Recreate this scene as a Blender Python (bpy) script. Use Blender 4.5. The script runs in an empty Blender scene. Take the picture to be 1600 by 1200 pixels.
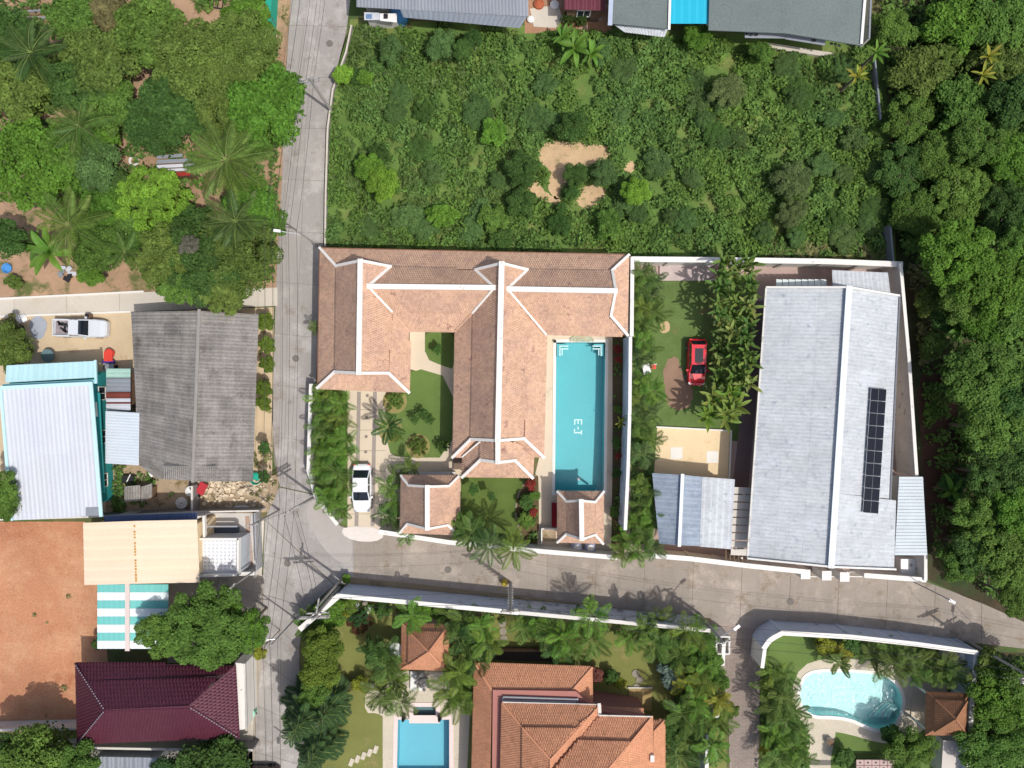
import bpy, bmesh, math, random
import numpy as np
from mathutils import Vector, Matrix
from mathutils.geometry import tessellate_polygon
random.seed(7); rng = np.random.default_rng(7)
C = bpy.context.scene.collection
SC = bpy.context.scene
# ------------------------------------------------------------ camera, light
CAM_H = 68.0; PX = 0.062
cd = bpy.data.cameras.new('drone_camera'); cam = bpy.data.objects.new('drone_camera', cd); C.objects.link(cam)
cam.location = (0, 0, CAM_H); cam.rotation_euler = (0, 0, 0)
cd.sensor_width = 36; cd.angle = 2*math.atan(800*PX/CAM_H); cd.clip_end = 2000; cd.clip_start = 1
SC.camera = cam
SUN = Vector((0.46, -0.33, 1.0)).normalized()
EL = math.asin(SUN.z); AZ = math.atan2(SUN.x, SUN.y)
w = bpy.data.worlds.new("World"); SC.world = w; w.use_nodes = True
nt = w.node_tree; nt.nodes.clear()
sky = nt.nodes.new('ShaderNodeTexSky'); sky.sky_type = 'NISHITA'; sky.sun_disc = False
sky.sun_elevation = EL; sky.sun_rotation = AZ; sky.air_density = 0.9; sky.dust_density = 3.5; sky.ozone_density = .6
bg = nt.nodes.new('ShaderNodeBackground'); bg.inputs[1].default_value = 0.145
wo = nt.nodes.new('ShaderNodeOutputWorld')
nt.links.new(sky.outputs[0], bg.inputs[0]); nt.links.new(bg.outputs[0], wo.inputs[0])
sl = bpy.data.lights.new('sun', 'SUN'); sl.energy = 3.3; sl.angle = math.radians(0.6); sl.color = (1, .965, .91)
so = bpy.data.objects.new('sun', sl); C.objects.link(so); so.rotation_euler = SUN.to_track_quat('Z', 'Y').to_euler()
so.location = SUN*60
SC.view_settings.view_transform = 'Standard'; SC.view_settings.look = 'None'
SC.view_settings.exposure = -0.08; SC.view_settings.gamma = 1
SC.cycles.max_bounces = 5; SC.cycles.transparent_max_bounces = 12
# ------------------------------------------------------------ helpers
def W(px, py, z=0.0):
    k = (CAM_H - z)/CAM_H*PX
    return Vector(((px-800)*k, (600-py)*k, z))
def WP(pts, z=0.0): return [W(p[0], p[1], p[2] if len(p) > 2 else z) for p in pts]
def lin(c):
    c = c/255.0
    return c/12.92 if c <= .04045 else ((c+.055)/1.055)**2.4
def A(r, g, b, k=1.12): return (lin(r)/k, lin(g)/k, lin(b)/k, 1)
def tag(o, label=None, cat=None, group=None, kind=None):
    if label: o['label'] = label
    if cat: o['category'] = cat
    if group: o['group'] = group
    if kind: o['kind'] = kind
    return o
def thing(name, label, cat, loc=(0, 0, 0), rz=0, group=None):
    o = bpy.data.objects.new(name, None); C.objects.link(o); o.empty_display_size = .3
    o.location = loc; o.rotation_euler = (0, 0, rz)
    return tag(o, label, cat, group)
class MB:
    def __init__(s): s.v = []; s.f = []; s.m = []; s.sm = False
    def add(s, vs, fs, mi=0):
        n = len(s.v); s.v += [tuple(v) for v in vs]; s.f += [tuple(i+n for i in f) for f in fs]; s.m += [mi]*len(fs); return s
    def box(s, c, d, rz=0, mi=0, tilt=None):
        hx, hy, hz = d[0]/2, d[1]/2, d[2]/2
        R = Matrix.Rotation(rz, 3, 'Z')
        if tilt is not None: R = R @ Matrix.Rotation(tilt, 3, 'Y')
        vs = [Vector(c)+R@Vector((x*hx, y*hy, z*hz)) for x in (-1, 1) for y in (-1, 1) for z in (-1, 1)]
        return s.add(vs, [(0, 1, 3, 2), (4, 6, 7, 5), (0, 4, 5, 1), (2, 3, 7, 6), (0, 2, 6, 4), (1, 5, 7, 3)], mi)
    def beam(s, p, q, wd, th, mi=0, up=Vector((0, 0, 1))):
        p = Vector(p); q = Vector(q); d = (q-p)
        if d.length < 1e-6: return s
        d.normalize(); a = d.cross(up)
        if a.length < 1e-4: a = d.cross(Vector((1, 0, 0)))
        a.normalize(); n = a.cross(d).normalized()
        vs = []
        for e in (p, q):
            for x, y in ((-1, -1), (1, -1), (1, 1), (-1, 1)): vs.append(e+a*x*wd/2+n*y*th/2)
        return s.add(vs, [(0, 1, 2, 3), (7, 6, 5, 4), (0, 4, 5, 1), (1, 5, 6, 2), (2, 6, 7, 3), (3, 7, 4, 0)], mi)
    def prism(s, pts, z0, z1, mi=0, bottom=False):
        pts = [Vector((p[0], p[1], 0)) for p in pts]
        ar = sum(pts[i].x*pts[(i+1) % len(pts)].y-pts[(i+1) % len(pts)].x*pts[i].y for i in range(len(pts)))
        if ar < 0: pts = pts[::-1]
        n = len(pts)
        vs = [(p.x, p.y, z0) for p in pts]+[(p.x, p.y, z1) for p in pts]
        fs = [(i, (i+1) % n, (i+1) % n+n, i+n) for i in range(n)]
        if n <= 4: fs.append(tuple(range(n, 2*n)))
        else:
            for t in tessellate_polygon([pts]):
                t = tuple(t)
                a, b, c = (pts[i] for i in t)
                if (b-a).cross(c-a).z < 0: t = t[::-1]
                fs.append(tuple(i+n for i in t))
        return s.add(vs, fs, mi)
    def slab(s, pts, th, mi=0):            # thick plate following a planar 3d polygon (pts counter-clockwise from above)
        P = [Vector(p) for p in pts]
        nrm = pnormal(P); n = len(P)
        if nrm.z < 0: P = P[::-1]; nrm = -nrm
        vs = P+[p-Vector((0, 0, th)) for p in P]
        fs = []
        if n <= 4: fs += [tuple(range(n)), tuple(range(2*n-1, n-1, -1))]
        else:
            for t in tessellate_polygon([P]):
                t = tuple(t)
                a, b, c = (P[i] for i in t)
                if (b-a).cross(c-a).z < 0: t = t[::-1]
                fs += [t, tuple(i+n for i in t[::-1])]
        fs += [(i+n, (i+1) % n+n, (i+1) % n, i) for i in range(n)]
        return s.add(vs, fs, mi)
    def tube(s, p, q, r, r2=None, n=8, mi=0, caps=True):
        p = Vector(p); q = Vector(q); r2 = r if r2 is None else r2
        d = (q-p).normalized(); a = d.cross(Vector((0, 0, 1)))
        if a.length < 1e-3: a = Vector((1, 0, 0))
        a.normalize(); b = d.cross(a)
        vs = [p+(a*math.cos(t)+b*math.sin(t))*r for t in [2*math.pi*i/n for i in range(n)]]
        vs += [q+(a*math.cos(t)+b*math.sin(t))*r2 for t in [2*math.pi*i/n for i in range(n)]]
        fs = [(i, i+n, (i+1) % n+n, (i+1) % n) for i in range(n)]
        if caps: fs += [tuple(range(n)), tuple(range(2*n-1, n-1, -1))]
        return s.add(vs, fs, mi)
    def lathe(s, prof, c=(0, 0, 0), n=20, mi=0):
        vs = []
        for r, z in prof:
            vs += [(c[0]+r*math.cos(2*math.pi*i/n), c[1]+r*math.sin(2*math.pi*i/n), c[2]+z) for i in range(n)]
        fs = []
        for k in range(len(prof)-1):
            fs += [(k*n+i, k*n+(i+1) % n, (k+1)*n+(i+1) % n, (k+1)*n+i) for i in range(n)]
        fs += [tuple(range((len(prof)-1)*n, len(prof)*n))]
        return s.add(vs, fs, mi)
    def build(s, name, mats, parent=None, smooth=False, **k):
        me = bpy.data.meshes.new(name); me.from_pydata(s.v, [], s.f)
        mats = mats if isinstance(mats, (list, tuple)) else [mats]
        for m in mats: me.materials.append(m)
        if len(mats) > 1: me.polygons.foreach_set('material_index', s.m)
        if smooth: me.polygons.foreach_set('use_smooth', [True]*len(s.f))
        o = bpy.data.objects.new(name, me); C.objects.link(o)
        if parent: o.parent = parent
        return tag(o, **k)
def pnormal(P):
    n = Vector((0, 0, 0))
    for i in range(len(P)):
        a = P[i]; b = P[(i+1) % len(P)]
        n += Vector(((a.y-b.y)*(a.z+b.z), (a.z-b.z)*(a.x+b.x), (a.x-b.x)*(a.y+b.y)))
    return n.normalized()
def np_mesh(name, verts, faces_n, idx, mat):   # verts (N,3), every face with faces_n corners
    me = bpy.data.meshes.new(name)
    nf = len(idx)//faces_n
    me.vertices.add(len(verts)); me.vertices.foreach_set('co', np.asarray(verts, dtype=np.float32).ravel())
    me.loops.add(len(idx)); me.loops.foreach_set('vertex_index', np.asarray(idx, dtype=np.int32))
    me.polygons.add(nf); me.polygons.foreach_set('loop_start', np.arange(nf, dtype=np.int32)*faces_n)
    me.update(calc_edges=True); me.materials.append(mat)
    return me
def mo(name, me, parent=None, **k):
    o = bpy.data.objects.new(name, me); C.objects.link(o)
    if parent: o.parent = parent
    return tag(o, **k)
def inpoly(x, y, poly):
    x = np.asarray(x); y = np.asarray(y); r = np.zeros(x.shape, bool); n = len(poly)
    for i in range(n):
        x1, y1 = poly[i][0], poly[i][1]; x2, y2 = poly[(i+1) % n][0], poly[(i+1) % n][1]
        if y1 == y2: continue
        c = ((y1 > y) != (y2 > y)) & (x < (x2-x1)*(y-y1)/(y2-y1)+x1)
        r ^= c
    return r
def smooth_loop(pts, it=2, closed=True):
    for _ in range(it):
        q = []; n = len(pts)
        for i in range(n if closed else n-1):
            a = pts[i]; b = pts[(i+1) % n]
            q += [(a[0]*.75+b[0]*.25, a[1]*.75+b[1]*.25), (a[0]*.25+b[0]*.75, a[1]*.25+b[1]*.75)]
        pts = q if closed else [pts[0]]+q+[pts[-1]]
    return pts
# ------------------------------------------------------------ materials
MATS = {}
def M(name, col, var=.12, scale=.5, rough=.85, bump=0.0, bscale=12, col2=None, c2t=.55, c2w=.15, c2scale=.25, metal=0, isl=0.0,
      fine=.08, fscale=9, spec=.3, streak=None, objcol=False, coat=0, tr=0, wear=None):
    if name in MATS: return MATS[name]
    m = bpy.data.materials.new(name); m.use_nodes = True; MATS[name] = m
    nt = m.node_tree; N = nt.nodes; L = nt.links; N.clear()
    out = N.new('ShaderNodeOutputMaterial'); bs = N.new('ShaderNodeBsdfPrincipled')
    bs.inputs['Roughness'].default_value = rough; bs.inputs['Metallic'].default_value = metal
    bs.inputs['Specular IOR Level'].default_value = spec
    if coat: bs.inputs['Coat Weight'].default_value = coat; bs.inputs['Coat Roughness'].default_value = .05
    geo = N.new('ShaderNodeNewGeometry'); pos = geo.outputs['Position']
    def noise(sc, det=4, vec=pos, ro=.6):
        n = N.new('ShaderNodeTexNoise'); n.inputs['Scale'].default_value = sc; n.inputs['Detail'].default_value = det
        n.inputs['Roughness'].default_value = ro; L.new(vec, n.inputs['Vector']); return n.outputs['Fac']
    def mp(v, a, b, lo, hi):
        r = N.new('ShaderNodeMapRange'); r.inputs[1].default_value = a; r.inputs[2].default_value = b
        r.inputs[3].default_value = lo; r.inputs[4].default_value = hi; L.new(v, r.inputs[0]); return r.outputs[0]
    def mul(a, b):
        n = N.new('ShaderNodeMath'); n.operation = 'MULTIPLY'; L.new(a, n.inputs[0]); L.new(b, n.inputs[1]); return n.outputs[0]
    base = None
    rgb = N.new('ShaderNodeRGB'); rgb.outputs[0].default_value = col; base = rgb.outputs[0]
    if objcol:
        oi = N.new('ShaderNodeObjectInfo'); mx = N.new('ShaderNodeMix'); mx.data_type = 'RGBA'; mx.blend_type = 'MULTIPLY'
        mx.inputs[0].default_value = 1; L.new(base, mx.inputs[6]); L.new(oi.outputs['Color'], mx.inputs[7]); base = mx.outputs[2]
    def mixc(fac, b, c2):
        mx = N.new('ShaderNodeMix'); mx.data_type = 'RGBA'; L.new(fac, mx.inputs[0]); L.new(b, mx.inputs[6])
        mx.inputs[7].default_value = c2; return mx.outputs[2]
    if col2: base = mixc(mp(noise(c2scale, 6, ro=.7), c2t-c2w/2, c2t+c2w/2, 0, 1), base, col2)
    if wear:   # (colour, scale, threshold, width)
        base = mixc(mp(noise(wear[1], 5, ro=.75), wear[2], wear[2]+wear[3], 0, 1), base, wear[0])
    if streak:  # (angle, stretch, amount)
        ang, st, am = streak
        mpn = N.new('ShaderNodeMapping'); mpn.inputs['Rotation'].default_value = (0, 0, ang); mpn.inputs['Scale'].default_value = (1, st, 1)
        L.new(pos, mpn.inputs[0]); sv = mp(noise(1.3, 6, mpn.outputs[0], .75), .3, .7, 1-am, 1+am)
    f = mul(mp(noise(scale, 5), .3, .7, 1-var, 1+var), mp(noise(fscale, 3, ro=.7), .25, .75, 1-fine, 1+fine))
    if streak: f = mul(f, sv)
    if isl: f = mul(f, mp(geo.outputs['Random Per Island'], 0, 1, 1-isl, 1+isl))
    vm = N.new('ShaderNodeVectorMath'); vm.operation = 'SCALE'; L.new(base, vm.inputs[0]); L.new(f, vm.inputs['Scale'])
    L.new(vm.outputs[0], bs.inputs['Base Color'])
    if bump:
        bn = N.new('ShaderNodeBump'); bn.inputs['Strength'].default_value = bump; bn.inputs['Distance'].default_value = .05
        L.new(noise(bscale, 4), bn.inputs['Height']); L.new(bn.outputs[0], bs.inputs['Normal'])
    if tr:
        td = N.new('ShaderNodeBsdfTranslucent'); L.new(vm.outputs[0], td.inputs[0])
        mxs = N.new('ShaderNodeMixShader'); mxs.inputs[0].default_value = tr
        L.new(bs.outputs[0], mxs.inputs[1]); L.new(td.outputs[0], mxs.inputs[2]); L.new(mxs.outputs[0], out.inputs[0])
    else: L.new(bs.outputs[0], out.inputs[0])
    return m
def water_mat(name, tint, wave=3.0, amt=.12, rough=.06, dist=.3, det=4, ior=1.33):
    m = bpy.data.materials.new(name); m.use_nodes = True; nt = m.node_tree; N = nt.nodes; L = nt.links; N.clear()
    out = N.new('ShaderNodeOutputMaterial'); t = N.new('ShaderNodeBsdfTransparent'); t.inputs[0].default_value = tint
    g = N.new('ShaderNodeBsdfGlossy'); g.inputs['Roughness'].default_value = rough
    mx = N.new('ShaderNodeMixShader'); fr = N.new('ShaderNodeFresnel'); fr.inputs[0].default_value = ior
    n = N.new('ShaderNodeTexNoise'); n.inputs['Scale'].default_value = wave; n.inputs['Detail'].default_value = det; n.inputs['Distortion'].default_value = .4
    geo = N.new('ShaderNodeNewGeometry'); L.new(geo.outputs['Position'], n.inputs['Vector'])
    b = N.new('ShaderNodeBump'); b.inputs['Strength'].default_value = amt; b.inputs['Distance'].default_value = dist
    L.new(n.outputs[0], b.inputs['Height']); L.new(b.outputs[0], g.inputs['Normal']); L.new(b.outputs[0], fr.inputs['Normal'])
    L.new(fr.outputs[0], mx.inputs[0]); L.new(t.outputs[0], mx.inputs[1]); L.new(g.outputs[0], mx.inputs[2])
    L.new(mx.outputs[0], out.inputs[0]); return m
m_soil = M('orchard_soil', A(178, 146, 118), .18, .3, bump=.4, col2=A(96, 104, 58), c2t=.56, c2w=.12, c2scale=.35, wear=(A(120, 95, 75), .8, .6, .1))
m_ground = M('ground_soil', A(120, 112, 75), .2, .2, bump=.4, col2=A(70, 92, 45), c2t=.48, c2w=.2, c2scale=.2)
m_sand = M('sand_yard', A(205, 184, 152), .1, .35, bump=.3, wear=(A(178, 150, 118), .5, .58, .15))
m_lotg = M('lot_grass', A(96, 124, 58), .25, .4, bump=.5, fine=.25, col2=A(128, 134, 74), c2t=.58, c2w=.15, c2scale=.18, wear=(A(150, 125, 80), .35, .66, .1))
m_bare = M('bare_earth', A(202, 172, 134), .12, .6, bump=.4, fine=.18, wear=(A(138, 140, 84), .8, .56, .12))
m_forest = M('forest_floor', A(78, 66, 48), .3, .4, bump=.5, col2=A(52, 68, 34), c2t=.5, c2w=.2, c2scale=.3)
m_red = M('red_dirt', A(190, 134, 100), .12, .12, bump=.5, bscale=8, fine=.2, fscale=5, streak=(.3, .2, .06), col2=A(204, 156, 120), c2t=.55, c2w=.2, wear=(A(164, 100, 68), .2, .55, .18))
m_rubble = M('rubble_ground', A(172, 152, 126), .2, .6, bump=.6, fine=.2, wear=(A(118, 104, 70), .5, .52, .12))
m_lawn = M('lawn', A(100, 124, 62), .12, .3, bump=.5, bscale=25, fine=.16, fscale=14, wear=(A(120, 136, 76), .35, .55, .2))
m_lawn2 = M('lawn_dry', A(122, 126, 68), .14, .3, bump=.5, bscale=25, fine=.2, fscale=12, wear=(A(150, 138, 92), .4, .58, .15))
m_lawn3 = M('lawn_rough', A(98, 120, 64), .2, .4, bump=.5, fine=.22, wear=(A(142, 122, 82), .45, .6, .12))
m_conc = M('road_concrete', A(164, 159, 154), .07, .22, bump=.25, bscale=20, fine=.07, fscale=7, objcol=True, streak=(0, .05, .07), col2=A(182, 177, 172), c2t=.56, c2w=.12, c2scale=.35, wear=(A(146, 137, 128), .5, .56, .12), isl=.0)
m_concb = M('road_concrete_warm', A(158, 148, 137), .08, .25, bump=.3, bscale=20, fine=.1, fscale=7, objcol=True, streak=(math.pi/2-.12, .05, .06), col2=A(178, 166, 154), c2t=.58, c2w=.12, c2scale=.35, wear=(A(138, 124, 106), .55, .54, .14))
m_joint = M('joint_fill', A(138, 128, 118), .1, .5)
m_lane = M('lane_concrete', A(206, 198, 184), .05, .3, bump=.2, wear=(A(190, 178, 160), .3, .55, .2), objcol=True)
m_white = M('white_paint', A(234, 231, 224), .04, .4, .6, fine=.05, wear=(A(176, 172, 162), 1.6, .62, .08))
m_whitew = M('white_wall_weathered', A(220, 216, 208), .08, .6, .8, fine=.08, wear=(A(128, 122, 112), 1.3, .58, .1))
m_bluew = M('pale_blue_wall', A(188, 200, 220), .08, .6, .8, wear=(A(128, 134, 146), 1.0, .58, .12))
m_cream = M('cream_paving', A(216, 201, 178), .05, .3, bump=.15, fine=.06, wear=(A(196, 178, 152), .4, .6, .15))
m_cream2 = M('cream_patio', A(236, 212, 172), .04, .3, bump=.1, wear=(A(222, 190, 145), .5, .58, .15))
m_deck = M('stone_deck', A(204, 194, 174), .08, .5, bump=.2, fine=.12, fscale=5)
m_mauve = M('mauve_paving', A(186, 162, 154), .07, .5, bump=.2, fine=.08)
m_brickp = M('brick_paver', A(164, 150, 140), .1, .3, bump=.2, isl=.07, fine=.1)
m_tile = M('terracotta_tile', A(211, 173, 146), .09, .35, .85, isl=.11, fine=.12, fscale=6, col2=A(200, 164, 142), c2t=.52, c2w=.1, c2scale=.5, wear=(A(150, 116, 104), .7, .6, .1))
m_tile2 = M('orange_tile', A(206, 146, 112), .08, .35, .8, isl=.10, fine=.1, wear=(A(158, 102, 72), .5, .6, .15))
m_tile3 = M('brown_tile', A(158, 112, 82), .08, .35, .8, isl=.10, fine=.1)
m_under = M('roof_underlay', A(140, 100, 80), .1, .5)
m_oldroof = M('old_fibre_sheet', A(140, 136, 131), .2, .4, .9, fine=.26, fscale=5, objcol=True, streak=(0, .12, .22), wear=(A(96, 90, 84), .6, .55, .2))
m_zinc = M('painted_steel_sheet', A(196, 201, 205), .06, .4, .7, fine=.10, fscale=3.5, objcol=True, streak=(0, 5, .14), col2=A(186, 190, 194), c2t=.5, c2w=.2, c2scale=.5, wear=(A(152, 162, 174), 1.4, .56, .14), spec=.5)
m_zincw = M('white_steel_sheet', A(204, 208, 216), .03, .4, .5, objcol=True, streak=(0.07, .1, .05), spec=.4)
m_cyan = M('pale_cyan_sheet', A(196, 236, 240), .03, .4, .5, objcol=True, spec=.4)
m_creamr = M('cream_steel_sheet', A(238, 216, 188), .02, .3, .5, objcol=True, spec=.3)
m_maroon = M('maroon_tile', A(88, 40, 56), .05, .3, .5, isl=.08, fine=.06, spec=.4)
m_teal = M('teal_paint', A(120, 200, 194), .05, .4, .6, objcol=True)
m_tealw = M('dark_teal_wall', A(50, 150, 150), .08, .5, .7)
m_brightcy = M('turquoise_sheet', A(20, 178, 208), .04, .3, .5, spec=.4)
m_greyroof = M('grey_green_shingle', A(112, 122, 120), .07, .5, .9, fine=.2, fscale=7)
m_greysheet = M('grey_blue_sheet', A(140, 146, 154), .06, .4, .6, fine=.08, objcol=True)
m_rust = M('rusty_sheet', A(120, 62, 52), .2, .8, .8)
m_dark = M('dark_metal', A(46, 46, 50), .05, 1, .5)
m_black = M('black_rubber', A(28, 28, 30), .05, 1, .8)
m_glass = M('window_glass', A(40, 52, 62), .02, 1, .08, spec=.8)
m_carglass = M('car_glass', A(30, 36, 44), .02, 1, .05, spec=.8)
m_solar = M('solar_cell', A(20, 24, 38), .04, 1, .3, spec=.25)
m_alu = M('aluminium', A(190, 192, 196), .03, 1, .4, metal=.6)
m_carw = M('white_car_paint', A(240, 242, 244), .01, .3, .25, fine=0, coat=.8)
m_cars = M('silver_car_paint', A(214, 218, 224), .01, .3, .3, fine=0, coat=.8)
m_carr = M('red_car_paint', A(226, 30, 54), .01, .3, .25, fine=0, coat=.9)
m_redp = M('red_plastic', A(226, 74, 60), .03, 1, .5)
m_bluep = M('blue_plastic', A(84, 150, 210), .04, 1, .5)
m_poleC = M('pole_concrete', A(170, 166, 160), .08, 2, .9)
m_wire = M('black_cable', A(64, 62, 66), .02, 1, .7)
m_wood = M('weathered_wood', A(124, 100, 80), .15, 2, .9)
m_trunk = M('bark', A(120, 108, 92), .15, 2, .95, bump=.4)
m_poolt = M('teal_pool_tile', A(100, 192, 200), .04, .3, .5, fine=.07, fscale=8)
m_pool2 = M('blue_pool_tile', A(112, 190, 208), .04, .3, .5, fine=.06, fscale=8)
m_pool3 = M('aqua_pool_tile', A(184, 234, 234), .03, .3, .5, fine=.06, fscale=8)
m_spa = M('grey_green_tile', A(98, 130, 132), .05, .5, .5)
m_pooltd = M('mosaic_tile', A(170, 190, 176), .15, 2, .5, fine=.3, fscale=8)
m_pinkrim = M('pink_stone', A(232, 214, 208), .04, .6, .7)
m_water = water_mat('pool_water', (.95, .98, .985, 1), 2.2, .10)
m_water3 = water_mat('pool_water_rippled', (.97, .99, .99, 1), 3.6, .8, .12, .2, 2)
m_greenn = M('green_net', A(40, 165, 140), .08, .6, .7)
m_rock = M('boulder', A(150, 142, 128), .12, 1.5, .9, bump=.6)
m_clay = M('clay', A(176, 96, 66), .06, 1, .8)
m_plast = M('white_plastic', A(236, 236, 234), .02, 1, .4)
# leaves
LG = (1, 1, 1, 1)
m_leaf = M('leaf', (1, 1, 1, 1), .28, .55, .65, isl=.34, fine=.0, objcol=True, tr=.32, spec=.16)
m_frond = M('palm_leaf', (1, 1, 1, 1), .18, .8, .55, isl=.25, fine=.1, fscale=3, objcol=True, tr=.26, spec=.22)
m_rachis = M('frond_midrib', (.17, .24, .06, 1), .1, 1, .6)
m_weed = M('weed_leaf', (.12, .21, .04, 1), .22, .16, .7, isl=.42, fine=.15, fscale=1.2, tr=.22, col2=(.105, .195, .05, 1), c2t=.5, c2w=.2, c2scale=.12, spec=.12, wear=((.2, .25, .065, 1), .22, .6, .12))
m_weedy = M('dry_weed_leaf', (.2, .2, .075, 1), .3, .3, .6, isl=.35, fine=.15, fscale=1.2, tr=.2)
m_grassb = M('grass_blade', (.095, .16, .035, 1), .25, .3, .6, isl=.3, tr=.2)
m_flower = M('red_flower', A(206, 48, 44), .1, 1, .6, isl=.2)
# ------------------------------------------------------------ ground
def sheet(name, pts, z, mat, holes=(), smooth=0, **k):
    if smooth: pts = smooth_loop(pts, smooth)
    P = [Vector((p[0], p[1], 0)) for p in (WP(pts) if not isinstance(pts[0], Vector) else pts)]
    H = [[Vector((p[0], p[1], 0)) for p in h] for h in holes]
    allp = P+[p for h in H for p in h]; mb = MB(); fs = []
    for t in tessellate_polygon([P]+H):
        t = tuple(t); a, b, c = (allp[i] for i in t)
        if (b-a).cross(c-a).z < 0: t = t[::-1]
        fs.append(t)
    mb.add([(p.x, p.y, z) for p in allp], fs)
    k.setdefault('kind', 'structure')
    return mb.build(name, mat, **k)
POOL1 = WP([(869, 535), (946, 535), (943, 769), (867, 769)])
POOL2 = WP([(622, 1124), (702, 1124), (702, 1216), (620, 1216)])
SPA = WP([(646, 1104), (681, 1104), (681, 1123.2), (646, 1123.2)])
KID = smooth_loop([(1250, 1075), (1262, 1052), (1300, 1049), (1360, 1052), (1390, 1058), (1410, 1085), (1408, 1112), (1396, 1134), (1376, 1141), (1352, 1133), (1330, 1122), (1300, 1118), (1268, 1118), (1251, 1100)], 2)
POOL3 = WP(KID)
big = [Vector((x, y, 0)) for x, y in ((-400, -400), (400, -400), (400, 400), (-400, 400))]
sheet('ground', big, 0, m_ground, [POOL1, POOL2, SPA, POOL3])
sheet('orchard_ground', [(-400, -500), (455, -500), (455, 0), (440, 300), (432, 452), (-400, 478)], .004, m_soil)
sheet('sand_yard', [(-400, 492), (205, 488), (428, 480), (425, 760), (430, 800), (-400, 815)], .004, m_sand)
sheet('lot_ground', [(548, 30), (1380, 60), (1400, 410), (500, 390), (510, 160)], .004, m_lotg)
sheet('woodland_floor', [(1380, -300), (2400, -300), (2400, 1008), (1600, 975), (1448, 905), (1400, 400)], .004, m_forest)
sheet('woodland_floor_south', [(1526, 1018), (2400, 1040), (2400, 1700), (1518, 1700)], .004, m_forest)
sheet('yard_north', [(820, -60), (955, -60), (955, 52), (820, 52)], .008, M('yard_earth', A(170, 130, 102), .12, .6, wear=(A(190, 178, 160), .5, .55, .1)))
def ragged(p, it=2, a=1.8): return [(x+random.uniform(-a, a), y+random.uniform(-a, a)) for x, y in smooth_loop(p, it+1)]
sheet('red_dirt_plot', [(-400, 815), (133, 815), (160, 905), (175, 1140), (-400, 1150)], .008, m_red)
sheet('rubble_yard', [(165, 722), (400, 745), (436, 742), (432, 800), (300, 802), (165, 806)], .008, m_rubble, smooth=0)
sheet('bare_patch', ragged([(838, 232), (868, 218), (915, 226), (952, 228), (955, 246), (915, 258), (888, 282), (874, 318), (856, 300), (862, 270), (842, 252)], 2), .008, m_bare)
sheet('bare_patch_small', ragged([(815, 285), (840, 280), (850, 300), (880, 312), (868, 322), (830, 302)], 2), .008, m_bare)
sheet('bare_patch_east', ragged([(905, 290), (940, 288), (950, 305), (920, 330), (900, 318)], 2), .008, m_bare)
sheet('bare_patch_north', ragged([(974, 255), (990, 250), (994, 266), (978, 272)], 2), .008, m_bare)
sheet('brown_patch', ragged([(1430, 590), (1470, 560), (1500, 640), (1500, 760), (1470, 860), (1450, 860), (1440, 700)], 2), .008, M('leaf_litter', A(82, 58, 48), .2, .6, bump=.5))
# roads: dark joint bed with slabs laid on it
def lerp2(a, b, t): return (a[0]+(b[0]-a[0])*t, a[1]+(b[1]-a[1])*t)
def resample(pl, step):
    segs = [math.dist(pl[i], pl[i+1]) for i in range(len(pl)-1)]; L = sum(segs); n = max(1, round(L/step)); out = []
    for k in range(n+1):
        d = L*k/n; i = 0
        while i < len(segs)-1 and d > segs[i]: d -= segs[i]; i += 1
        out.append(lerp2(pl[i], pl[i+1], min(1, d/segs[i])))
    return out
def slab_road(name, left, right, step, cols, mat, z=.004, th=.026, gap=.28, tint=.04):
    bed = sheet(name, left+right[::-1], z, m_joint)
    n = max(1, round(sum(math.dist(left[i], left[i+1]) for i in range(len(left)-1))/step))
    a = resample(left, sum(math.dist(left[i], left[i+1]) for i in range(len(left)-1))/n)
    b = resample(right, sum(math.dist(right[i], right[i+1]) for i in range(len(right)-1))/n)
    for k in range(min(len(a), len(b))-1):
        for c in range(cols):
            q = [lerp2(a[k], b[k], c/cols), lerp2(a[k], b[k], (c+1)/cols), lerp2(a[k+1], b[k+1], (c+1)/cols), lerp2(a[k+1], b[k+1], c/cols)]
            cx = sum(p[0] for p in q)/4; cy = sum(p[1] for p in q)/4
            q = [(p[0]+(cx-p[0])*gap/max(8, abs(p[0]-cx)), p[1]+(cy-p[1])*gap/max(8, abs(p[1]-cy))) for p in q]
            o = MB().prism(WP(q), z+.002, z+th+random.uniform(-.003, .003)).build('concrete_slab', mat, bed)
            s = 1+random.uniform(-tint, tint); o.color = (s, s, s, 1)
    return bed
slab_road('road', [(462, -120), (455, 0), (447, 100), (443, 200), (440, 300), (433, 400), (430, 480), (428, 560), (425, 650), (428, 720), (437, 760)],
          [(565, -120), (546, 0), (541, 60), (513, 160), (509, 250), (506, 380), (500, 480), (497, 560), (489, 650), (484, 720), (492, 772)], 78, 2, m_conc)
slab_road('road_south', [(414, 812), (411, 900), (411, 1000), (402, 1100), (396, 1200), (388, 1320)],
          [(522, 914), (466, 964), (468, 1010), (468, 1060), (480, 1200), (490, 1320)], 78, 2, m_conc)
sheet('road_junction', [(437, 761.5), (492, 773.5), (527, 820), (556, 830), (556, 913), (522, 912.5), (414, 811)], .028, m_conc)
sheet('forecourt_south', [(262, 898), (414, 898), (412, 1030), (262, 1036)], .01, M('forecourt_concrete', A(158, 150, 140), .1, .5, fine=.12, wear=(A(110, 100, 84), .6, .56, .15)))
sheet('roadside_concrete', [(368, 1030), (412, 1030), (404, 1110), (396, 1330), (368, 1330)], .012, M('roadside_grey', A(166, 156, 142), .08, .5, fine=.1, wear=(A(132, 118, 96), .6, .55, .15)))
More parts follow.
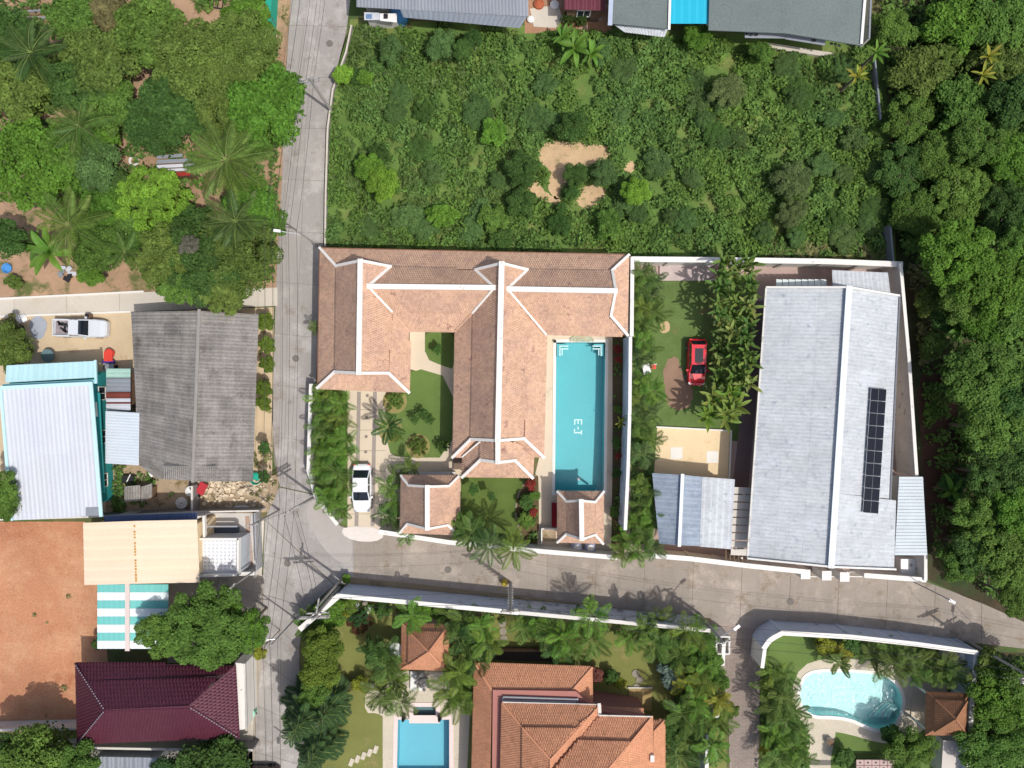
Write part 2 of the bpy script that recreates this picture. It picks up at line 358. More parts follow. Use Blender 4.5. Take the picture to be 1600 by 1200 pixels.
for _x, _y in ((515, 68), (462, 560), (449, 880), (700, 890), (1235, 940)):
    MB().lathe([(.34, 0), (.34, .012)], W(_x, _y, .032), 16).build('manhole_cover', M('cast_iron', A(120, 114, 108), .1, 3), None, kind='structure')
sheet('road_apron', [(395, 806), (413, 812), (409, 900), (398, 896)], .012, m_lane)
sheet('junction_apron', smooth_loop([(494, 776), (525, 816), (548, 836), (552, 868), (540, 885), (508, 862), (480, 815), (478, 790)], 2), .036, M('bright_concrete', A(178, 171, 165), .06, .4, fine=.08))
slab_road('road_east', [(552, 832), (620, 832), (720, 840), (850, 852), (1000, 865), (1170, 876), (1300, 889), (1445, 908), (1520, 936), (1600, 972), (1900, 1040)],
          [(552, 913), (640, 925), (800, 941), (960, 958), (1110, 974), (1190, 978), (1300, 982), (1400, 992), (1500, 1003), (1600, 1012), (1900, 1100)], 76, 1, m_concb)
sheet('road_verge_south', [(540, 913), (640, 925), (800, 941), (960, 958), (1110, 974), (1110, 966), (960, 948), (800, 929), (640, 911), (540, 901)], .037, M('grimy_verge', A(150, 134, 108), .15, .6, fine=.2, wear=(A(104, 96, 66), .9, .55, .15)))
sheet('driveway_lane', [(1110, 973), (1195, 977), (1188, 1050), (1182, 1320), (1142, 1320), (1138, 1100)], .038, m_brickp)
# small brick pavers of the side drive, as one mesh
def pavers(name, poly, z, sx, sy, mat, h=.02, gap=.015):
    P = WP(poly); xs = [p.x for p in P]; ys = [p.y for p in P]
    gx, gy = np.meshgrid(np.arange(min(xs), max(xs), sx), np.arange(min(ys), max(ys), sy))
    gx = gx+(np.arange(gx.shape[0]) % 2)[:, None]*sx/2
    k = inpoly(gx.ravel(), gy.ravel(), P); x = gx.ravel()[k]; y = gy.ravel()[k]; n = len(x)
    dx = (sx-gap)/2; dy = (sy-gap)/2; zz = z+rng.uniform(0, .006, n)
    v = np.zeros((n, 8, 3)); off = [(-dx, -dy), (dx, -dy), (dx, dy), (-dx, dy)]
    for i, (a, b) in enumerate(off): v[:, i] = np.stack([x+a, y+b, zz*0+z-.01], 1); v[:, i+4] = np.stack([x+a*.93, y+b*.93, zz+h], 1)
    f = np.array([[4, 5, 6, 7], [0, 1, 5, 4], [1, 2, 6, 5], [2, 3, 7, 6], [3, 0, 4, 7]]).ravel()
    idx = (np.arange(n)[:, None]*8+f[None]).ravel()
    return mo(name, np_mesh(name, v.reshape(-1, 3), 4, idx, mat), kind='stuff')
tag(pavers('paver', [(1128, 980), (1192, 984), (1186, 1050), (1180, 1230), (1144, 1230), (1140, 1100)], .04, .26, .13, m_brickp), 'reddish brown brick pavers covering the narrow side drive', 'paving')
lane = slab_road('lane', [(-60, 471), (0, 468), (145, 459), (225, 456), (434, 449)], [(-60, 498), (0, 495), (205, 487), (320, 483), (434, 478)], 82, 1, m_lane)
for a, b in (((-60, 470), (225, 455.5)), ((-60, 497), (205, 487))):
    p, q = W(*a), W(*b); MB().beam(p+Vector((0, 0, .06)), q+Vector((0, 0, .06)), .18, .1).build('kerb', m_white, lane)
# ------------------------------------------------------------ roofs
def tiles(poly, parent, mat, tw=.21, tl=.25, rise=.024, name='roof_tile'):
    P = [Vector(p) for p in poly]; n = pnormal(P)
    if n.z < 0: n = -n
    d = Vector((n.x, n.y, 0)); d = (d - n*d.dot(n)).normalized(); a = n.cross(d).normalized()
    o = P[0]; U = np.array([(p-o).dot(a) for p in P]); V = np.array([(p-o).dot(d) for p in P])
    vb = V.max(); rows = int((V.max()-V.min())/tl)+2; cols = int((U.max()-U.min())/tw)+3
    r, c = np.meshgrid(np.arange(rows), np.arange(cols), indexing='ij'); r = r.ravel(); c = c.ravel()
    vc = vb-(r+.5)*tl; uc = U.min()+(c+.5)*tw+(r % 2)*tw*.5-tw*.5
    k = inpoly(uc, vc, list(zip(U, V))); uc = uc[k]; vc = vc[k]; m = len(uc)
    if not m: return None
    jz = rng.uniform(-.004, .008, m); h = tw/2*.96; l0 = -tl/2-.03; l1 = tl/2+.03
    # local points: (u, v, height)
    pts = [(-h, l0, .010), (0, l0, .010+rise*.8), (h, l0, .010), (-h, l1, .024), (0, l1, .024+rise), (h, l1, .024), (-h, l1, .0), (h, l1, .0)]
    v = np.zeros((m, 8, 3)); an = np.array(a); dn = np.array(d); nn = np.array(n); on = np.array(o)
    for i, (u, w_, hh) in enumerate(pts):
        v[:, i] = on+(uc+u)[:, None]*an+(vc+w_)[:, None]*dn+(jz+hh)[:, None]*nn
    f = np.array([[0, 3, 4, 1], [1, 4, 5, 2], [3, 6, 7, 5]]).ravel()
    # winding check: a x d should face up
    idx = (np.arange(m)[:, None]*8+f[None]).ravel()
    me = np_mesh(name, v.reshape(-1, 3), 4, idx, mat)
    return mo(name, me, parent, kind='stuff')
def tiled_slope(poly, parent, mat, **k):
    P = [Vector(p) for p in poly]; n = pnormal(P); c = sum(P, Vector())/len(P)
    P = [Vector((p.x, p.y, c.z-(n.x*(p.x-c.x)+n.y*(p.y-c.y))/n.z)) for p in P]
    s = MB().slab([p-Vector((0, 0, .02)) for p in P], .12).build('roof_slope', m_under if mat is m_tile else mat, parent)
    tiles(P, s, mat, **k); return s
def cap(pts, parent, w_=.3, mat=None, th=.16, name='ridge_cap', lift=.1):
    mb = MB()
    for i in range(len(pts)-1):
        p, q = Vector(pts[i]), Vector(pts[i+1]); d = (q-p).normalized()*w_*.35
        L = Vector((0, 0, lift)); mb.beam(p+L-d, q+L+d, w_, th+.004*i)
    return mb.build(name, mat or m_white, parent)
def gable(a, b, c, parent, mat=None, th=.12):       # vertical triangular gable wall, thick
    a, b, c = Vector(a), Vector(b), Vector(c); n = (b-a).cross(c-a).normalized()*th/2
    vs = [a-n, b-n, c-n, a+n, b+n, c+n]
    return MB().add(vs, [(0, 1, 2), (5, 4, 3), (0, 3, 4, 1), (1, 4, 5, 2), (2, 5, 3, 0)]).build('gable', mat or m_whitew, parent)
def windows_on(parent, poly, z0, h, mat_f=None, every=3.4, wz=1.0, wh=1.2, ww=1.3):
    n = len(poly); ar = sum(poly[i].x*poly[(i+1) % n].y-poly[(i+1) % n].x*poly[i].y for i in range(n))
    if ar < 0: poly = poly[::-1]
    for i in range(n):
        a = poly[i]; b = poly[(i+1) % n]; L = (b-a).length
        if L < 2.6: continue
        k = max(1, int(L/every)); d = (b-a).normalized(); nn = Vector((d.y, -d.x, 0)); rz = math.atan2(d.y, d.x)
        for j in range(k):
            c = a+(b-a)*((j+.5)/k); c = Vector((c.x, c.y, z0+wz+wh/2))
            f = MB()
            for sx, sz, dx, dz in ((0, 1, ww, .08), (0, -1, ww, .08), (1, 0, .08, wh-.16), (-1, 0, .08, wh-.16), (0, 0, .06, wh-.16)):
                f.box(c+nn*.03+d*sx*(ww/2-.04)+Vector((0, 0, sz*(wh/2-.04))), (dx, .1, dz), rz)
            fo = f.build('window', mat_f or m_white, parent)
            MB().box(c+nn*.012, (ww-.16, .03, wh-.16), rz).build('pane', m_glass, fo)
def walls(parent, pts_px, h, mat, z0=0, win=True, name='wall', ring=True, **k):
    P = WP(pts_px, h); P = [Vector((p.x, p.y, 0)) for p in P]
    o = MB().prism(P, z0, h).build(name, mat, parent)
    if win: windows_on(parent, P, z0, h, **k)
    return o
def corr(Aq, Bq, Cq, Dq, mat, parent, pitch=.32, amp=.035, th=.02, name='roof_sheet', tint=None, lift=0, **k):
    # A-B upper edge, D-C lower edge; ribs run downslope
    Aq, Bq, Cq, Dq = map(Vector, (Aq, Bq, Cq, Dq)); wd = max((Bq-Aq).length, (Cq-Dq).length)
    n = max(2, int(wd/pitch*2)); nrm = pnormal([Aq, Bq, Cq, Dq]);
    if nrm.z < 0: nrm = -nrm
    vs = []
    for i in range(n+1):
        t = i/n; h = (amp if i % 2 else 0)+lift
        p = Aq.lerp(Bq, t)+nrm*h; q = Dq.lerp(Cq, t)+nrm*h; vs += [p, q]
    m = len(vs); vs += [v-Vector((0, 0, th)) for v in vs]; fs = []
    up = (vs[2]-vs[0]).cross(vs[1]-vs[0]).z if (vs[2]-vs[0]).length > 1e-6 else 1
    for i in range(n):
        q = (2*i, 2*i+1, 2*i+3, 2*i+2)
        fs += [q, tuple(j+m for j in q[::-1]), (2*i+1, 2*i+1+m, 2*i+3+m, 2*i+3), (2*i, 2*i+2, 2*i+2+m, 2*i+m)]
    fs += [(0, m, m+1, 1), (2*n, 2*n+1, 2*n+1+m, 2*n+m)]
    o = MB().add(vs, fs).build(name, mat, parent, **k)
    if tint: o.color = tint
    return o
def sheets(Aq, Bq, Cq, Dq, nu, nv, mat, parent, tint=.12, dark=None, **k):
    Aq, Bq, Cq, Dq = map(Vector, (Aq, Bq, Cq, Dq))
    for j in range(nv):
        for i in range(nu):
            def P(u, v): return Aq.lerp(Bq, u).lerp(Dq.lerp(Cq, u), v)
            u0, u1, v0, v1 = i/nu, (i+1)/nu, j/nv, min(1, (j+1.03)/nv)
            s = 1+random.uniform(-tint, tint)
            if dark and random.random() < dark[0]: s *= dark[1]
            corr(P(u0, v0), P(u1, v0), P(u1, v1), P(u0, v1), mat, parent, tint=(s, s, s*random.uniform(.98, 1.02), 1), lift=.012*(nv-1-j)+(i % 2)*.002, **k)
def hip(parent, pts, parts, mat, caps=True, capw=.2, capm=None):
    """pts: dict key->(px,py,z); parts: list of key lists"""
    P = {k: W(*v) for k, v in pts.items()}
    for pr in parts: tiled_slope([P[k] for k in pr], parent, mat)
    return P
# ------------------------------------------------------------ free-standing walls (top line given)
def wall(pts, h, label, cat='wall', mat=None, th=.2, capm=None, capw=.34, posts=3.2, name='boundary_wall', group=None, z0=0):
    t = thing(name, label, cat, (0, 0, 0), group=group); T = [W(p[0], p[1], h) for p in pts]; t.location = Vector((T[0].x, T[0].y, 0))
    T = [p-Vector((T0x, T0y, 0)) for p in T for T0x, T0y in [(t.location.x, t.location.y)]]
    b = MB(); c = MB()
    for i in range(len(T)-1):
        p, q = T[i], T[i+1]; d = (q-p).normalized()
        b.beam(Vector((p.x, p.y, (h+z0)/2-.03))-d*th*.3, Vector((q.x, q.y, (h+z0)/2-.03))+d*th*.3, th+.003*i, h-z0-.06)
        c.beam(Vector((p.x, p.y, h))-d*capw*.3, Vector((q.x, q.y, h))+d*capw*.3, capw, .12+.004*i)
        if posts:
            n = max(1, round((q-p).length/posts))
            for k in range(n+(1 if i == len(T)-2 else 0)):
                s = p.lerp(q, k/n); MB().box((s.x, s.y, (h+.06)/2), (capw*.86, capw*.86, h+.04), math.atan2(d.y, d.x)).build('pillar', mat or m_bluew, t)
    b.build('wall_body', mat or m_bluew, t); c.build('coping', capm or m_white, t)
    return t
# ------------------------------------------------------------ the Thai villa
def thai_block(t, mat): pass
villa = thing('villa', 'U-shaped Thai villa with pale terracotta tiled roofs and white ridge caps beside a long pool', 'house')
E_, B_, R_ = 3.3, 4.2, 6.1
V = {k: W(*v) for k, v in dict(
 nw=(500.6, 388, E_), ne=(982, 399, E_), bnw=(526, 416, B_), w1=(611, 417, B_), rn=(564, 408, R_), rs=(561.5, 583, R_), bsw=(524, 581, B_),
 bse=(608, 583, B_), sw=(497, 606, E_), sse=(639.5, 613, E_), ie=(613, 487, B_), ic=(640, 518, E_), mr1=(576, 448, 5.6), mr2=(773, 450, 5.6),
 c1=(743, 422, B_), c2=(824, 422, B_), crn=(784, 412, R_), crs=(778, 688, R_), iw=(739, 489, B_), ic2=(711, 518, E_), csw=(736, 686, B_),
 cse=(819, 685, B_), cw=(707.5, 714, E_), ce=(849.5, 714, E_), ee=(826, 489, B_), ec=(853, 523, E_), er1=(793, 452, 5.6), er2=(961.5, 455, 5.6),
 bne=(956, 423, B_), bee=(954, 494, B_), se=(980, 524, E_),
 xr1=(778, 690, 5.5), xr2=(778, 722, 5.5), xw1=(750, 690, 4.4), xw2=(751, 718, 4.4), xe1=(806, 690, 4.4), xe2=(805, 719, 4.4),
 xsw=(722.5, 745, 3.3), xse=(832, 746, 3.3), xw0=(723, 713, 3.3), xe0=(834, 714, 3.3)).items()}
for keys in (('rn', 'rs', 'bsw', 'bnw'), ('bnw', 'bsw', 'sw', 'nw'), ('rn', 'w1', 'mr1', 'ie', 'bse', 'rs'), ('ie', 'ic', 'sse', 'bse'), ('bsw', 'bse', 'sse', 'sw'),
             ('mr1', 'mr2', 'c1', 'w1'), ('mr1', 'ie', 'iw', 'mr2'), ('ie', 'ic', 'ic2', 'iw'), ('crn', 'c1', 'mr2', 'iw', 'csw', 'crs'), ('iw', 'ic2', 'cw', 'csw'),
             ('crn', 'crs', 'cse', 'ee', 'er1', 'c2'), ('ee', 'cse', 'ce', 'ec'), ('er1', 'er2', 'bne', 'c2'), ('er1', 'ee', 'bee', 'er2'), ('ee', 'ec', 'se', 'bee'),
             ('bne', 'bee', 'se', 'ne'), ('csw', 'cse', 'ce', 'cw'), ('xr1', 'xr2', 'xw2', 'xw1'), ('xr1', 'xe1', 'xe2', 'xr2'), ('xw1', 'xw2', 'xsw', 'xw0'),
             ('xe1', 'xe0', 'xse', 'xe2'), ('xw2', 'xe2', 'xse', 'xsw')):
    up = any(k in keys for k in ('rn', 'rs', 'crn', 'crs', 'mr1', 'mr2', 'er1', 'er2', 'xr1'))
    tiled_slope([V[k]+Vector((0, 0, .16 if up else 0)) for k in keys], villa, m_tile)
# north skirt in three runs
tiled_slope([V['nw'], V['bnw'], V['w1'], V['c1'], V['c2'], V['bne'], V['ne']], villa, m_tile)
def down(p, d=.0): return Vector(p)-Vector((0, 0, d))
for a, b, c in (('bnw', 'w1', 'rn'), ('bsw', 'bse', 'rs'), ('c1', 'c2', 'crn'), ('csw', 'cse', 'crs'), ('bne', 'bee', 'er2'), ('xw2', 'xe2', 'xr2')):
    gable(V[a], V[b], V[c], villa, m_under)
for keys, wd in ((('rn', 'rs'), .46), (('crn', 'crs'), .5), (('xr1', 'xr2'), .44), (('mr1', 'mr2'), .46), (('er1', 'er2'), .46), (('nw', 'bnw', 'rn', 'w1', 'mr1'), .24),
                 (('mr1', 'ie'), .18), (('c1', 'crn', 'c2', 'er1'), .24), (('c1', 'mr2'), .24), (('mr2', 'iw'), .18), (('er1', 'ec'), .18), (('ne', 'bne', 'er2', 'bee', 'se'), .24),
                 (('sw', 'bsw', 'rs', 'bse', 'sse'), .26), (('cw', 'csw', 'crs', 'cse', 'ce'), .26), (('xsw', 'xw2', 'xr2', 'xe2', 'xse'), .26), (('xw0', 'xw1'), .14)):
    cap([V[k] for k in keys], villa, wd, lift=.24)
for keys in (('ie', 'ic'), ('iw', 'ic2')): cap([V[k] for k in keys], villa, .14, m_tile, .08, lift=.12)
# finials where bargeboards meet
for k in ('rn', 'crn', 'w1', 'c1', 'c2', 'bnw'):
    p = V[k]; MB().tube(p+Vector((0, 0, .1)), p+Vector((0, 0, .45)), .1, .02).build('finial', m_white, villa)
cap([V['nw']+Vector((0, .05, -.1)), V['ne']+Vector((0, .05, -.1))], villa, .07, m_under, .1, 'gutter')
cap([V['nw']+Vector((-.05, 0, -.1)), V['sw']+Vector((-.05, 0, -.1))], villa, .07, m_under, .1, 'gutter')
walls(villa, [(506, 394), (972, 404), (972, 518), (846, 518), (843, 708), (826, 709), (826, 738), (732, 738), (732, 707), (720, 707), (720, 507), (632, 507), (632, 602), (506, 598)], 3.35, m_white)
def thai_pavilion(t, c, mat, E=3.0, B=3.8, R=5.4, open_=True):
    P = {k: W(*v) for k, v in c.items()}
    for keys in (('rn', 'bnw', 'bsw', 'rs'), ('rn', 'rs', 'bse', 'bne'), ('bnw', 'nw', 'sw', 'bsw'), ('bne', 'bse', 'se', 'ne'), ('nw', 'bnw', 'bne', 'ne'), ('bsw', 'sw', 'se', 'bse')):
        tiled_slope([P[k] for k in keys], t, mat)
    gable(P['bnw'], P['bne'], P['rn'], t, m_under); gable(P['bsw'], P['bse'], P['rs'], t, m_under)
    cap([P['rn'], P['rs']], t, .42); cap([P['nw'], P['bnw'], P['rn'], P['bne'], P['ne']], t, .2); cap([P['sw'], P['bsw'], P['rs'], P['bse'], P['se']], t, .2)
    cx = sum((P[k] for k in ('nw', 'ne', 'sw', 'se')), Vector())/4
    for k in ('nw', 'ne', 'sw', 'se'):
        q = P[k].lerp(cx, .16); MB().tube((q.x, q.y, 0), (q.x, q.y, E+.1), .12, n=10).build('post', m_white, t)
carport = thing('carport', 'tiled carport pavilion with white ridges between the driveway and the lower lawn', 'carport')
thai_pavilion(carport, dict(nw=(627, 743, 2.9), ne=(718, 743, 2.9), bnw=(638.5, 758, 3.6), bne=(702, 759, 3.6), rn=(668, 760, 5.3), rs=(668, 826, 5.3), bsw=(637, 818, 3.6), bse=(700, 820, 3.6), sw=(625, 832, 2.9), se=(717, 836, 2.9)), m_tile)
MB().prism(WP([(634, 752), (712, 752), (710, 824), (632, 822)]), .002, .1).build('floor_slab', m_cream, carport)
sala = thing('pool_pavilion', 'small tiled pavilion with white ridges at the south end of the long pool', 'pavilion')
thai_pavilion(sala, dict(nw=(871, 768, 2.9), ne=(943, 768, 2.9), bnw=(885, 783, 3.6), bne=(930, 784, 3.6), rn=(908, 782, 5.2), rs=(909, 842, 5.2), bsw=(885, 834, 3.6), bse=(930, 835, 3.6), sw=(871, 847, 2.9), se=(942, 849, 2.9)), m_tile)
MB().prism(WP([(876, 770.5), (936, 770.5), (936, 842), (876, 842)]), .045, .14).build('floor_slab', m_cream, sala)
# villa grounds
sheet('villa_paving', [(500, 596), (720, 590), (720, 735), (836, 742), (846, 700), (848, 520), (960, 520), (955, 860), (840, 852), (838, 745), (724, 742), (722, 835), (592, 830), (543, 822), (543, 612), (500, 612)], .008, m_cream, [POOL1])
sheet('villa_bed_soil', [(483, 600), (543, 612), (543, 822), (525, 815), (492, 775), (483, 730)], .012, m_lawn3)
drv = sheet('driveway', [(544, 608), (606, 608), (604, 705), (622, 720), (602, 740), (600, 832), (543, 826)], .016, m_cream)
for x in (561, 586): MB().prism(WP([(x-3, 612), (x+3, 612), (x-1, 822), (x-7, 822)]), .016, .024).build('wheel_track', M('track_grey', A(158, 148, 140), .1, 1), drv)
for y in (618, 652, 682, 706): MB().lathe([(.16, 0), (.16, .012)], W(574-(y-618)*.03, y, .016), 12).build('drain_cover', m_joint, drv)
for y in (640, 672, 704, 736, 770, 803):
    p, q = W(544, y), W(602, y); MB().beam(p+Vector((0, 0, .012)), q+Vector((0, 0, .012)), .04, .016).build('paving_joint', m_joint, drv)
sheet('driveway_apron', smooth_loop([(538, 822), (592, 824), (602, 838), (585, 847), (552, 845), (533, 834)], 1), .04, M('apron_concrete', A(226, 218, 210), .05, .6, fine=.1))
sheet('courtyard_path', [(636, 510), (664, 510), (664, 550), (716, 572), (716, 600), (636, 575)], .014, m_cream)
sheet('courtyard_lawn', smooth_loop([(641, 572), (709, 592), (709, 715), (622, 715), (606, 706), (602, 640), (600, 612), (640, 612)], 1), .02, m_lawn)
sheet('courtyard_lawn_north', smooth_loop([(664, 514), (712, 514), (712, 578), (690, 571), (664, 560)], 1), .02, m_lawn)
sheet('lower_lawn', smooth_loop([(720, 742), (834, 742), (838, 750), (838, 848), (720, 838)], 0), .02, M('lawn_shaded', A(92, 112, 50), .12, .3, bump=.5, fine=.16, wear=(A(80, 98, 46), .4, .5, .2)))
fb = sheet('flower_bed', smooth_loop([(838, 742), (822, 750), (808, 775), (805, 805), (812, 830), (820, 850), (842, 852), (842, 745)], 1), .024, M('bed_soil', A(98, 84, 56), .2, .8, bump=.5))
for i in range(14):
    a = smooth_loop([(838, 742), (822, 750), (808, 775), (805, 805), (812, 830), (820, 850)], 2, False)
    j = int(i/14*(len(a)-1)); p, q = W(*a[j], .05), W(*a[j+1], .05)
    MB().beam(p, q.lerp(p, .06), .16, .1).build('edging_stone', m_rock, fb)
for nm, cx, cy, r in (('planting_ring', 617, 627, 19), ('planting_ring', 653, 697, 19), ('planting_ring', 610, 672, 19)):
    sheet(nm, [(cx+r*math.cos(t*math.pi/12), cy+r*math.sin(t*math.pi/12)) for t in range(24)], .024, M('sandy_ring', A(150, 140, 88), .1, .8))
step = thing('garden_step', 'grey stone step at the end of the path by the villa corner', 'step', W(716, 724))
MB().box((0, 0, .16), (.9, 1.1, .3)).build('tread', M('step_stone', A(132, 112, 98), .08, 1), step)
MB().box((0, -.1, .33), (.8, .86, .05)).build('slab', M('step_stone', A(132, 112, 98), .08, 1), step)
low = thing('garden_wall', 'low dark hedge wall north of the carport beside the path', 'wall', W(678, 738))
MB().box((0, 0, .4), (4.2, .22, .8)).build('wall_body', m_cream, low); MB().box((0, 0, .83), (4.3, .3, .07)).build('coping', m_whitew, low)
# ------------------------------------------------------------ pools
def pool(name, label, rim, depth, fmat, wmat, rimw, rimmat, wz=-.1, rimz=.03):
    t = thing(name, label, 'pool'); R = [Vector((p[0], p[1], 0)) for p in rim]
    ar = sum(R[i].x*R[(i+1) % len(R)].y-R[(i+1) % len(R)].x*R[i].y for i in range(len(R)))
    if ar < 0: R = R[::-1]
    n = len(R); vs = [(p.x, p.y, .03) for p in R]+[(p.x, p.y, -depth) for p in R]
    fs = [((i+1) % n, i, i+n, (i+1) % n+n) for i in range(n)]
    for tr in tessellate_polygon([R]):
        tr = tuple(tr); a, b, c = (R[i] for i in tr)
        if (b-a).cross(c-a).z < 0: tr = tr[::-1]
        fs.append(tuple(i+n for i in tr))
    MB().add(vs, fs).build('basin', fmat, t)
    # water sheet
    m = MB(); f2 = []
    for tr in tessellate_polygon([R]):
        tr = tuple(tr); a, b, c = (R[i] for i in tr)
        if (b-a).cross(c-a).z < 0: tr = tr[::-1]
        f2.append(tr)
    cen = sum(R, Vector())/n
    m.add([((p.x-cen.x)*.9995+cen.x, (p.y-cen.y)*.9995+cen.y, wz) for p in R], f2).build('water', wmat, t)
    # coping ring
    O = []
    for i in range(n):
        a, b, c = R[i-1], R[i], R[(i+1) % n]; d1 = (b-a).normalized(); d2 = (c-b).normalized()
        n1 = Vector((d1.y, -d1.x, 0)); n2 = Vector((d2.y, -d2.x, 0)); k = (n1+n2); k = k/(max(.3, k.length_squared/2)); O.append(b+k*rimw)
    z = rimz; vs = [(p.x, p.y, z+.03) for p in R]+[(p.x, p.y, z+.03) for p in O]+[(p.x, p.y, z-.03) for p in O]+[(p.x, p.y, z-.03) for p in R]
    fs = []
    for i in range(n):
        j = (i+1) % n; fs += [(i, i+n, j+n, j), (i+n, i+2*n, j+2*n, j+n), (i, j, j+3*n, i+3*n)]
    MB().add(vs, fs).build('coping', rimmat, t)
    return t
p1 = pool('swimming_pool', 'long rectangular turquoise pool with E-J lettering beside the villa', POOL1, 1.5, m_poolt, m_water, .28, m_white)
def under(px, py, z=-1.5): return W(px, py, z)
def letter(nm, rects, z=-1.485):
    mb = MB()
    for x0, y0, x1, y1 in rects: mb.prism([under(x0, y0, z), under(x1, y0, z), under(x1, y1, z), under(x0, y1, z)], z-.01, z+.015+.001*(x0 % 3))
    return mb.build(nm, M('white_mosaic', A(225, 250, 250), .02, 1, .5), p1)
letter('letter_e', [(897, 655, 909.5, 656.8), (897, 656.9, 899, 663.5), (902.2, 656.9, 904.2, 662.5), (907.6, 656.9, 909.6, 663.5)])
letter('hyphen', [(902.4, 666.8, 904.2, 671)])
letter('letter_j', [(898.5, 674.8, 907.3, 677), (907.4, 672, 909.4, 679), (896.6, 670, 898.4, 677)])
for s, x in ((1, 870.5), (-1, 944.5)):
    st = MB()
    q = lambda a, b, c, d: (min(x+s*a, x+s*c), b, max(x+s*a, x+s*c), d)
    for (a, b, c, d), zz in ((q(0, 537, 16, 541.5), -.35), (q(0, 541.6, 4.5, 556), -.35)):
        st.prism([W(a, b), W(c, b), W(c, d), W(a, d)], -1.45, zz)
    so_ = st.build('corner_step', m_poolt, p1)
    e = MB()
    for a, b, c, d in (q(3.8, 539.6, 18, 541.5), q(3.8, 541.6, 5.6, 556), q(5, 544, 18, 545.8), q(7.4, 545.9, 9, 555)):
        e.prism([W(a, b), W(c, b), W(c, d), W(a, d)], -.33, -.30)
    e.build('white_edge', M('white_mosaic', A(225, 250, 250), .02, 1, .5), so_)
sh = smooth_loop([(890, 534.5), (890, 528), (898, 524), (909, 523), (920, 524), (927, 528), (928, 534.5)], 1)
shm = MB().prism(WP(sh), .03, .09).build('tiled_spa_ledge', m_pooltd, p1)
for k in range(3):
    r0 = 18-k*5; a = [(909+r0*math.cos(t*math.pi/12), 534-r0*.6*math.sin(t*math.pi/12)) for t in range(13)]
    mb = MB()
    for i in range(12): mb.beam(W(*a[i])+Vector((0, 0, .11)), W(*a[i+1])+Vector((0, 0, .11)), .12, .05+.001*i)
    mb.build('ledge_ring', M('sand_tile', A(196, 182, 146), .1, 2), shm)
MB().lathe([(.17, 0), (.17, .02)], W(904, 748, -1.5), 12).build('drain', m_white, p1)
tag(MB().lathe([(.1, 0), (.16, .12), (.14, .3), (.02, .42)], W(867, 533.5, .012), 10).build('garden_lamp', m_dark), 'small dark garden lamp at the north west corner of the long pool', 'lamp')
sheet('pool_bed', [(957, 524), (972, 524), (970, 850), (957, 850)], .02, M('bed_soil', A(98, 84, 56), .2, .8, bump=.5))
redb = thing('storage_bench', 'red storage bench beside the pool pavilion', 'bench', W(866, 803))
MB().box((0, 0, .3), (.5, 2.2, .6)).build('box', M('red_fabric', A(140, 26, 38), .1, 1), redb); MB().box((0, 0, .63), (.54, 2.26, .06)).build('lid', M('red_fabric', A(140, 26, 38), .1, 1), redb)
pt = thing('pump_enclosure', 'white framed pump enclosure left of the pool pavilion', 'enclosure', W(858, 836))
for c, d in (((0, .75, .4), (1.6, .12, .8)), ((-.75, 0, .4), (.12, 1.4, .8))): MB().box(c, d).build('wall_panel', m_white, pt)
MB().box((0, 0, .05), (1.3, 1.2, .1)).build('floor_slab', m_rubble, pt)
for i, x in enumerate((900, 921)):
    u = thing('water_jar', ['left', 'right'][i]+' of two blue and white jars behind the pool pavilion', 'jar', W(x, 853, 0), group='jars behind the pool pavilion')
    MB().lathe([(.2, 0), (.5, .25), (.56, .6), (.4, .95), (.3, 1.0)], (0, 0, 0), 16).build('jar_body', M('jar_glaze', A(190, 196, 230), .2, 3, .3), u, smooth=True)
    MB().lathe([(.34, 1.0), (.34, 1.06), (.05, 1.12)], (0, 0, 0), 16).build('lid', m_white, u)
# ------------------------------------------------------------ west and south walls of the villa
wall([(486, 602), (482, 735), (493, 775)], 1.8, 'low white wall edging the palm hedge along the road west of the villa', mat=m_whitew)
wall([(494, 777), (526, 818)], 1.9, 'short diagonal white wall at the road corner by the palm hedge', mat=m_whitew)
wall([(594, 831), (700, 847), (830, 860), (962, 871)], 2.2, 'white wall between the villa garden and the side road', mat=m_whitew, capw=.42)
wall([(985, 528), (984, 640), (981, 740), (977, 826)], 3.6, 'tall pale blue wall between the pool and the neighbouring garden', mat=m_bluew, capw=.3)
wall([(988, 404), (987, 524)], 3.2, 'white wall along the east end of the villa roof', mat=m_whitew, posts=0)
# ------------------------------------------------------------ east compound
sheet('compound_paving', [(985, 404), (1407, 415), (1440, 900), (975, 870)], .008, m_mauve)
sheet('compound_lawn', [(985, 432), (1040, 432), (1108, 428), (1180, 430), (1172, 600), (1152, 690), (1030, 668), (1022, 740), (1020, 850), (985, 850)], .012, m_lawn3)
sheet('compound_earth', ragged([(1040, 560), (1060, 555), (1068, 590), (1085, 610), (1078, 640), (1045, 640), (1035, 600)], 2), .016, M('brown_earth', A(150, 122, 102), .12, .8, bump=.4))
sheet('compound_bare', smooth_loop([(1030, 505), (1045, 500), (1048, 518), (1032, 522)], 2), .016, m_bare)
ter = thing('tiled_terrace', 'small mauve terrace with a step under the north white wall', 'terrace', W(1072, 426))
MB().box((0, 0, .1), (5.2, 1.6, .2)).build('floor_slab', M('terrace_tile', A(196, 180, 176), .1, .8), ter); MB().box((2.95, -.1, .05), (.6, 1.3, .1)).build('tread', m_mauve, ter)
wall([(988, 405), (1110, 406), (1290, 408.5), (1407, 413)], 2.8, 'weathered white wall along the north side of the metal roofed house', mat=m_whitew, capw=.5)
wall([(1407, 413), (1420, 560), (1432, 742)], 3.2, 'white wall slanting along the east side of the metal roofed house', mat=m_whitew, capw=.3)
wall([(1446, 868), (1446, 905)], 2.6, 'short white wall at the south east corner by the annex', mat=m_whitew, capw=.3)
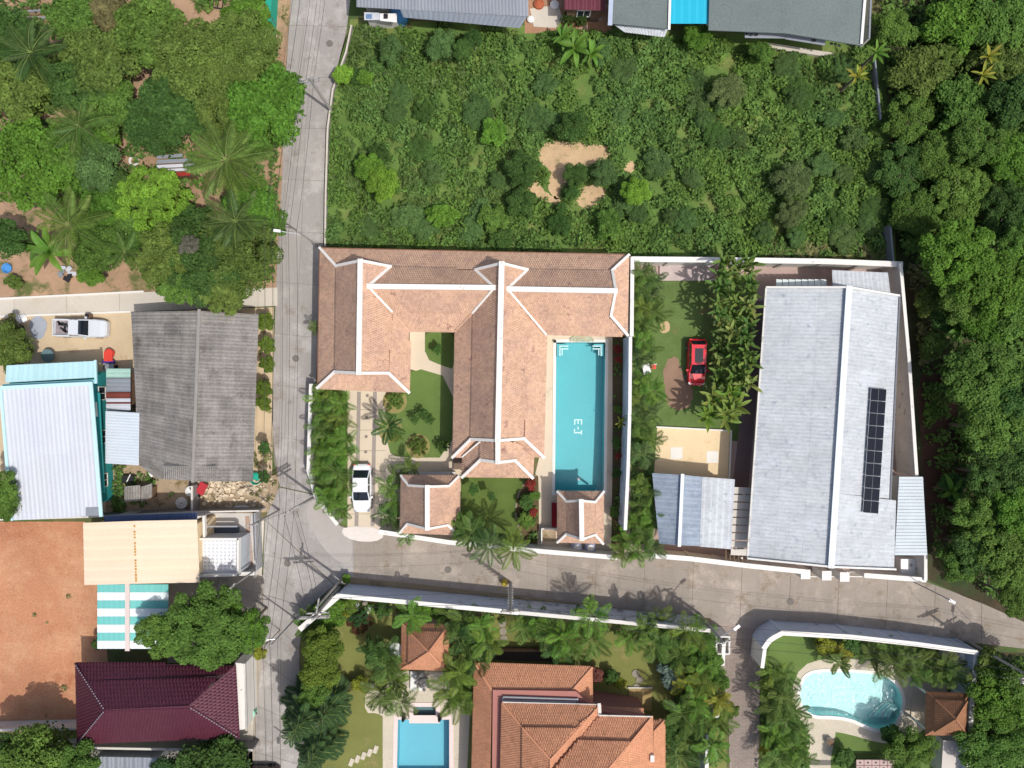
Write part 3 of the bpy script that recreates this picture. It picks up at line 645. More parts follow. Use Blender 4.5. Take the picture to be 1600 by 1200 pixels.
wall([(1353, 899), (1444, 906)], 2.4, 'white wall right of the gate pillars beneath the metal roof', mat=m_white, capw=.45)
wall([(1018, 868), (1080, 873), (1170, 884), (1256, 893)], 2.4, 'long white wall in front of the grey garage and metal roof', mat=m_white, capw=.45)
for i, (x, y) in enumerate(((1258, 897), (1291, 899), (1319, 901))):
    g = thing('gate_pillar', ('left', 'middle', 'right')[i]+' of the three white square pillars at the compound gate', 'pillar', W(x, y, 0).xy.to_3d(), group='gate pillars')
    g.location = W(x, y, 2.3); g.location.z = 0
    MB().box((0, 0, 1.15), (.75, .75, 2.3)).build('shaft', m_white, g); MB().box((0, 0, 2.36), (.88, .88, .12)).build('coping', m_white, g)
gt = thing('sliding_gate', 'white barred sliding gate behind the gate pillars', 'gate', W(1300, 893))
for k in range(22): MB().box((-3.2+k*.3, 0, .95), (.05, .04, 1.7)).build('bar', m_white, gt)
for z in (.12, 1.78): MB().box((0, 0, z), (6.6, .08, .08)).build('rail', m_white, gt)
mh = thing('metal_roof_house', 'large house under a weathered pale grey metal gable roof with solar panels', 'house')
walls(mh, [(1222, 466), (1387, 470), (1377, 768), (1385, 862), (1202, 845)], 3.9, m_whitew)
a, b, c, d = W(1326, 450, 5.6), W(1298, 884, 5.6), W(1168, 871, 4.0), W(1197, 450, 4.0)
sheets(a, b, c, d, 18, 3, m_zinc, mh, tint=.03, pitch=.34, amp=.02)
a, b, c, d = W(1326, 450, 5.6), W(1303, 770, 5.6), W(1389, 779, 4.2), W(1403.5, 463, 4.2)
sheets(a, b, c, d, 13, 3, m_zinc, mh, tint=.03, pitch=.34, amp=.02)
a, b, c, d = W(1303, 770, 5.6), W(1298, 884, 5.6), W(1397, 888, 4.1), W(1400, 782, 4.1)
sheets(a, b, c, d, 5, 3, m_zinc, mh, tint=.03, pitch=.34, amp=.02)
cap([W(1326, 450, 5.72), W(1298, 884, 5.72)], mh, .55, M('zinc_cap', A(222, 230, 234), .05, .5, .5), .08)
cap([W(1326, 449, 5.7), W(1403.5, 462, 4.3)], mh, .16, m_white, .16, 'bargeboard'); cap([W(1326, 449, 5.7), W(1197, 449, 4.1)], mh, .16, m_white, .16, 'bargeboard')
cap([W(1298, 885, 5.7), W(1398, 889, 4.2)], mh, .16, m_white, .16, 'bargeboard'); cap([W(1298, 885, 5.7), W(1168, 872, 4.1)], mh, .16, m_white, .16, 'bargeboard')
cap([W(1404.5, 463, 4.1), W(1390, 779, 4.1)], mh, .14, M('gutter_grey', A(120, 124, 130), .05, 1), .14, 'gutter'); cap([W(1196, 450, 3.9), W(1167, 871, 3.9)], mh, .14, m_whitew, .14, 'gutter')
gable(W(1197, 452, 4.0), W(1402, 466, 4.0), W(1326, 452, 5.5), mh); gable(W(1170, 868, 4.0), W(1396, 885, 4.0), W(1298, 881, 5.5), mh)
sheets(W(1300, 422, 3.7), W(1387, 426, 3.7), W(1392, 466, 3.6), W(1302, 462, 3.6), 4, 1, m_zinc, mh, tint=.05, pitch=.35)
for i in range(8): # glazed awning
    x = 1213+i*10; MB().slab([W(x, 436, 3.0), W(x+9, 437, 3.0), W(x+9, 449, 2.9), W(x, 448, 2.9)], .04).build('glass_panel', M('awning_glass', A(200, 214, 212), .06, 1, .2), mh)
for i in range(10):
    t0, t1 = i/10+.0015, (i+1)/10-.0015
    def Q(u, v):
        x = 1361+24.5*u-13*v; y = 606+2*u+195*v; z = 4.95-.45*u+.22
        return W(x, y, z)
    pn = MB().slab([Q(0, t0), Q(1, t0), Q(1, t1), Q(0, t1)], .04).build('solar_panel', m_alu, mh)
    L = Vector((0, 0, .004)); q = lambda u, v: Q(.015+.97*u, t0+(t1-t0)*(.012+.976*v))
    for cu in (0, 1):
        MB().slab([q(cu*.505, 0)+L, q(cu*.505+.495, 0)+L, q(cu*.505+.495, 1)+L, q(cu*.505, 1)+L], .003).build('solar_cell', m_solar, pn)
ann = thing('annex', 'narrow lean-to annex with a ribbed pale roof at the east wall', 'annex')
sheets(W(1405, 745, 3.6), W(1442, 746, 3.5), W(1446, 840, 3.5), W(1399, 840, 3.6), 1, 1, m_zinc, ann)
for i in range(24):
    t0, t1 = i/24, (i+1)/24-.004; y = lambda t: 745+123*t
    MB().slab([W(1405-7*t0, y(t0), 3.75-.012*(i % 2)), W(1442+7*t0, y(t0), 3.65), W(1442+7*t1, y(t1), 3.62), W(1405-7*t1, y(t1), 3.72-.012*(i % 2))], .05).build('roof_plank', M('ribbed_zinc', A(198, 208, 214), .06, .8, .6), ann)
walls(ann, [(1404, 748), (1434, 750), (1436, 856), (1400, 855)], 3.45, m_whitew, win=False)
wt = thing('corner_slab', 'white tiled slab with a drain cross in the corner behind the annex', 'slab', W(1411, 882))
MB().box((0, 0, .6), (1.75, 1.65, 1.2)).build('block', m_plast, wt); MB().box((.1, .25, 1.22), (.3, .06, .03)).build('drain_cross', m_joint, wt); MB().box((.1, .25, 1.225), (.06, .3, .03)).build('drain_cross', m_joint, wt)
gar = thing('garage', 'grey garage with a low ridged roof south of the cream patio', 'garage')
walls(gar, [(1032, 748), (1140, 755), (1136, 846), (1040, 840)], 2.9, m_cream2)
gz = M('grey_garage_sheet', A(150, 162, 176), .08, .4, .6, fine=.14, fscale=4, objcol=True, wear=(A(120, 132, 150), .6, .5, .2))
sheets(W(1066, 742, 3.9), W(1061, 852, 3.9), W(1030, 849, 3.1), W(1019, 739, 3.1), 7, 1, gz, gar, tint=.05)
sheets(W(1066, 742, 3.9), W(1061, 852, 3.9), W(1093, 853, 3.4), W(1097, 745, 3.4), 7, 1, gz, gar, tint=.05)
sheets(W(1097, 745, 3.45), W(1148, 749, 3.3), W(1142, 858, 3.3), W(1093, 854, 3.45), 5, 1, m_zinc, gar, tint=.04)
cap([W(1066, 742, 4), W(1061, 852, 4)], gar, .3, M('zinc_cap', A(222, 230, 234), .05, .5, .5), .08)
per = thing('stepped_walkway', 'pale slatted walkway roof between the garage and the metal roofed house', 'walkway')
for i in range(9):
    y0 = 761+i*12; MB().slab([W(1147-i*.6, y0, 2.6), W(1173-i*.5, y0+1, 2.6), W(1172.5-i*.5, y0+11.2, 2.6), W(1146.5-i*.6, y0+10.2, 2.6)], .08).build('roof_slat', M('pale_slab', A(214, 208, 198), .04, .8), per)
for x, y in ((1150, 766), (1168, 766), (1146, 862), (1165, 862)): MB().box(W(x, y, 0).xy.to_3d()+Vector((0, 0, 1.28)), (.15, .15, 2.5)).build('post', m_white, per)
pgr = thing('pergola_bars', 'row of five dark bars beside the white wall south of the garage', 'pergola', W(1145, 868, 0))
for i in range(5): MB().beam(W(1134+i*6.5, 855, 2.3)-W(1145, 868, 0), W(1134+i*6.5, 878, 2.3)-W(1145, 868, 0), .1, .12).build('bar', m_wood, pgr)
for x in (1133, 1161):
    for y in (857, 875):
        p = W(x, y, 0)-W(1145, 868, 0); MB().box((p.x, p.y, 1.1), (.08, .08, 2.2)).build('post', m_wood, pgr)
pat = sheet('patio', [(1027, 667), (1142, 673), (1138, 760), (1021, 752)], .02, m_cream2)
cap([W(1026, 667, .1), W(1142, 673, .1), W(1139, 748, .1)], pat, .14, m_white, .14, 'kerb')
for x, y in ((1057, 708), (1113, 714)): MB().prism(WP([(x-9, y-9), (x+9, y-9), (x+9, y+9), (x-9, y+9)]), .02, .03).build('skylight_tile', m_white, pat)
dk = sheet('house_shadow_strip', [(1178, 470), (1196, 470), (1168, 775), (1143, 770)], .016, M('shadowed_mauve_paving', A(140, 118, 118), .08, .6, fine=.1))  # house shadow painted as a darker strip over the mauve paving
for i in range(5): cap([W(1180+i*3-i*.4, 470, .03), W(1146+i*5, 770, .03)], dk, .03, m_joint, .02, 'paving_joint')
wh = thing('folding_table', 'white plastic table in the planting left of the red car', 'table', W(1008, 577))
MB().box((0, 0, .72), (.7, .95, .06), .25).build('tabletop', m_plast, wh)
for sx in (-1, 1):
    for sy in (-1, 1): MB().tube((sx*.25, sy*.35, 0), (sx*.28, sy*.38, .7), .03).build('leg', m_plast, wh)
sd = thing('plastic_chair', 'white plastic chair with a red cushion beside the white garden table', 'chair', W(1020, 573))
MB().box((0, 0, .42), (.45, .45, .05)).build('seat', m_redp, sd); MB().box((0, .22, .7), (.45, .05, .5)).build('backrest', m_plast, sd)
for sx in (-1, 1):
    for sy in (-1, 1): MB().tube((sx*.18, sy*.18, 0), (sx*.18, sy*.18, .4), .025).build('leg', m_plast, sd)
# ------------------------------------------------------------ south compound with the orange tiled house
sheet('south_garden_lawn', [(470, 965), (532, 931), (1108, 985), (1131, 1008), (1138, 1320), (470, 1320)], .006, m_lawn2, [POOL2, SPA])
wall([(531, 931), (660, 943), (808, 957)], 3.6, 'long pale blue wall with white coping south of the side road, west half', posts=0, capw=.4)
wall([(810, 957), (960, 971), (1108, 985)], 3.6, 'long pale blue wall with mouldy coping south of the side road, east half', mat=M('mouldy_blue_wall', A(190, 196, 206), .1, .8, .8, wear=(A(120, 124, 130), 1.2, .5, .15)), capm=m_whitew, posts=0)
wall([(529, 931), (493, 962), (470, 982)], 3.0, 'diagonal pale wall with white coping at the corner of the road junction', capw=.5, posts=0)
gh = thing('gate_house', 'small white walled enclosure at the corner of the side drive', 'enclosure', W(1117, 993, 0))
for c, d in (((-.6, 0, 1.3), (.15, 1.7, 2.6)), ((.6, 0, 1.3), (.15, 1.7, 2.6)), ((0, -.8, 1.3), (1.05, .15, 2.6)), ((0, .8, 1.3), (1.05, .15, 2.6))): MB().box(c, d).build('wall_panel', m_whitew, gh)
MB().box((0, 0, .5), (1.0, 1.4, 1.0)).build('inner_box', m_alu, gh)
wall([(1131, 1006), (1129, 1038)], 2.6, 'white wall end beside the brick paved side drive', mat=m_white, posts=0)
wall([(1106, 1150), (1104, 1200), (1104, 1260)], 2.4, 'pale wall glimpsed through the hedge west of the brick side drive', mat=m_bluew, posts=0)
tag(MB().lathe([(.25, 0), (.25, 2.4), (.3, 2.45), (.45, 2.75), (.3, 3.1), (.05, 3.2)], W(1105, 1093, 0), 16).build('gate_lamp', m_plast, smooth=True), 'white globe lamp on the wall beside the brick side drive', 'lamp')
p2 = pool('swimming_pool', 'bright blue rectangular pool west of the orange tiled house', POOL2, 1.4, m_pool2, m_water, .42, m_pinkrim)
sp = pool('spa_pool', 'small grey green spa basin at the head of the bright blue pool', SPA, .6, m_spa, m_water, .4, m_pinkrim, wz=-.06, rimz=.034)
sheet('pool_deck', [(598, 1060), (640, 1048), (716, 1050), (735, 1100), (724, 1320), (598, 1320)], .012, m_deck, [POOL2, SPA])
sheet('deck_pad', smooth_loop([(571, 1079), (600, 1079), (602, 1122), (590, 1114), (570, 1114)], 1), .02, m_deck)
for i, x in enumerate((647, 660)):
    l = thing('sun_lounger', ('left', 'right')[i]+' of two white sun loungers south of the garden pavilion', 'sun lounger', W(x, 1062, 0), math.radians(-2), 'sun loungers by the pavilion')
    MB().box((0, -.25, .3), (.62, 1.35, .1)).build('seat', m_plast, l); MB().box((0, .68, .42), (.62, .58, .08)).build('backrest', m_plast, l)
    for sx in (-1, 1):
        for y in (-.8, .5): MB().box((sx*.25, y, .12), (.06, .06, .24)).build('leg', m_plast, l)
for i, (x, y) in enumerate(((632, 1112), (688, 1112))):
    s = thing('garden_statue', ('left', 'right')[i]+' of two dark water spout figures at the head of the blue pool', 'statue', W(x, y+6, 0), group='spout figures')
    MB().box((0, 0, .2), (.4, .4, .4)).build('plinth', m_rock, s); MB().lathe([(.14, .4), (.2, .6), (.16, .9), (.08, 1.0), (.12, 1.12), (.02, 1.25)], (0, 0, 0), 10).build('figure', m_dark, s, smooth=True)
tank = thing('satellite_dish', 'round white disc on a post left of the garden pavilion', 'satellite dish', W(624, 1001, 0))
MB().tube((0, 0, 0), (0, 0, 2.2), .06).build('pole', m_alu, tank); MB().lathe([(.1, 2.15), (.45, 2.25), (.7, 2.45), (.68, 2.45), (.4, 2.3), (.05, 2.22)], (0, 0, 0), 24).build('reflector', m_plast, tank, smooth=True)
def hip_pavilion(name, label, cor, apex, E, R, mat, step=None, posts=True):
    t = thing(name, label, 'pavilion'); P = [W(x, y, E) for x, y in cor]; a = W(apex[0], apex[1], R)
    for i in range(4): tiled_slope([P[i], P[(i+1) % 4], a], t, mat)
    if step:   # raised upper tier on the north and west sides
        Q = [p.lerp(a, step)+Vector((0, 0, .28)) for p in P]; a2 = a+Vector((0, 0, .25))
        for i in range(4): tiled_slope([Q[i], Q[(i+1) % 4], a2], t, mat); cap([Q[i], a2], t, .13, mat, .08, lift=.1)
    for i in range(4): cap([P[i], P[i].lerp(a, step or 1)], t, .13, mat, .08, lift=.07)
    cen = sum(P, Vector())/4
    for p in P:
        q = p.lerp(cen, .15); MB().tube((q.x, q.y, 0), (q.x, q.y, E), .12, n=10).build('post', m_white, t)
    q = [p.lerp(cen, .12) for p in P]; MB().prism(q, .02, .14).build('floor_slab', m_cream, t)
    return t
hip_pavilion('garden_pavilion', 'square orange hip roofed pavilion above the blue pool', [(628, 973), (701, 976), (701, 1048), (627, 1045)], (671, 1016), 2.9, 5.0, m_tile2, .26)
hip_pavilion('brown_pavilion', 'square brown hip roofed pavilion beside the kidney shaped pool', [(1448, 1081), (1513, 1084), (1510, 1149), (1446, 1148)], (1490, 1121), 2.9, 4.8, m_tile3, .26)
oh = thing('orange_house', 'large house with layered orange tile hip roofs south of the palm garden', 'house')
def S(*pts, mat=m_tile2): tiled_slope([W(*p) for p in pts], oh, mat)
def K(*pts, w_=.14, mat=None): cap([W(*p) for p in pts], oh, w_, mat or m_tile2, .08, lift=.08)
S((742, 1035, 3), (925, 1043, 3), (893, 1080, 4.0), (768, 1077, 4.0)); S((742, 1035, 3), (768, 1077, 4.0), (764, 1290, 4.0), (735, 1290, 3)); S((925, 1043, 3), (926, 1110, 3), (893, 1104, 4), (893, 1080, 4.0))
K((742, 1035, 3), (768, 1077, 4), w_=.2); K((925, 1043, 3), (893, 1080, 4), w_=.2)
MB().prism([W(x, y, 4.3) for x, y in ((770, 1078), (900, 1080), (930, 1110), (1010, 1122), (1010, 1290), (768, 1290))], 0, 4.3).build('wall', M('house_wall_pink', A(176, 120, 110), .05, .5), oh)
# upper hip roof: eave z 5.2, break z 6.4, apex z 7.6
S((785, 1098, 5.0), (937, 1102, 5.0), (900, 1138, 6.1), (817, 1137, 6.1)); S((785, 1098, 5.0), (817, 1137, 6.1), (815, 1290, 6.1), (780, 1290, 5.0))
S((817, 1137, 6.3), (900, 1138, 6.3), (860, 1186, 7.5)); S((817, 1137, 6.3), (860, 1186, 7.5), (860, 1290, 7.5), (815, 1290, 6.3)); S((937, 1102, 5.0), (941, 1290, 5.0), (860, 1290, 7.5), (860, 1186, 7.5), (900, 1138, 6.25))
K((785, 1098, 5), (817, 1137, 6.1)); K((817, 1137, 6.35), (860, 1186, 7.5), (860, 1290, 7.5)); K((937, 1102, 5), (860, 1186, 7.5))
# right block: eave z 5, break, ridge further south
S((937, 1117, 5.2), (1019, 1119, 5.2), (986, 1159, 6.2), (903, 1157, 6.2)); S((903, 1157, 6.45), (986, 1159, 6.45), (930, 1225, 8.2), (850, 1222, 8.2)); S((1019, 1119, 5.2), (1021, 1290, 5.2), (930, 1290, 8.2), (930, 1225, 8.2), (986, 1159, 6.35))
K((1019, 1119, 5.2), (986, 1159, 6.35), (930, 1225, 8.2)); K((937, 1117, 5.3), (1018, 1119, 5.3), w_=.1, mat=m_whitew)
S((1018, 1125, 3.6), (1038, 1125, 3.4), (1021, 1143, 4.3)); S((1038, 1125, 3.4), (1039, 1290, 3.4), (1020, 1290, 4.3), (1021, 1143, 4.3)); K((1038, 1125, 3.4), (1021, 1143, 4.3))
S((940, 1105, 3.3), (1006, 1107, 3.3), (1006, 1125, 3.7), (940, 1122, 3.7))
K((936, 1100, 5.1), (937, 1116, 5.1), w_=.3, mat=m_whitew); K((785, 1096.5, 4.9), (937, 1100.5, 4.9), w_=.12, mat=m_whitew)
pp = MB()
for a, b in (((786, 1089, 4.5), (902, 1093, 4.5)), ((786, 1094, 4.4), (900, 1097, 4.4)), ((786, 1089, 4.45), (786, 1096, 4.45)), ((815, 1090, 4.45), (815, 1096, 4.45)), ((902, 1091, 4.45), (902, 1099, 4.45))): pp.tube(W(*a), W(*b), .11)
pp.build('gutter_pipe', m_alu, oh)
tag(MB().box(W(1018, 1182, 5.2), (.35, .6, .8)).build('chimney', m_whitew, oh), None)
ter2 = thing('stepping_terrace', 'small paved landing with white edging north east of the orange house', 'terrace', W(1000, 1092))
MB().box((0, 0, .06), (2.2, 2.2, .12)).build('floor_slab', M('yellowish_paving', A(168, 146, 96), .1, .8), ter2); MB().box((0, 1.15, .1), (2.4, .12, .2)).build('edging', m_whitew, ter2)
gw = sheet('house_plinth', [(760, 1010), (860, 1012), (862, 1034), (760, 1030)], .02, M('dark_paving', A(92, 80, 72), .1, .8))
cap([W(756, 1014, .5), W(862, 1015, .5)], gw, .2, m_wood, .5, 'garden_border')
for i, (x, y) in enumerate([(785, 974), (786, 986), (787, 998), (993, 1052), (999, 1062), (994, 1074)]):
    r = .38; tag(MB().lathe([(r, 0), (r, .05), (r*.9, .07)], W(x, y, .012), 9).build('stepping_stone', m_rock), 'pale round stepping stone in the lawn, '+('north', 'middle', 'south')[i % 3]+('ernmost of three beside the western palm clump' if i < 3 else ' one of three north of the paved landing'), 'stepping stone', 'stepping stones in the palm garden')
ordn = ['first', 'second', 'third', 'fourth', 'fifth', 'sixth', 'seventh', 'eighth', 'ninth', 'tenth', 'eleventh', 'twelfth', 'thirteenth', 'fourteenth', 'fifteenth', 'sixteenth', 'seventeenth', 'eighteenth', 'nineteenth', 'twentieth']
for i in range(5):
    x = 549+i*9.5; y = 1191-i*5; tag(MB().box(W(x, y, .04), (.4, .75, .07), -.35).build('stepping_stone', m_deck), ordn[i]+' oblong stepping stone from the left, leading to the blue pool deck', 'stepping stone', 'oblong stepping stones')
# ------------------------------------------------------------ compound with the kidney pool
sheet('east_garden_lawn', smooth_loop([(1195, 1010), (1222, 990), (1330, 990), (1525, 1020), (1520, 1320), (1188, 1320), (1190, 1050)], 0), .006, m_lawn, [POOL3])
KO = smooth_loop([(1235, 1078), (1252, 1040), (1290, 1028), (1340, 1030), (1400, 1038), (1440, 1068), (1450, 1110), (1440, 1150), (1395, 1162), (1370, 1160), (1330, 1148), (1298, 1142), (1298, 1320), (1266, 1320), (1262, 1140), (1240, 1112)], 1)
sheet('kidney_deck', KO, .012, m_deck, [POOL3])
p3 = pool('swimming_pool', 'kidney shaped aqua pool with glittering ripples', POOL3, 1.1, m_pool3, m_water3, .32, m_white)
for k in range(4):
    c = [(1381+k*6, 1128-k*1), (1374+k*5, 1121-k*2)]
    pts = [(1368+k*7, 1128-k*1.5), (1376+k*5.5, 1118-k*1.5), (1388+k*3.5, 1109), (1396+k*2.2, 1105)]
    mb = MB(); pts = smooth_loop(pts, 2, False)
    for i in range(len(pts)-1): mb.beam(W(*pts[i])+Vector((0, 0, -.95+k*.2)), W(*pts[i+1])+Vector((0, 0, -.95+k*.2)), .42, .2+.002*i)
    mb.build('pool_step', m_pool3 if k % 2 else M('pale_step', A(190, 214, 214), .05, 1), p3)
wl = smooth_loop([(1194, 1012), (1203, 999), (1222, 989)], 2, False)
wall([(1191, 1042), (1195, 1012)], 3.0, 'short white wall running south from the rounded corner of the kidney pool garden', mat=m_white, posts=0)
wall(wl, 3.1, 'rounded pale blue corner wall with white coping where the side drive meets the road', capw=.45, posts=0)
wall([(1223, 989), (1330, 995), (1430, 1006), (1524, 1019)], 3.1, 'pale blue road wall with white coping north of the kidney shaped pool', capw=.42, posts=4.5)
wall([(1526, 1019), (1522, 1062), (1517, 1120), (1512, 1200), (1508, 1270)], 3.0, 'white topped wall along the east side of the kidney pool garden', capw=.4, posts=0)
for i, x in enumerate((1492, 1509)):
    u = thing('water_tank', ('tan', 'white')[i]+' round water tank in the corner of the kidney pool garden', 'water tank', W(x, 1029, 1.6).xy.to_3d(), group='round tanks')
    MB().lathe([(.58, 0), (.62, .1), (.62, 1.4), (.45, 1.62), (.2, 1.7)], (0, 0, 0), 20).build('tank_body', m_plast if i else M('tan_plastic', A(210, 196, 180), .05, 1), u, smooth=True)
    MB().lathe([(.22, 1.68), (.22, 1.76), (.05, 1.78)], (0, 0, 0), 14).build('lid', m_plast, u)
bo = thing('thatched_umbrella', 'round grey thatched umbrella in the woodland east of the kidney pool wall', 'umbrella', W(1555, 1050, 2).xy.to_3d())
MB().tube((0, 0, 0), (0, 0, 2.1), .06).build('pole', m_wood, bo); MB().lathe([(1.25, 1.6), (.7, 2.0), (.02, 2.3)], (0, 0, 0), 18).build('canopy', M('thatch', A(150, 138, 122), .15, 3, bump=.6), bo)
st = thing('planter_screen', 'pinkish breeze block screen with rows of square holes at the bottom edge', 'screen', W(1352, 1190, 0))
for i in range(5):
    for j in range(4):
        MB().box((-1.0+i*.75, .45-j*.55+(i*.0), .95), (.7, .5, .12)).build('panel', M('pink_panel', A(196, 170, 164), .05, 1), st); 
        MB().box((-1.0+i*.75, .45-j*.55, 1.02), (.18, .16, .03)).build('hole', m_dark, st)
for sx in (-1.3, 2.3):
    for sy in (-1.3, .6): MB().box((sx, sy, .44), (.08, .08, .88)).build('leg', m_dark, st)
lb = thing('pool_cabinet', 'small square white box at the edge of the kidney pool path', 'box', W(1294, 1155, 0))
MB().box((0, 0, .3), (.5, .5, .6)).build('box', m_whitew, lb); MB().box((0, 0, .62), (.56, .56, .05)).build('lid', m_wood, lb)
shp = thing('white_shed', 'low white shed beneath the big shrub south of the brown pavilion', 'shed')
walls(shp, [(1478, 1160), (1505, 1161), (1502, 1215), (1476, 1215)], 2.2, m_whitew, win=False)
MB().slab([W(1474, 1157, 2.4), W(1494, 1158, 2.4), W(1490, 1220, 2.3), W(1470, 1220, 2.3)], .08).build('roof', M('shed_roof', A(206, 198, 190), .05, .5), shp)
nb = thing('sunbed_canopy', 'flat white canopy edge at the bottom of the kidney pool garden', 'canopy', W(1300, 1203, 0))
MB().box((0, 0, 2.2), (5.6, .5, .08)).build('roof', m_plast, nb)
for sx in (-2.6, 2.6): MB().tube((sx, 0, 0), (sx, 0, 2.2), .05).build('post', m_alu, nb)
# ------------------------------------------------------------ western houses
cy = thing('cyan_roof_house', 'house with a pale cyan roof and a larger white ribbed roof at the left edge', 'house')
walls(cy, [(14, 584), (138, 580), (143, 790), (24, 798)], 3.6, m_tealw)
sheets(W(8, 598, 4.4), W(149, 590, 4.4), W(150, 564, 3.9), W(10, 571, 3.9), 6, 1, m_cyan, cy, tint=.02, pitch=.5, amp=.02)
sheets(W(7, 607, 4.6), W(8, 603, 4.7), W(9, 612, 4.6), W(8, 612, 4.6), 1, 1, m_cyan, cy)
cap([W(8, 603, 4.5), W(148, 596, 4.5)], cy, .35, M('teal_flashing', A(150, 214, 218), .04, 1, .5), .1)
cap([W(150, 564, 4.1), W(151, 598, 4.5)], cy, .2, m_cyan, .14, 'bargeboard')
sheets(W(2, 607, 4.9), W(143, 600, 4.9), W(159, 805, 4.2), W(20, 813, 4.2), 10, 2, m_zincw, cy, tint=.03, pitch=.34, amp=.03)
cap([W(2, 606, 4.95), W(143, 599, 4.95), W(159, 805, 4.25)], cy, .3, m_cyan, .12, 'bargeboard'); cap([W(2, 606, 4.95), W(19, 812, 4.25)], cy, .22, m_cyan, .12, 'bargeboard')
MB().slab([W(144, 612, 2.6), W(156, 614, 2.6), W(163, 770, 2.6), W(150, 772, 2.6)], .1).build('canopy', m_tealw, cy)
for y0, y1 in ((628, 651), (674, 698)): MB().slab([W(147, y0, 2.66), W(151, y0, 2.66), W(153, y1, 2.66), W(149, y1, 2.66)], .03).build('window_frame', m_white, cy)
MB().slab([W(134, 793, 4.3), W(159, 793, 4.35), W(160, 806, 4.3), W(134, 806, 4.3)], .03).build('patch_sheet', m_greysheet, cy)
og = thing('grey_roof_house', 'long house under old grey corrugated fibre sheets beside the road', 'house')
walls(og, [(214, 496), (372, 500), (366, 728), (230, 712), (212, 712)], 3.2, m_whitew)
sheets(W(312, 486, 5.0), W(302, 752, 5.0), W(218, 727, 3.3), W(205, 487, 3.3), 14, 4, m_oldroof, og, tint=.07, pitch=.28, amp=.055, dark=(.08, .84))
sheets(W(312, 486, 5.0), W(302, 752, 5.0), W(395, 752, 3.4), W(404, 491, 3.4), 14, 5, m_oldroof, og, tint=.07, pitch=.28, amp=.055, dark=(.10, .8))
cap([W(312, 485, 5.06), W(302, 752, 5.06)], og, .28, M('grey_cap', A(150, 146, 140), .08, 1), .07)
sheets(W(218, 727, 3.4), W(302, 729, 4.6), W(302, 751, 4.5), W(245, 748, 3.4), 6, 1, m_oldroof, og, tint=.08, pitch=.3)
ver = thing('veranda', 'narrow slatted timber veranda under the south edge of the grey corrugated roof', 'veranda')
for i in range(26): x = 256+i*3.15; MB().slab([W(x, 728, 4.95), W(x+1.6, 728, 4.95), W(x+1.6, 749, 4.75), W(x, 749, 4.75)], .05).build('slat', m_oldroof, ver)
for x in (258, 330): MB().tube(W(x, 747, 0), W(x, 747, 4.7), .07).build('post', m_wood, ver)
ln = thing('lean_to', 'patchwork lean-to of green, grey and rusty sheets west of the grey corrugated roof', 'shed')
for y0, y1, m in ((576, 590, M('faded_green_sheet', A(170, 206, 192), .1, 1, .6)), (591, 612, m_greysheet), (613, 622, m_rust), (622.5, 628, m_zincw), (628.5, 631, m_rust), (631, 641, m_zincw)):
    corr(W(166, y0, 2.5), W(166, y1, 2.5), W(204, y1, 2.9), W(204, y0, 2.9), m, ln, name='roof_sheet')
walls(ln, [(170, 582), (200, 582), (200, 636), (170, 636)], 2.3, m_wood, win=False)
ln2 = thing('lean_to', 'pale ribbed steel lean-to at the south west corner of the grey corrugated roof', 'shed')
sheets(W(218, 645, 3.5), W(217, 727, 3.5), W(165, 724, 3.2), W(165, 642, 3.2), 6, 1, M('light_ribbed_sheet', A(206, 216, 224), .04, .6, .5), ln2, pitch=.25)
walls(ln2, [(170, 648), (212, 650), (212, 720), (170, 718)], 3.0, m_wood, win=False)
cr = thing('cream_roof_house', 'flat cream ribbed steel roof over the house between the red dirt plot and the terrace', 'house')
walls(cr, [(136, 822), (304, 820), (306, 900), (140, 902)], 4.6, m_cream2)
sheets(W(210, 814, 5.3), W(213, 912, 5.3), W(132, 914, 5.0), W(130, 817, 5.0), 6, 1, m_creamr, cr, tint=.012, pitch=.5, amp=.03)
sheets(W(210, 814, 5.3), W(213, 912, 5.3), W(312, 910, 5.0), W(308, 812, 5.0), 6, 1, m_creamr, cr, tint=.012, pitch=.5, amp=.03)
for k in range(20):
    if random.random() < .8: y = 822+k*4.5; MB().box(W(210+k*.14, y, 5.345), (.1+random.random()*.08, .12+random.random()*.1, .03)).build('rust_screw', M('rust_spot', A(196, 150, 80), .2, 3), cr)
bl = thing('blue_lean_to', 'dark blue ribbed lean-to strip north of the cream roof', 'shed')
sheets(W(163, 806, 3.8), W(308, 801, 3.8), W(308, 816, 3.7), W(163, 819, 3.7), 5, 1, M('navy_sheet', A(84, 104, 144), .1, .6, .6), bl)
walls(bl, [(170, 809), (318, 806), (300, 815), (170, 818)], 3.5, m_whitew, win=False)
sw = thing('striped_awning', 'teal and white striped translucent awning south of the cream roof', 'awning')
for i in range(8):
    y0 = 913+i*12.6; m = m_teal if i % 2 == 0 else M('white_stripe_sheet', A(236, 248, 248), .03, .5, .5)
    for x0, x1, c0, c1 in ((152, 197, 3.4, 3.7), (203, 263, 3.7, 3.4)):
        corr(W(x0, y0, c0), W(x1, y0, c1), W(x1, y0+12.4, c1), W(x0, y0+12.4, c0), m, sw, pitch=.5, amp=.015, lift=.002)
cap([W(200, 913, 3.72), W(200, 1014, 3.72)], sw, .4, M('pinkish_beam', A(222, 206, 200), .05, 1), .1, 'ridge_beam')
for x in (156, 258):
    for y in (918, 1006): MB().tube(W(x, y, 0), W(x, y, 3.4), .06).build('post', m_alu, sw)
tr_ = thing('roof_terrace', 'white terrace building with a tiled floor, right of the cream roof', 'house')
MB().prism([W(x, y, 3) for x, y in ((313, 842), (373, 842), (373, 896), (313, 898))], 0, 3.0).build('floor_slab', M('terrace_base', A(206, 210, 216), .04, 1), tr_)
mb = MB()
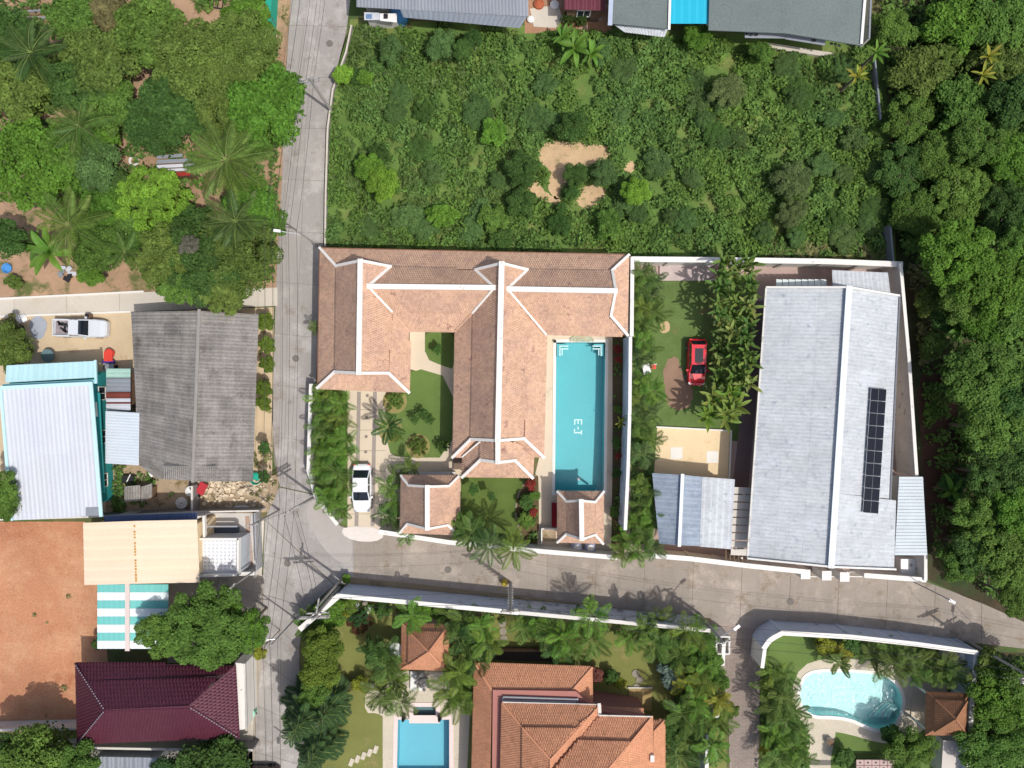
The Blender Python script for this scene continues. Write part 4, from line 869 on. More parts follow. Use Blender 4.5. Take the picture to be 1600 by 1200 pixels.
for i in range(9):
    for j in range(8): x = 317+i*6.2+(j % 2)*1; y = 848+j*5.6; mb.box(W(x, y, 3.03), (.28, .28, .06), math.pi/4)
mb.build('floor_tile', M('glazed_tile', A(246, 246, 248), .03, 1, .4), tr_, kind='stuff')
for a, b in (((312, 841), (374, 841)), ((374, 841), (374, 897)), ((374, 897), (312, 899))): cap([W(*a, 3.3), W(*b, 3.3)], tr_, .18, m_white, .55, 'parapet')
MB().prism([W(x, y, .5) for x, y in ((322, 822), (368, 822), (371, 826), (371, 839), (322, 840))], 0, .5).build('shaded_opening', M('opening_shade_grey', A(84, 92, 104), .1, 2), tr_)  # dark slab colour stands in for the shade in the opening
cap([W(320, 806, 3.2), W(321, 842, 3.2)], tr_, .2, m_white, .4, 'parapet'); cap([W(322, 822, 2.5), W(371, 822, 2.5)], tr_, .14, m_alu, .2, 'parapet')
sheet('terrace_forecourt', [(312, 800), (402, 802), (402, 898), (312, 900)], .03, M('forecourt', A(206, 202, 198), .05, .5, wear=(A(180, 160, 140), .5, .6, .15)))
sheet('forecourt_strip', [(383, 806), (390, 806), (396, 884), (388, 886)], .038, M('rose_strip', A(184, 158, 142), .08, .8))
wall([(398, 802), (401, 890)], 1.6, 'thin grey gate rail in front of the white terrace building', 'fence', mat=m_alu, th=.08, capm=m_alu, capw=.12, posts=1.5, name='gate_rail')
wall([(312, 898), (396, 896)], 1.5, 'low white wall south of the white terrace building', mat=m_white, posts=0)
wall([(0, 812), (132, 808), (300, 800), (404, 798)], 1.8, 'low grey wall between the rubble yard and the terrace building', mat=M('grey_wall', A(140, 138, 136), .1, 1), capm=m_whitew, capw=.14, th=.14, posts=0)
wall([(300, 760), (300, 797)], 1.4, 'short grey partition wall beside the concrete well ring', mat=M('grey_wall', A(140, 138, 136), .1, 1), capm=m_whitew, capw=.16, posts=0)
ma = thing('maroon_roof_house', 'house with a glossy maroon hip roof and a white side wall', 'house')
P = dict(nw=(118, 1036, 3.6), ne=(368, 1040, 3.6), se=(374, 1152, 3.6), sw=(121, 1162, 3.6), a=(165, 1109, 6), b=(296, 1103, 6), m1=(136, 1064, 4.5), m2=(342, 1057, 4.4))
Pm = {k: W(*v) for k, v in P.items()}
u = Vector((0, 0, .16))
for keys in (('nw', 'ne', 'm2', 'm1'), ('nw', 'a', 'sw'), ('sw', 'a', 'b', 'se'), ('se', 'b', 'ne')):
    tiled_slope([Pm[k] for k in keys], ma, m_maroon, tw=.3, tl=.36, rise=.025)
tiled_slope([Pm['m1']+u, Pm['m2']+u, Pm['b']+u*.3, Pm['a']+u*.3], ma, m_maroon, tw=.3, tl=.36, rise=.025)
for k in (('nw', 'a'), ('sw', 'a'), ('a', 'b'), ('b', 'se'), ('b', 'ne')): cap([Pm[k[0]], Pm[k[1]]], ma, .14, m_maroon, .06, lift=.08)
for k in (('nw', 'a'), ('sw', 'a'), ('b', 'se')):
    for i in range(1, 20): MB().box(Pm[k[0]].lerp(Pm[k[1]], i/20)+Vector((0, 0, .15)), (.09, .09, .04)).build('ridge_screw', m_alu, ma)
walls(ma, [(130, 1078), (358, 1078), (364, 1140), (130, 1148)], 3.5, m_white)
MB().prism([W(x, y, 3) for x, y in ((366, 1036), (382, 1038), (383, 1140), (370, 1142))], 0, 2.9).build('side_wall', m_white, ma)
MB().prism([W(x, y, .3) for x, y in ((372, 1122), (396, 1121), (393, 1170), (330, 1166), (120, 1172), (120, 1160), (370, 1150))], 0, .25).build('plinth', m_lane, ma)
for i, y in enumerate((1055, 1085)):
    tag(MB().box(W(390, y, .05), (.62, .62, .07), math.pi/4).build('paving_diamond', m_white), ('upper', 'lower')[i]+' of two white diamond slabs set in the roadside by the maroon roof', 'paving slab', 'white diamond slabs')
fo = thing('green_bin', 'faded green wheeled bin leaning beside the maroon roofed house', 'bin', W(396, 1108))
MB().tube((0, 0, 0), (0, 0, .9), .38, .48, 12).build('bin_body', M('faded_green', A(130, 190, 160), .1, 2), fo); MB().lathe([(.5, .9), (.5, .96), (.1, 1.02)], (0, 0, 0), 12).build('lid', M('faded_green2', A(150, 205, 178), .1, 2), fo)
for s_ in (-1, 1): MB().tube((s_*.3, -.35, .12), (s_*.36, -.35, .12), .12).build('wheel', m_black, fo)
wall([(-20, 1141), (118, 1138)], 1.6, 'low pale wall along the south edge of the red dirt plot', mat=m_whitew, posts=0, capw=.2)
wall([(120, 1168), (330, 1172), (394, 1172)], 1.8, 'low wall with a pale coping south of the maroon roofed house', mat=M('grey_wall', A(140, 138, 136), .1, 1), capm=m_whitew, posts=0, capw=.2)
sheet('south_alley', [(-100, 1145), (395, 1165), (392, 1320), (-100, 1320)], .012, M('alley_concrete', A(128, 124, 118), .1, .6, fine=.12))
gs = thing('grey_tin_roof', 'low grey tin roof between the trees at the bottom left', 'shed')
sheets(W(140, 1182, 2.6), W(250, 1184, 2.6), W(250, 1206, 2.4), W(140, 1206, 2.4), 8, 1, m_greysheet, gs, tint=.08)
walls(gs, [(146, 1185), (245, 1186), (245, 1204), (146, 1204)], 2.3, m_whitew, win=False)
# ------------------------------------------------------------ northern buildings
ng = thing('grey_sheet_building', 'long building with grey ribbed sheets at the top beside the road', 'house')
sheets(W(557, -60, 4.6), W(823, -60, 4.6), W(826, 26, 4.0), W(557, 11, 4.0), 17, 2, m_greysheet, ng, tint=.06, pitch=.3)
sheets(W(625, 14, 4.0), W(826, 22, 4.0), W(812, 44, 3.5), W(630, 27, 3.6), 12, 1, M('smooth_grey_sheet', A(128, 136, 146), .08, .4, .7, objcol=True), ng, tint=.03, pitch=.4)
walls(ng, [(562, -60), (818, -60), (812, 8), (640, 0), (562, -12)], 3.4, m_whitew)
sh2 = thing('market_stall_shed', 'low white flat roofed shed with a grey skylight below the grey ribbed roof', 'shed')
walls(sh2, [(572, 22), (618, 23), (618, 27), (572, 26)], 2.1, m_whitew, win=False)
MB().slab([W(569, 19, 2.35), W(593, 20, 2.35), W(593, 31, 2.3), W(569, 31, 2.3)], .07).build('roof_sheet', m_zincw, sh2); MB().slab([W(593.5, 21, 2.4), W(620, 21, 2.4), W(620, 35, 2.3), W(593.5, 32, 2.3)], .07).build('roof_sheet', m_plast, sh2)
MB().slab([W(572, 22, 2.42), W(581, 22, 2.42), W(581, 29, 2.4), W(572, 29, 2.4)], .03).build('skylight', M('blue_glass', A(110, 140, 180), .05, 1, .3), sh2)
for y in (23.5, 27): MB().box(W(603, y, 2.5), (.35, .2, .12)).build('vent', m_dark, sh2)
tb = thing('blue_tarp_stack', 'stack of goods under a bright blue tarpaulin at the end of the white shed', 'tarpaulin', W(627, 29, 0))
MB().lathe([(.9, 0), (.9, 1.2), (.7, 1.75), (.3, 1.95)], (0, 0, 0), 8).build('tarpaulin', m_bluep, tb)
MB().box((0, 0, .05), (2.1, 1.7, .1)).build('pallet', m_wood, tb)
mr = thing('maroon_sheet_shed', 'shed with dark maroon ribbed sheets in the northern yard', 'shed')
sheets(W(882, -60, 3.4), W(946, -60, 3.4), W(946, 17, 3.0), W(882, 15, 3.0), 5, 1, M('maroon_sheet', A(104, 52, 62), .08, 1, .6), mr, pitch=.3)
walls(mr, [(888, -60), (940, -60), (940, 10), (888, 10)], 2.8, m_wood)
for i, x in enumerate((887, 908)):
    pb = thing('potted_shrub', ('left', 'right')[i]+' of two round shrubs in rings in the northern yard', 'potted plant', W(x, 37, 0), group='round shrubs in the northern yard')
    MB().lathe([(.3, 0), (.42, .4), (.46, .42), (.4, .42), (.38, .36)], (0, 0, 0), 14).build('pot', m_clay, pb)
    pb['_crown'] = 1
gg = thing('green_grey_roof_house', 'house with a grey green shingle roof and white edge trim left of the turquoise roof', 'house')
MB().slab([W(961, -60, 4.6), W(1047, -60, 4.6), W(1044, 45, 4.0), W(957, 37, 4.0)], .12).build('roof_slope', m_greyroof, gg)
cap([W(957, -60, 4.6), W(953, 38, 4.0)], gg, .4, M('steel_edge', A(176, 188, 206), .05, 1), .1, 'gutter'); cap([W(1048, -60, 4.6), W(1045, 46, 4.0)], gg, .22, m_white, .12, 'gutter')
sheets(W(960, 39, 3.4), W(1044, 45, 3.4), W(1038, 58, 3.0), W(975, 50, 3.0), 5, 1, m_zinc, gg)
walls(gg, [(965, -60), (1042, -60), (1040, 8), (963, 4)], 3.8, m_whitew)
ty = thing('turquoise_roof_house', 'narrow bright turquoise roof between two grey green roofs', 'house')
sheets(W(1048, -60, 4.4), W(1109, -60, 4.4), W(1107, 37, 3.8), W(1047, 37, 3.8), 5, 1, m_brightcy, ty, pitch=.4, amp=.02)
walls(ty, [(1052, -60), (1104, -60), (1102, 2), (1052, 2)], 3.7, m_whitew)
gr2 = thing('wide_grey_roof_house', 'wide grey green roofed house at the top edge with a broken awning', 'house')
MB().slab([W(1110, -60, 4.8), W(1232, -60, 5.1), W(1228, 52, 4.3), W(1107, 47, 4.0)], .12).build('roof_slope', m_greyroof, gr2)
MB().slab([W(1232, -60, 5.1), W(1354, -60, 4.8), W(1345, 71, 4.0), W(1228, 52, 4.3)], .12).build('roof_slope', m_greyroof, gr2)
cap([W(1355, -60, 4.8), W(1345, 68, 4.0)], gr2, .24, m_white, .12, 'gutter')
walls(gr2, [(1115, -60), (1346, -60), (1318, 26), (1112, 12)], 3.9, m_whitew)
for a, b, c, d in (((1163, 48), (1224, 47), (1228, 60), (1164, 59)), ((1229, 50), (1290, 62), (1289, 71), (1227, 61))):
    MB().slab([W(*a, 3.2), W(*b, 3.2), W(*c, 3.0), W(*d, 3.0)], .06).build('awning', m_greysheet, gr2)
for x, y in ((1165, 51), (1172, 52), (1180, 52), (1270, 61), (1297, 66), (1303, 67), (1309, 69)): MB().slab([W(x, y, 3.28), W(x+4.5, y+.4, 3.28), W(x+4.5, y+4, 3.26), W(x, y+3.6, 3.26)], .03).build('opening', m_dark, gr2)
MB().prism([W(x, y, .4) for x, y in ((1200, 66), (1302, 82), (1308, 90), (1196, 74))], 0, .35).build('plinth', m_lane, gr2)
wall([(1362, -40), (1358, 60)], 2.4, 'thin dark wall along the right side of the wide grey roofed house', mat=m_whitew, capm=m_greysheet, capw=.16, posts=0)
wall([(1367, 92), (1376, 186)], .9, 'thin grey wall disappearing into the weeds below the wide grey roof', mat=M('grey_wall', A(140, 138, 136), .1, 1), capm=m_greysheet, capw=.14, posts=0)
wall([(1391, 352), (1396, 410)], 1.5, 'thin dark wall rising north from the corner of the white compound wall', mat=M('grey_wall', A(140, 138, 136), .1, 1), capm=m_greysheet, capw=.14, posts=0)
wall([(549, 40), (541, 80), (520, 140), (512, 200), (509, 300), (508, 384)], .5, 'low kerb wall between the road and the overgrown lot', 'kerb', mat=M('grey_wall', A(140, 138, 136), .1, 1), capm=m_lane, th=.14, capw=.16, posts=0, name='kerb_wall')
# green net fence
gf = thing('net_fence', 'green mesh fence along the left side of the road at the top', 'fence')
nf = [W(x, y, 0) for x, y in ((436, -30), (434, 0), (432, 40), (430, 70), (422, 73))]
for i in range(len(nf)-1):
    p, q = nf[i], nf[i+1]; MB().beam(p+Vector((0, 0, .9)), q+Vector((0, 0, .9)), .05, 1.8).build('net_panel', m_greenn, gf)
    MB().beam(p+Vector((-.2, 0, 1.82)), q+Vector((-.2, 0, 1.82)), .55, .03).build('net_fold', m_greenn, gf)
    MB().tube(p, p+Vector((0, 0, 2)), .05).build('post', m_wood, gf)
# orchard shacks and clutter
sk = thing('tin_shack', 'small shack of grey and white tin strips with one red sheet beneath the coconut palm', 'shed')
for (x0, y0, x1, y1, m) in ((245, 243, 285, 248, m_greysheet), (245, 250, 302, 256, m_greysheet), (245, 258, 304, 263, m_zincw), (244, 265, 296, 269, m_zincw), (260, 271, 297, 277, M('red_sheet', A(150, 48, 44), .1, 1))):
    MB().slab([W(x0, y0, 2.3), W(x1, y0-3, 2.3), W(x1, y1-3, 2.2), W(x0, y1, 2.2)], .04).build('roof_sheet', m, sk)
walls(sk, [(248, 250), (294, 247), (294, 272), (248, 272)], 2.0, m_wood, win=False)
def junk(n, label, cat, x, y, parts):
    t = thing(n, label, cat, W(x, y))
    for nm, f, m in parts: mb = MB(); f(mb); mb.build(nm, m, t)
    return t
junk('water_drum', 'pale blue plastic drum among the orchard trees at the upper left', 'drum', 57, 121, [('drum_body', lambda b: b.lathe([(.4, 0), (.44, .5), (.4, 1)], n=12), m_bluep), ('lid', lambda b: b.lathe([(.42, 1), (.42, 1.05)], n=12), m_bluep)])
junk('tarpaulin_sheet', 'teal tarpaulin spread in the orchard clearing', 'tarpaulin', 202, 112, [('tarpaulin', lambda b: b.box((0, 0, .12), (1.7, .7, .1), .1), m_tealw), ('fold', lambda b: b.box((-1.2, .8, .2), (.6, .6, .15), .4), m_tealw)])
junk('tyre', 'white painted tyre lying on the soil between the orchard trees', 'tyre', 210, 252, [('tyre_ring', lambda b: [b.tube((.4*math.cos(a*.5236), .4*math.sin(a*.5236), .12), (.4*math.cos((a+1)*.5236), .4*math.sin((a+1)*.5236), .12), .11, n=6) for a in range(12)], m_plast)])
junk('blue_basin', 'blue plastic basin on the sand at the left edge above the lane', 'basin', 14, 420, [('basin_body', lambda b: b.lathe([(.35, 0), (.5, .35), (.46, .35), (.3, .05)], n=14), m_bluep)])
junk('scrap_pile', 'heap of grey scrap and bags beneath the banana plants by the lane', 'scrap heap', 106, 428, [('scrap_piece', (lambda i: lambda b: b.box((math.cos(i*2.4)*.5, math.sin(i*2.4)*.55, .15+.05*i), (.8-.08*i, .4, .12), i*1.3))(i), (m_zincw, m_greysheet, m_dark)[i % 3]) for i in range(7)])
junk('planter_box', 'small brown planter post at the lane edge above the pickup', 'planter', 142, 494, [('box', lambda b: b.box((0, 0, .3), (.45, .45, .6)), m_wood), ('soil', lambda b: b.box((0, 0, .61), (.36, .36, .03)), m_dark)])
junk('white_sacks', 'two white sacks on the ground beside the round lime green shrub', 'sacks', 293, 347, [('sack', lambda b: b.lathe([(.5, 0), (.6, .2), (.3, .42)], (-.4, -.1, 0), 9), m_plast), ('sack', lambda b: b.lathe([(.4, 0), (.5, .2), (.25, .36)], (.45, .25, 0), 9), m_plast)])
junk('timber_stack', 'stack of grey planks in the clearing at the top left', 'timber', 48, 25, [('plank', (lambda i: lambda b: b.box((0, i*.32-.6, .12+.02*i), (3.3, .2, .06), .03*i))(i), (m_wood, m_greysheet)[i % 2]) for i in range(5)])
junk('wooden_ladder', 'dark wooden rack lying on the soil at the top of the orchard', 'ladder', 335, 5, [('rail', lambda b: b.box((0, .5, .15), (2.4, .1, .08), -.15), m_dark), ('rail', lambda b: b.box((0, -.5, .15), (2.4, .1, .08), -.15), m_dark)]+[('rung', (lambda i: lambda b: b.box((-.9+i*.45, .1-i*.05, .2), (.08, 1.1, .06), -.15))(i), m_dark) for i in range(5)])
junk('paddling_pool', 'flat grey blue round mat left of the pickup truck', 'mat', 60, 512, [('mat_body', lambda b: b.prism([((1.0+.1*math.sin(3*a))*.82*math.cos(a), 1.15*math.sin(a)) for a in [i*.26 for i in range(24)]], 0, .05), M('grey_mat', A(166, 172, 182), .06, 1.5))])
junk('rubbish_bags', 'white and black rubbish bags near the mat in the sand yard', 'rubbish', 30, 508, [('bag', lambda b: b.lathe([(.5, 0), (.6, .3), (.2, .6)], (-.2, .5, 0), 9), m_plast), ('bag', lambda b: b.lathe([(.45, 0), (.5, .3), (.2, .5)], (.1, -.4, 0), 9), m_dark), ('bag', lambda b: b.lathe([(.4, 0), (.45, .25), (.15, .4)], (.5, .6, 0), 9), m_plast)])
junk('laundry_pile', 'white sheets and an orange cloth beside the shrub at the left edge', 'cloth', 27, 545, [('cloth', lambda b: b.lathe([(.6, 0), (.5, .25), (.15, .35)], n=8), m_plast), ('cloth', lambda b: b.lathe([(.45, 0), (.4, .2), (.1, .25)], (-.8, .1, 0), 8), m_clay)])
junk('round_table', 'grey green round garden table at the edge of the pale cyan roof', 'table', 82, 556, [('tabletop', lambda b: b.lathe([(.62, .7), (.62, .76)], n=18), M('slate_green', A(104, 130, 134), .06, 1)), ('leg', lambda b: b.tube((0, 0, 0), (0, 0, .7), .08), m_dark)])
junk('red_ride_on_cart', 'red and blue pedal cart parked near the lean-to', 'cart', 175, 560, [('seat', lambda b: b.lathe([(.42, .2), (.42, .6), (.3, .66)], (0, .5, 0), 10), m_redp), ('canopy', lambda b: b.box((0, .15, .62), (.82, .9, .1)), m_redp), ('footboard', lambda b: b.box((-.1, -.35, .4), (1.1, .28, .3)), M('violet_plastic', A(70, 56, 140), .05, 1)), ('basket', lambda b: b.box((0, -.8, .35), (.85, .5, .25)), m_alu)]+[('wheel', (lambda s: lambda b: b.tube((s*.5, -.85, .22), (s*.6, -.85, .22), .22, n=12))(s), m_black) for s in (-1, 1)])
junk('wheelbarrow', 'red wheelbarrow on the rubble south of the grey corrugated roof', 'wheelbarrow', 319, 762, [('tray', lambda b: b.box((0, 0, .5), (.75, 1.15, .22), -.5), M('red_metal', A(186, 58, 66), .06, 1, .4)), ('handle', lambda b: b.tube((.3, .4, .5), (.9, 1.1, .6), .035), m_dark), ('handle', lambda b: b.tube((-.1, .6, .5), (.4, 1.3, .6), .035), m_dark), ('wheel', lambda b: b.tube((-.45, -.75, .2), (-.35, -.7, .2), .2, n=12), m_black)])
junk('tyre', 'dark rubber tyre tube around the red wheelbarrow', 'tyre', 309, 757, [('tyre_ring', lambda b: [b.tube((.75*math.cos(a*.5236), .75*math.sin(a*.5236), .12), (.75*math.cos((a+1)*.5236), .75*math.sin((a+1)*.5236), .12), .1, n=6) for a in range(2, 9)], m_dark)])
junk('well_ring', 'round concrete well lid in the shade of the rubble yard', 'well', 286, 785, [('lid', lambda b: b.lathe([(.58, 0), (.58, .35), (.5, .38)], n=20), m_whitew), ('handle', lambda b: b.box((0, 0, .4), (.2, .06, .05)), m_dark)])
junk('plastic_sheet', 'crumpled white plastic sheet on the rubble near the road corner', 'plastic sheet', 379, 794, [('sheet_body', lambda b: b.prism([(-1.2, -.1), (-.6, .25), (.2, .3), (.9, .1), (1.1, -.15), (0, -.2)], .02, .12), m_plast)])
junk('white_basin', 'white oval basin beside the wheelbarrow in the rubble yard', 'basin', 299, 767, [('basin_body', lambda b: b.lathe([(.42, 0), (.5, .25), (.42, .25), (.3, .08)], n=14), m_plast)])
co = thing('chicken_coop', 'low coop roofed with two grey fibre sheets in the shady yard', 'coop')
for x0, x1, s_ in ((194, 219, 0), (220, 238, 3)): corr(W(x0, 760+s_*.2, 1.5), W(x1, 758-s_, 1.5), W(x1, 782-s_*2, 1.3), W(x0, 785, 1.3), m_oldroof, co, pitch=.25)
walls(co, [(197, 763), (235, 762), (235, 779), (197, 782)], 1.3, m_wood, win=False)
junk('dark_trough', 'dark square trough with white pipes in the green patch south of the lean-to', 'trough', 204, 748, [('trough_body', lambda b: b.box((0, 0, .25), (1.1, .75, .5)), m_dark), ('pipe', lambda b: b.tube((-.1, -.3, .55), (.3, .5, .6), .05), m_plast)])
junk('white_crate', 'small white tilted crate by the end of the slatted veranda', 'crate', 241, 739, [('box', lambda b: b.box((0, 0, .2), (.5, .5, .4), .6), m_plast), ('lid', lambda b: b.box((0, 0, .42), (.54, .54, .04), .6), m_plast)])
rb = MB()
for i in range(420):
    x = random.uniform(300, 425); y = random.uniform(748, 798)
    if random.random() < .35: x = random.uniform(320, 400); y = random.uniform(752, 775)
    s = random.uniform(.08, .34); rb.box(W(x, y, s*.3), (s, s*random.uniform(.5, 1), s*.6), random.random()*3)
tag(rb.build('rubble', M('rubble_stone', A(206, 190, 164), .2, 2, isl=.3), kind='stuff'), 'pale broken stones scattered south of the grey corrugated roof', 'rubble')
tag(MB().prism(WP([(828, 14), (872, 8), (880, 30), (868, 44), (834, 42)]), .01, .05).build('concrete_pad', m_lane), 'cracked pale concrete pad in the northern yard', 'paving')
junk('rubbish_bags', 'orange and white rubbish beside the grey ribbed roof in the northern yard', 'rubbish', 842, 8, [('bag', lambda b: b.lathe([(.5, 0), (.5, .3), (.2, .5)], n=9), m_clay), ('bag', lambda b: b.lathe([(.4, 0), (.45, .3), (.2, .4)], (1.5, -.1, 0), 9), m_plast), ('bag', lambda b: b.lathe([(.3, 0), (.35, .3), (.2, .4)], (-.8, -1.5, 0), 9), m_plast)])
# ------------------------------------------------------------ vehicles
def loft(mb, secs, mi=0, closed_ends=True):
    n = len(secs[0]); b = len(mb.v); vs = [p for s in secs for p in s]; fs = []
    for k in range(len(secs)-1):
        for i in range(n-1): fs.append((k*n+i, k*n+i+1, (k+1)*n+i+1, (k+1)*n+i))
    fs.append(tuple(range(n-1, -1, -1))); fs.append(tuple(range((len(secs)-1)*n, len(secs)*n)))
    # bottom
    for k in range(len(secs)-1): fs.append((k*n, (k+1)*n, (k+1)*n+n-1, k*n+n-1))
    mb.add(vs, fs, mi)
def car(label, cat, px, py, heading, paint, kind='sedan', L=4.5, Wd=1.8):
    """x forward; heading = rotation about z"""
    t = thing('parked_car' if kind != 'pickup' else 'pickup_truck', label, cat, W(px, py, .5).xy.to_3d(), heading)
    h = Wd/2; X = lambda f: (f-.5)*L
    def sec(x, w_, zt, zb=.28): return [(x, -w_, zb), (x, -w_*1.0, (zb+zt)*.5), (x, -w_*.97, zt-.12), (x, -w_*.86, zt), (x, w_*.86, zt), (x, w_*.97, zt-.12), (x, w_, (zb+zt)*.5), (x, w_, zb)]
    if kind == 'pickup':
        b = [(0, .90, .86), (.03, .98, .95), (.30, 1, .96), (.37, 1, .97), (.62, 1, 1.0), (.75, 1, 1.02), (.9, .96, .98), (.97, .86, .9), (1, .7, .75)]
        g = (.345, .375, .56, .68); gh = 1.72
    elif kind == 'hatch':
        b = [(0, .72, .75), (.03, .9, .9), (.1, .99, .95), (.5, 1, .95), (.72, 1, .95), (.86, .96, .9), (.95, .86, .8), (1, .66, .66)]
        g = (.04, .13, .56, .74); gh = 1.45
    else:
        b = [(0, .74, .8), (.03, .88, .9), (.1, .97, .96), (.3, 1, .95), (.7, 1, .95), (.85, .96, .9), (.95, .84, .8), (1, .6, .68)]
        g = (.12, .27, .56, .74); gh = 1.43
    mb = MB(); loft(mb, [sec(X(f), h*a, z) for f, a, z in b]); body = mb.build('body', paint, t, smooth=False)
    if kind == 'pickup':   # cargo bed: recess drawn as inner box of dark floor below rim walls
        m = MB(); m.box((X(.175), 0, .965), (L*.27, Wd*.74, .03)); m.build('bed_floor', M('bed_liner', A(150, 140, 142), .2, 3), t)
        for s in (-1, 1): MB().box((X(.175), s*h*.84, 1.08), (L*.33, .1, .26)).build('bed_side', m_cars, t)
        MB().box((X(.015), 0, 1.06), (.08, Wd*.8, .24)).build('tailgate', m_cars, t)
        mm = MB()
        for q in range(8): mm.box((X(.08+.19*random.random()), random.uniform(-.5, .5), 1.05), (.5, .15, .1), random.random()*3)
        mm.build('cargo', m_dark, t)
    zb = .96; rw = h*.78; bw = h*.88
    xa, xb, xc, xd = X(g[0]), X(g[1]), X(g[2]), X(g[3])
    MB().slab([(xb, -rw, gh), (xc, -rw, gh), (xc, rw, gh), (xb, rw, gh)], .05).build('roof_panel', paint, t)
    MB().slab([(xc+.02, -rw*.97, gh-.01), (xd, -bw*.95, zb), (xd, bw*.95, zb), (xc+.02, rw*.97, gh-.01)], .04).build('windscreen', m_carglass, t)
    MB().slab([(xa, -bw*.93, zb), (xb-.02, -rw*.95, gh-.01), (xb-.02, rw*.95, gh-.01), (xa, bw*.93, zb)], .04).build('rear_window', m_carglass, t)
    for s in (-1, 1):
        vs = [(xa+.08, s*bw, zb-.02), (xd-.1, s*bw, zb-.02), (xc, s*(rw+.0), gh-.03), (xb, s*(rw+.0), gh-.03)]
        m = MB(); vi = vs+[(x, y-s*.05, z) for x, y, z in vs]; m.add(vi, [(0, 1, 2, 3), (7, 6, 5, 4), (0, 4, 5, 1), (1, 5, 6, 2), (2, 6, 7, 3), (3, 7, 4, 0)]); m.build('side_window', m_carglass, t)
        for p, q in (((xa, s*bw*.97, zb), (xb, s*rw, gh)), ((xd, s*bw*.97, zb), (xc, s*rw, gh)), (((xb+xc)/2, s*bw, zb), ((xb+xc)/2, s*rw, gh))): MB().beam(p, q, .09, .06).build('pillar', paint, t)
        mr_ = MB().box((X(g[3]-.06), s*(h+.09), 1.0), (.18, .2, .13)).build('mirror', paint, t)
        hl = MB().box((X(.955), s*h*.66, .7), (.26, .34, .13), -s*.35).build('headlight', m_alu, t)
        tl = MB().box((X(.015), s*h*.7, .78), (.1, .3, .14), s*.2).build('tail_light', m_redp, t)
        for fx in (.19, .81):
            w_ = MB().tube((X(fx), s*(h-.2), .32), (X(fx), s*(h+.01), .32), .32, n=18).build('wheel', m_black, t)
            MB().tube((X(fx), s*(h+.008), .32), (X(fx), s*(h+.02), .32), .2, n=12).build('rim', m_alu, w_)
    MB().box((X(.5), 0, .24), (L*.9, Wd*.9, .16)).build('underbody', m_black, t)
    MB().box((X(.985), 0, .42), (.12, Wd*.62, .2)).build('bumper', paint, t); MB().box((X(.012), 0, .42), (.12, Wd*.7, .2)).build('bumper', paint, t)
    MB().box((X(.745), 0, .955), (.05, Wd*.7, .03)).build('wiper_cowl', m_black, t)
    return t
rc = car('red hatchback with a dark sunroof parked beside the tall hedge', 'car', 1088, 566, -math.pi/2-.02, m_carr, 'hatch', 4.45, 1.78)
MB().box(((.36-.5)*4.45, 0, 1.458), (1.35, .78, .02)).build('sunroof', m_carglass, rc)
car('white sedan parked on the villa driveway', 'car', 566, 762, -math.pi/2, m_carw, 'sedan', 4.6, 1.85)
car('silver white pickup truck parked in the sand yard below the lane', 'pickup truck', 129, 513, -.02, m_cars, 'pickup', 5.0, 1.8)
dv = thing('parked_car', 'dark car at the bottom edge of the road beside the maroon house', 'car', W(405, 1206))
mb = MB(); loft(mb, [[(x, -.85*a, .3), (x, -.85*a, zt-.2), (x, -.7*a, zt), (x, .7*a, zt), (x, .85*a, zt-.2), (x, .85*a, .3)] for x, a, zt in ((-2.2, .85, .9), (-1.9, 1, 1.0), (1.2, 1, 1.0), (1.9, .95, .9), (2.2, .7, .7))]); mb.build('body', M('dark_car_paint', A(58, 44, 40), .02, 1, .3, coat=.5), dv)
mb = MB(); loft(mb, [[(x, -.75*a, .95), (x, -.6*a, zt), (x, .6*a, zt), (x, .75*a, .95)] for x, a, zt in ((-1.6, 1, 1.0), (-1.0, 1, 1.42), (.3, 1, 1.42), (1.0, 1, 1.0))]); mb.build('cabin', m_carglass, dv)
for sx in (-1.3, 1.3):
    for sy in (-1, 1): MB().tube((sx, sy*.65, .32), (sx, sy*.86, .32), .32, n=14).build('wheel', m_black, dv)
# ------------------------------------------------------------ poles and cables
def pole(px, py, h, label, arms=((.0, 1.6),), lamp=None, ang=0.0, ins=True, r=.15):
    t = thing('utility_pole', label, 'utility pole', W(px, py, 0))
    MB().tube((0, 0, 0), (0, 0, h), r, r*.7, 8).build('pole_shaft', m_poleC, t)
    for dz, wd in arms:
        c = MB().box((0, 0, h-.35-dz), (wd, .12, .12), ang).build('crossarm', m_poleC, t)
        if ins:
            for s in (-.46, -.16, .16, .46): MB().lathe([(.05, 0), (.07, .08), (.03, .18)], (s*wd*math.cos(ang), s*wd*math.sin(ang), h-.29-dz), 6).build('insulator', m_alu, t)
    if lamp:
        dx, dy, L = lamp; e = Vector((dx*L, dy*L, h-.9)); MB().tube((0, 0, h-1.5), e, .045, n=6).build('lamp_arm', m_alu, t)
        MB().box(e+Vector((dx*.25, dy*.25, 0)), (.62, .26, .12), math.atan2(dy, dx)).build('lamp_head', m_plast, t)
    return t
pole(518, 174, 7.6, 'concrete utility pole with a white street lamp at the right road edge near the top', ((0, 1.8), (.5, 1.4)), (-1, .0, 1.3), .1)
pole(499, 386, 7.0, 'street lamp pole at the north west corner of the villa roof', (), (-1, .12, 1.8), r=.09)
pole(494, 775, 8.4, 'utility pole with several crossarms at the palm hedge corner', ((0, 2.2), (.5, 2.2), (1.2, 1.6)), None, .5)
pole(437, 797, 7.4, 'small utility pole at the corner of the rubble yard', ((0, 1.2),), None, .2, r=.12)
pole(404, 887, 6.8, 'weathered utility pole by the gate rail of the terrace building', ((0, .9),), None, .9, r=.1)
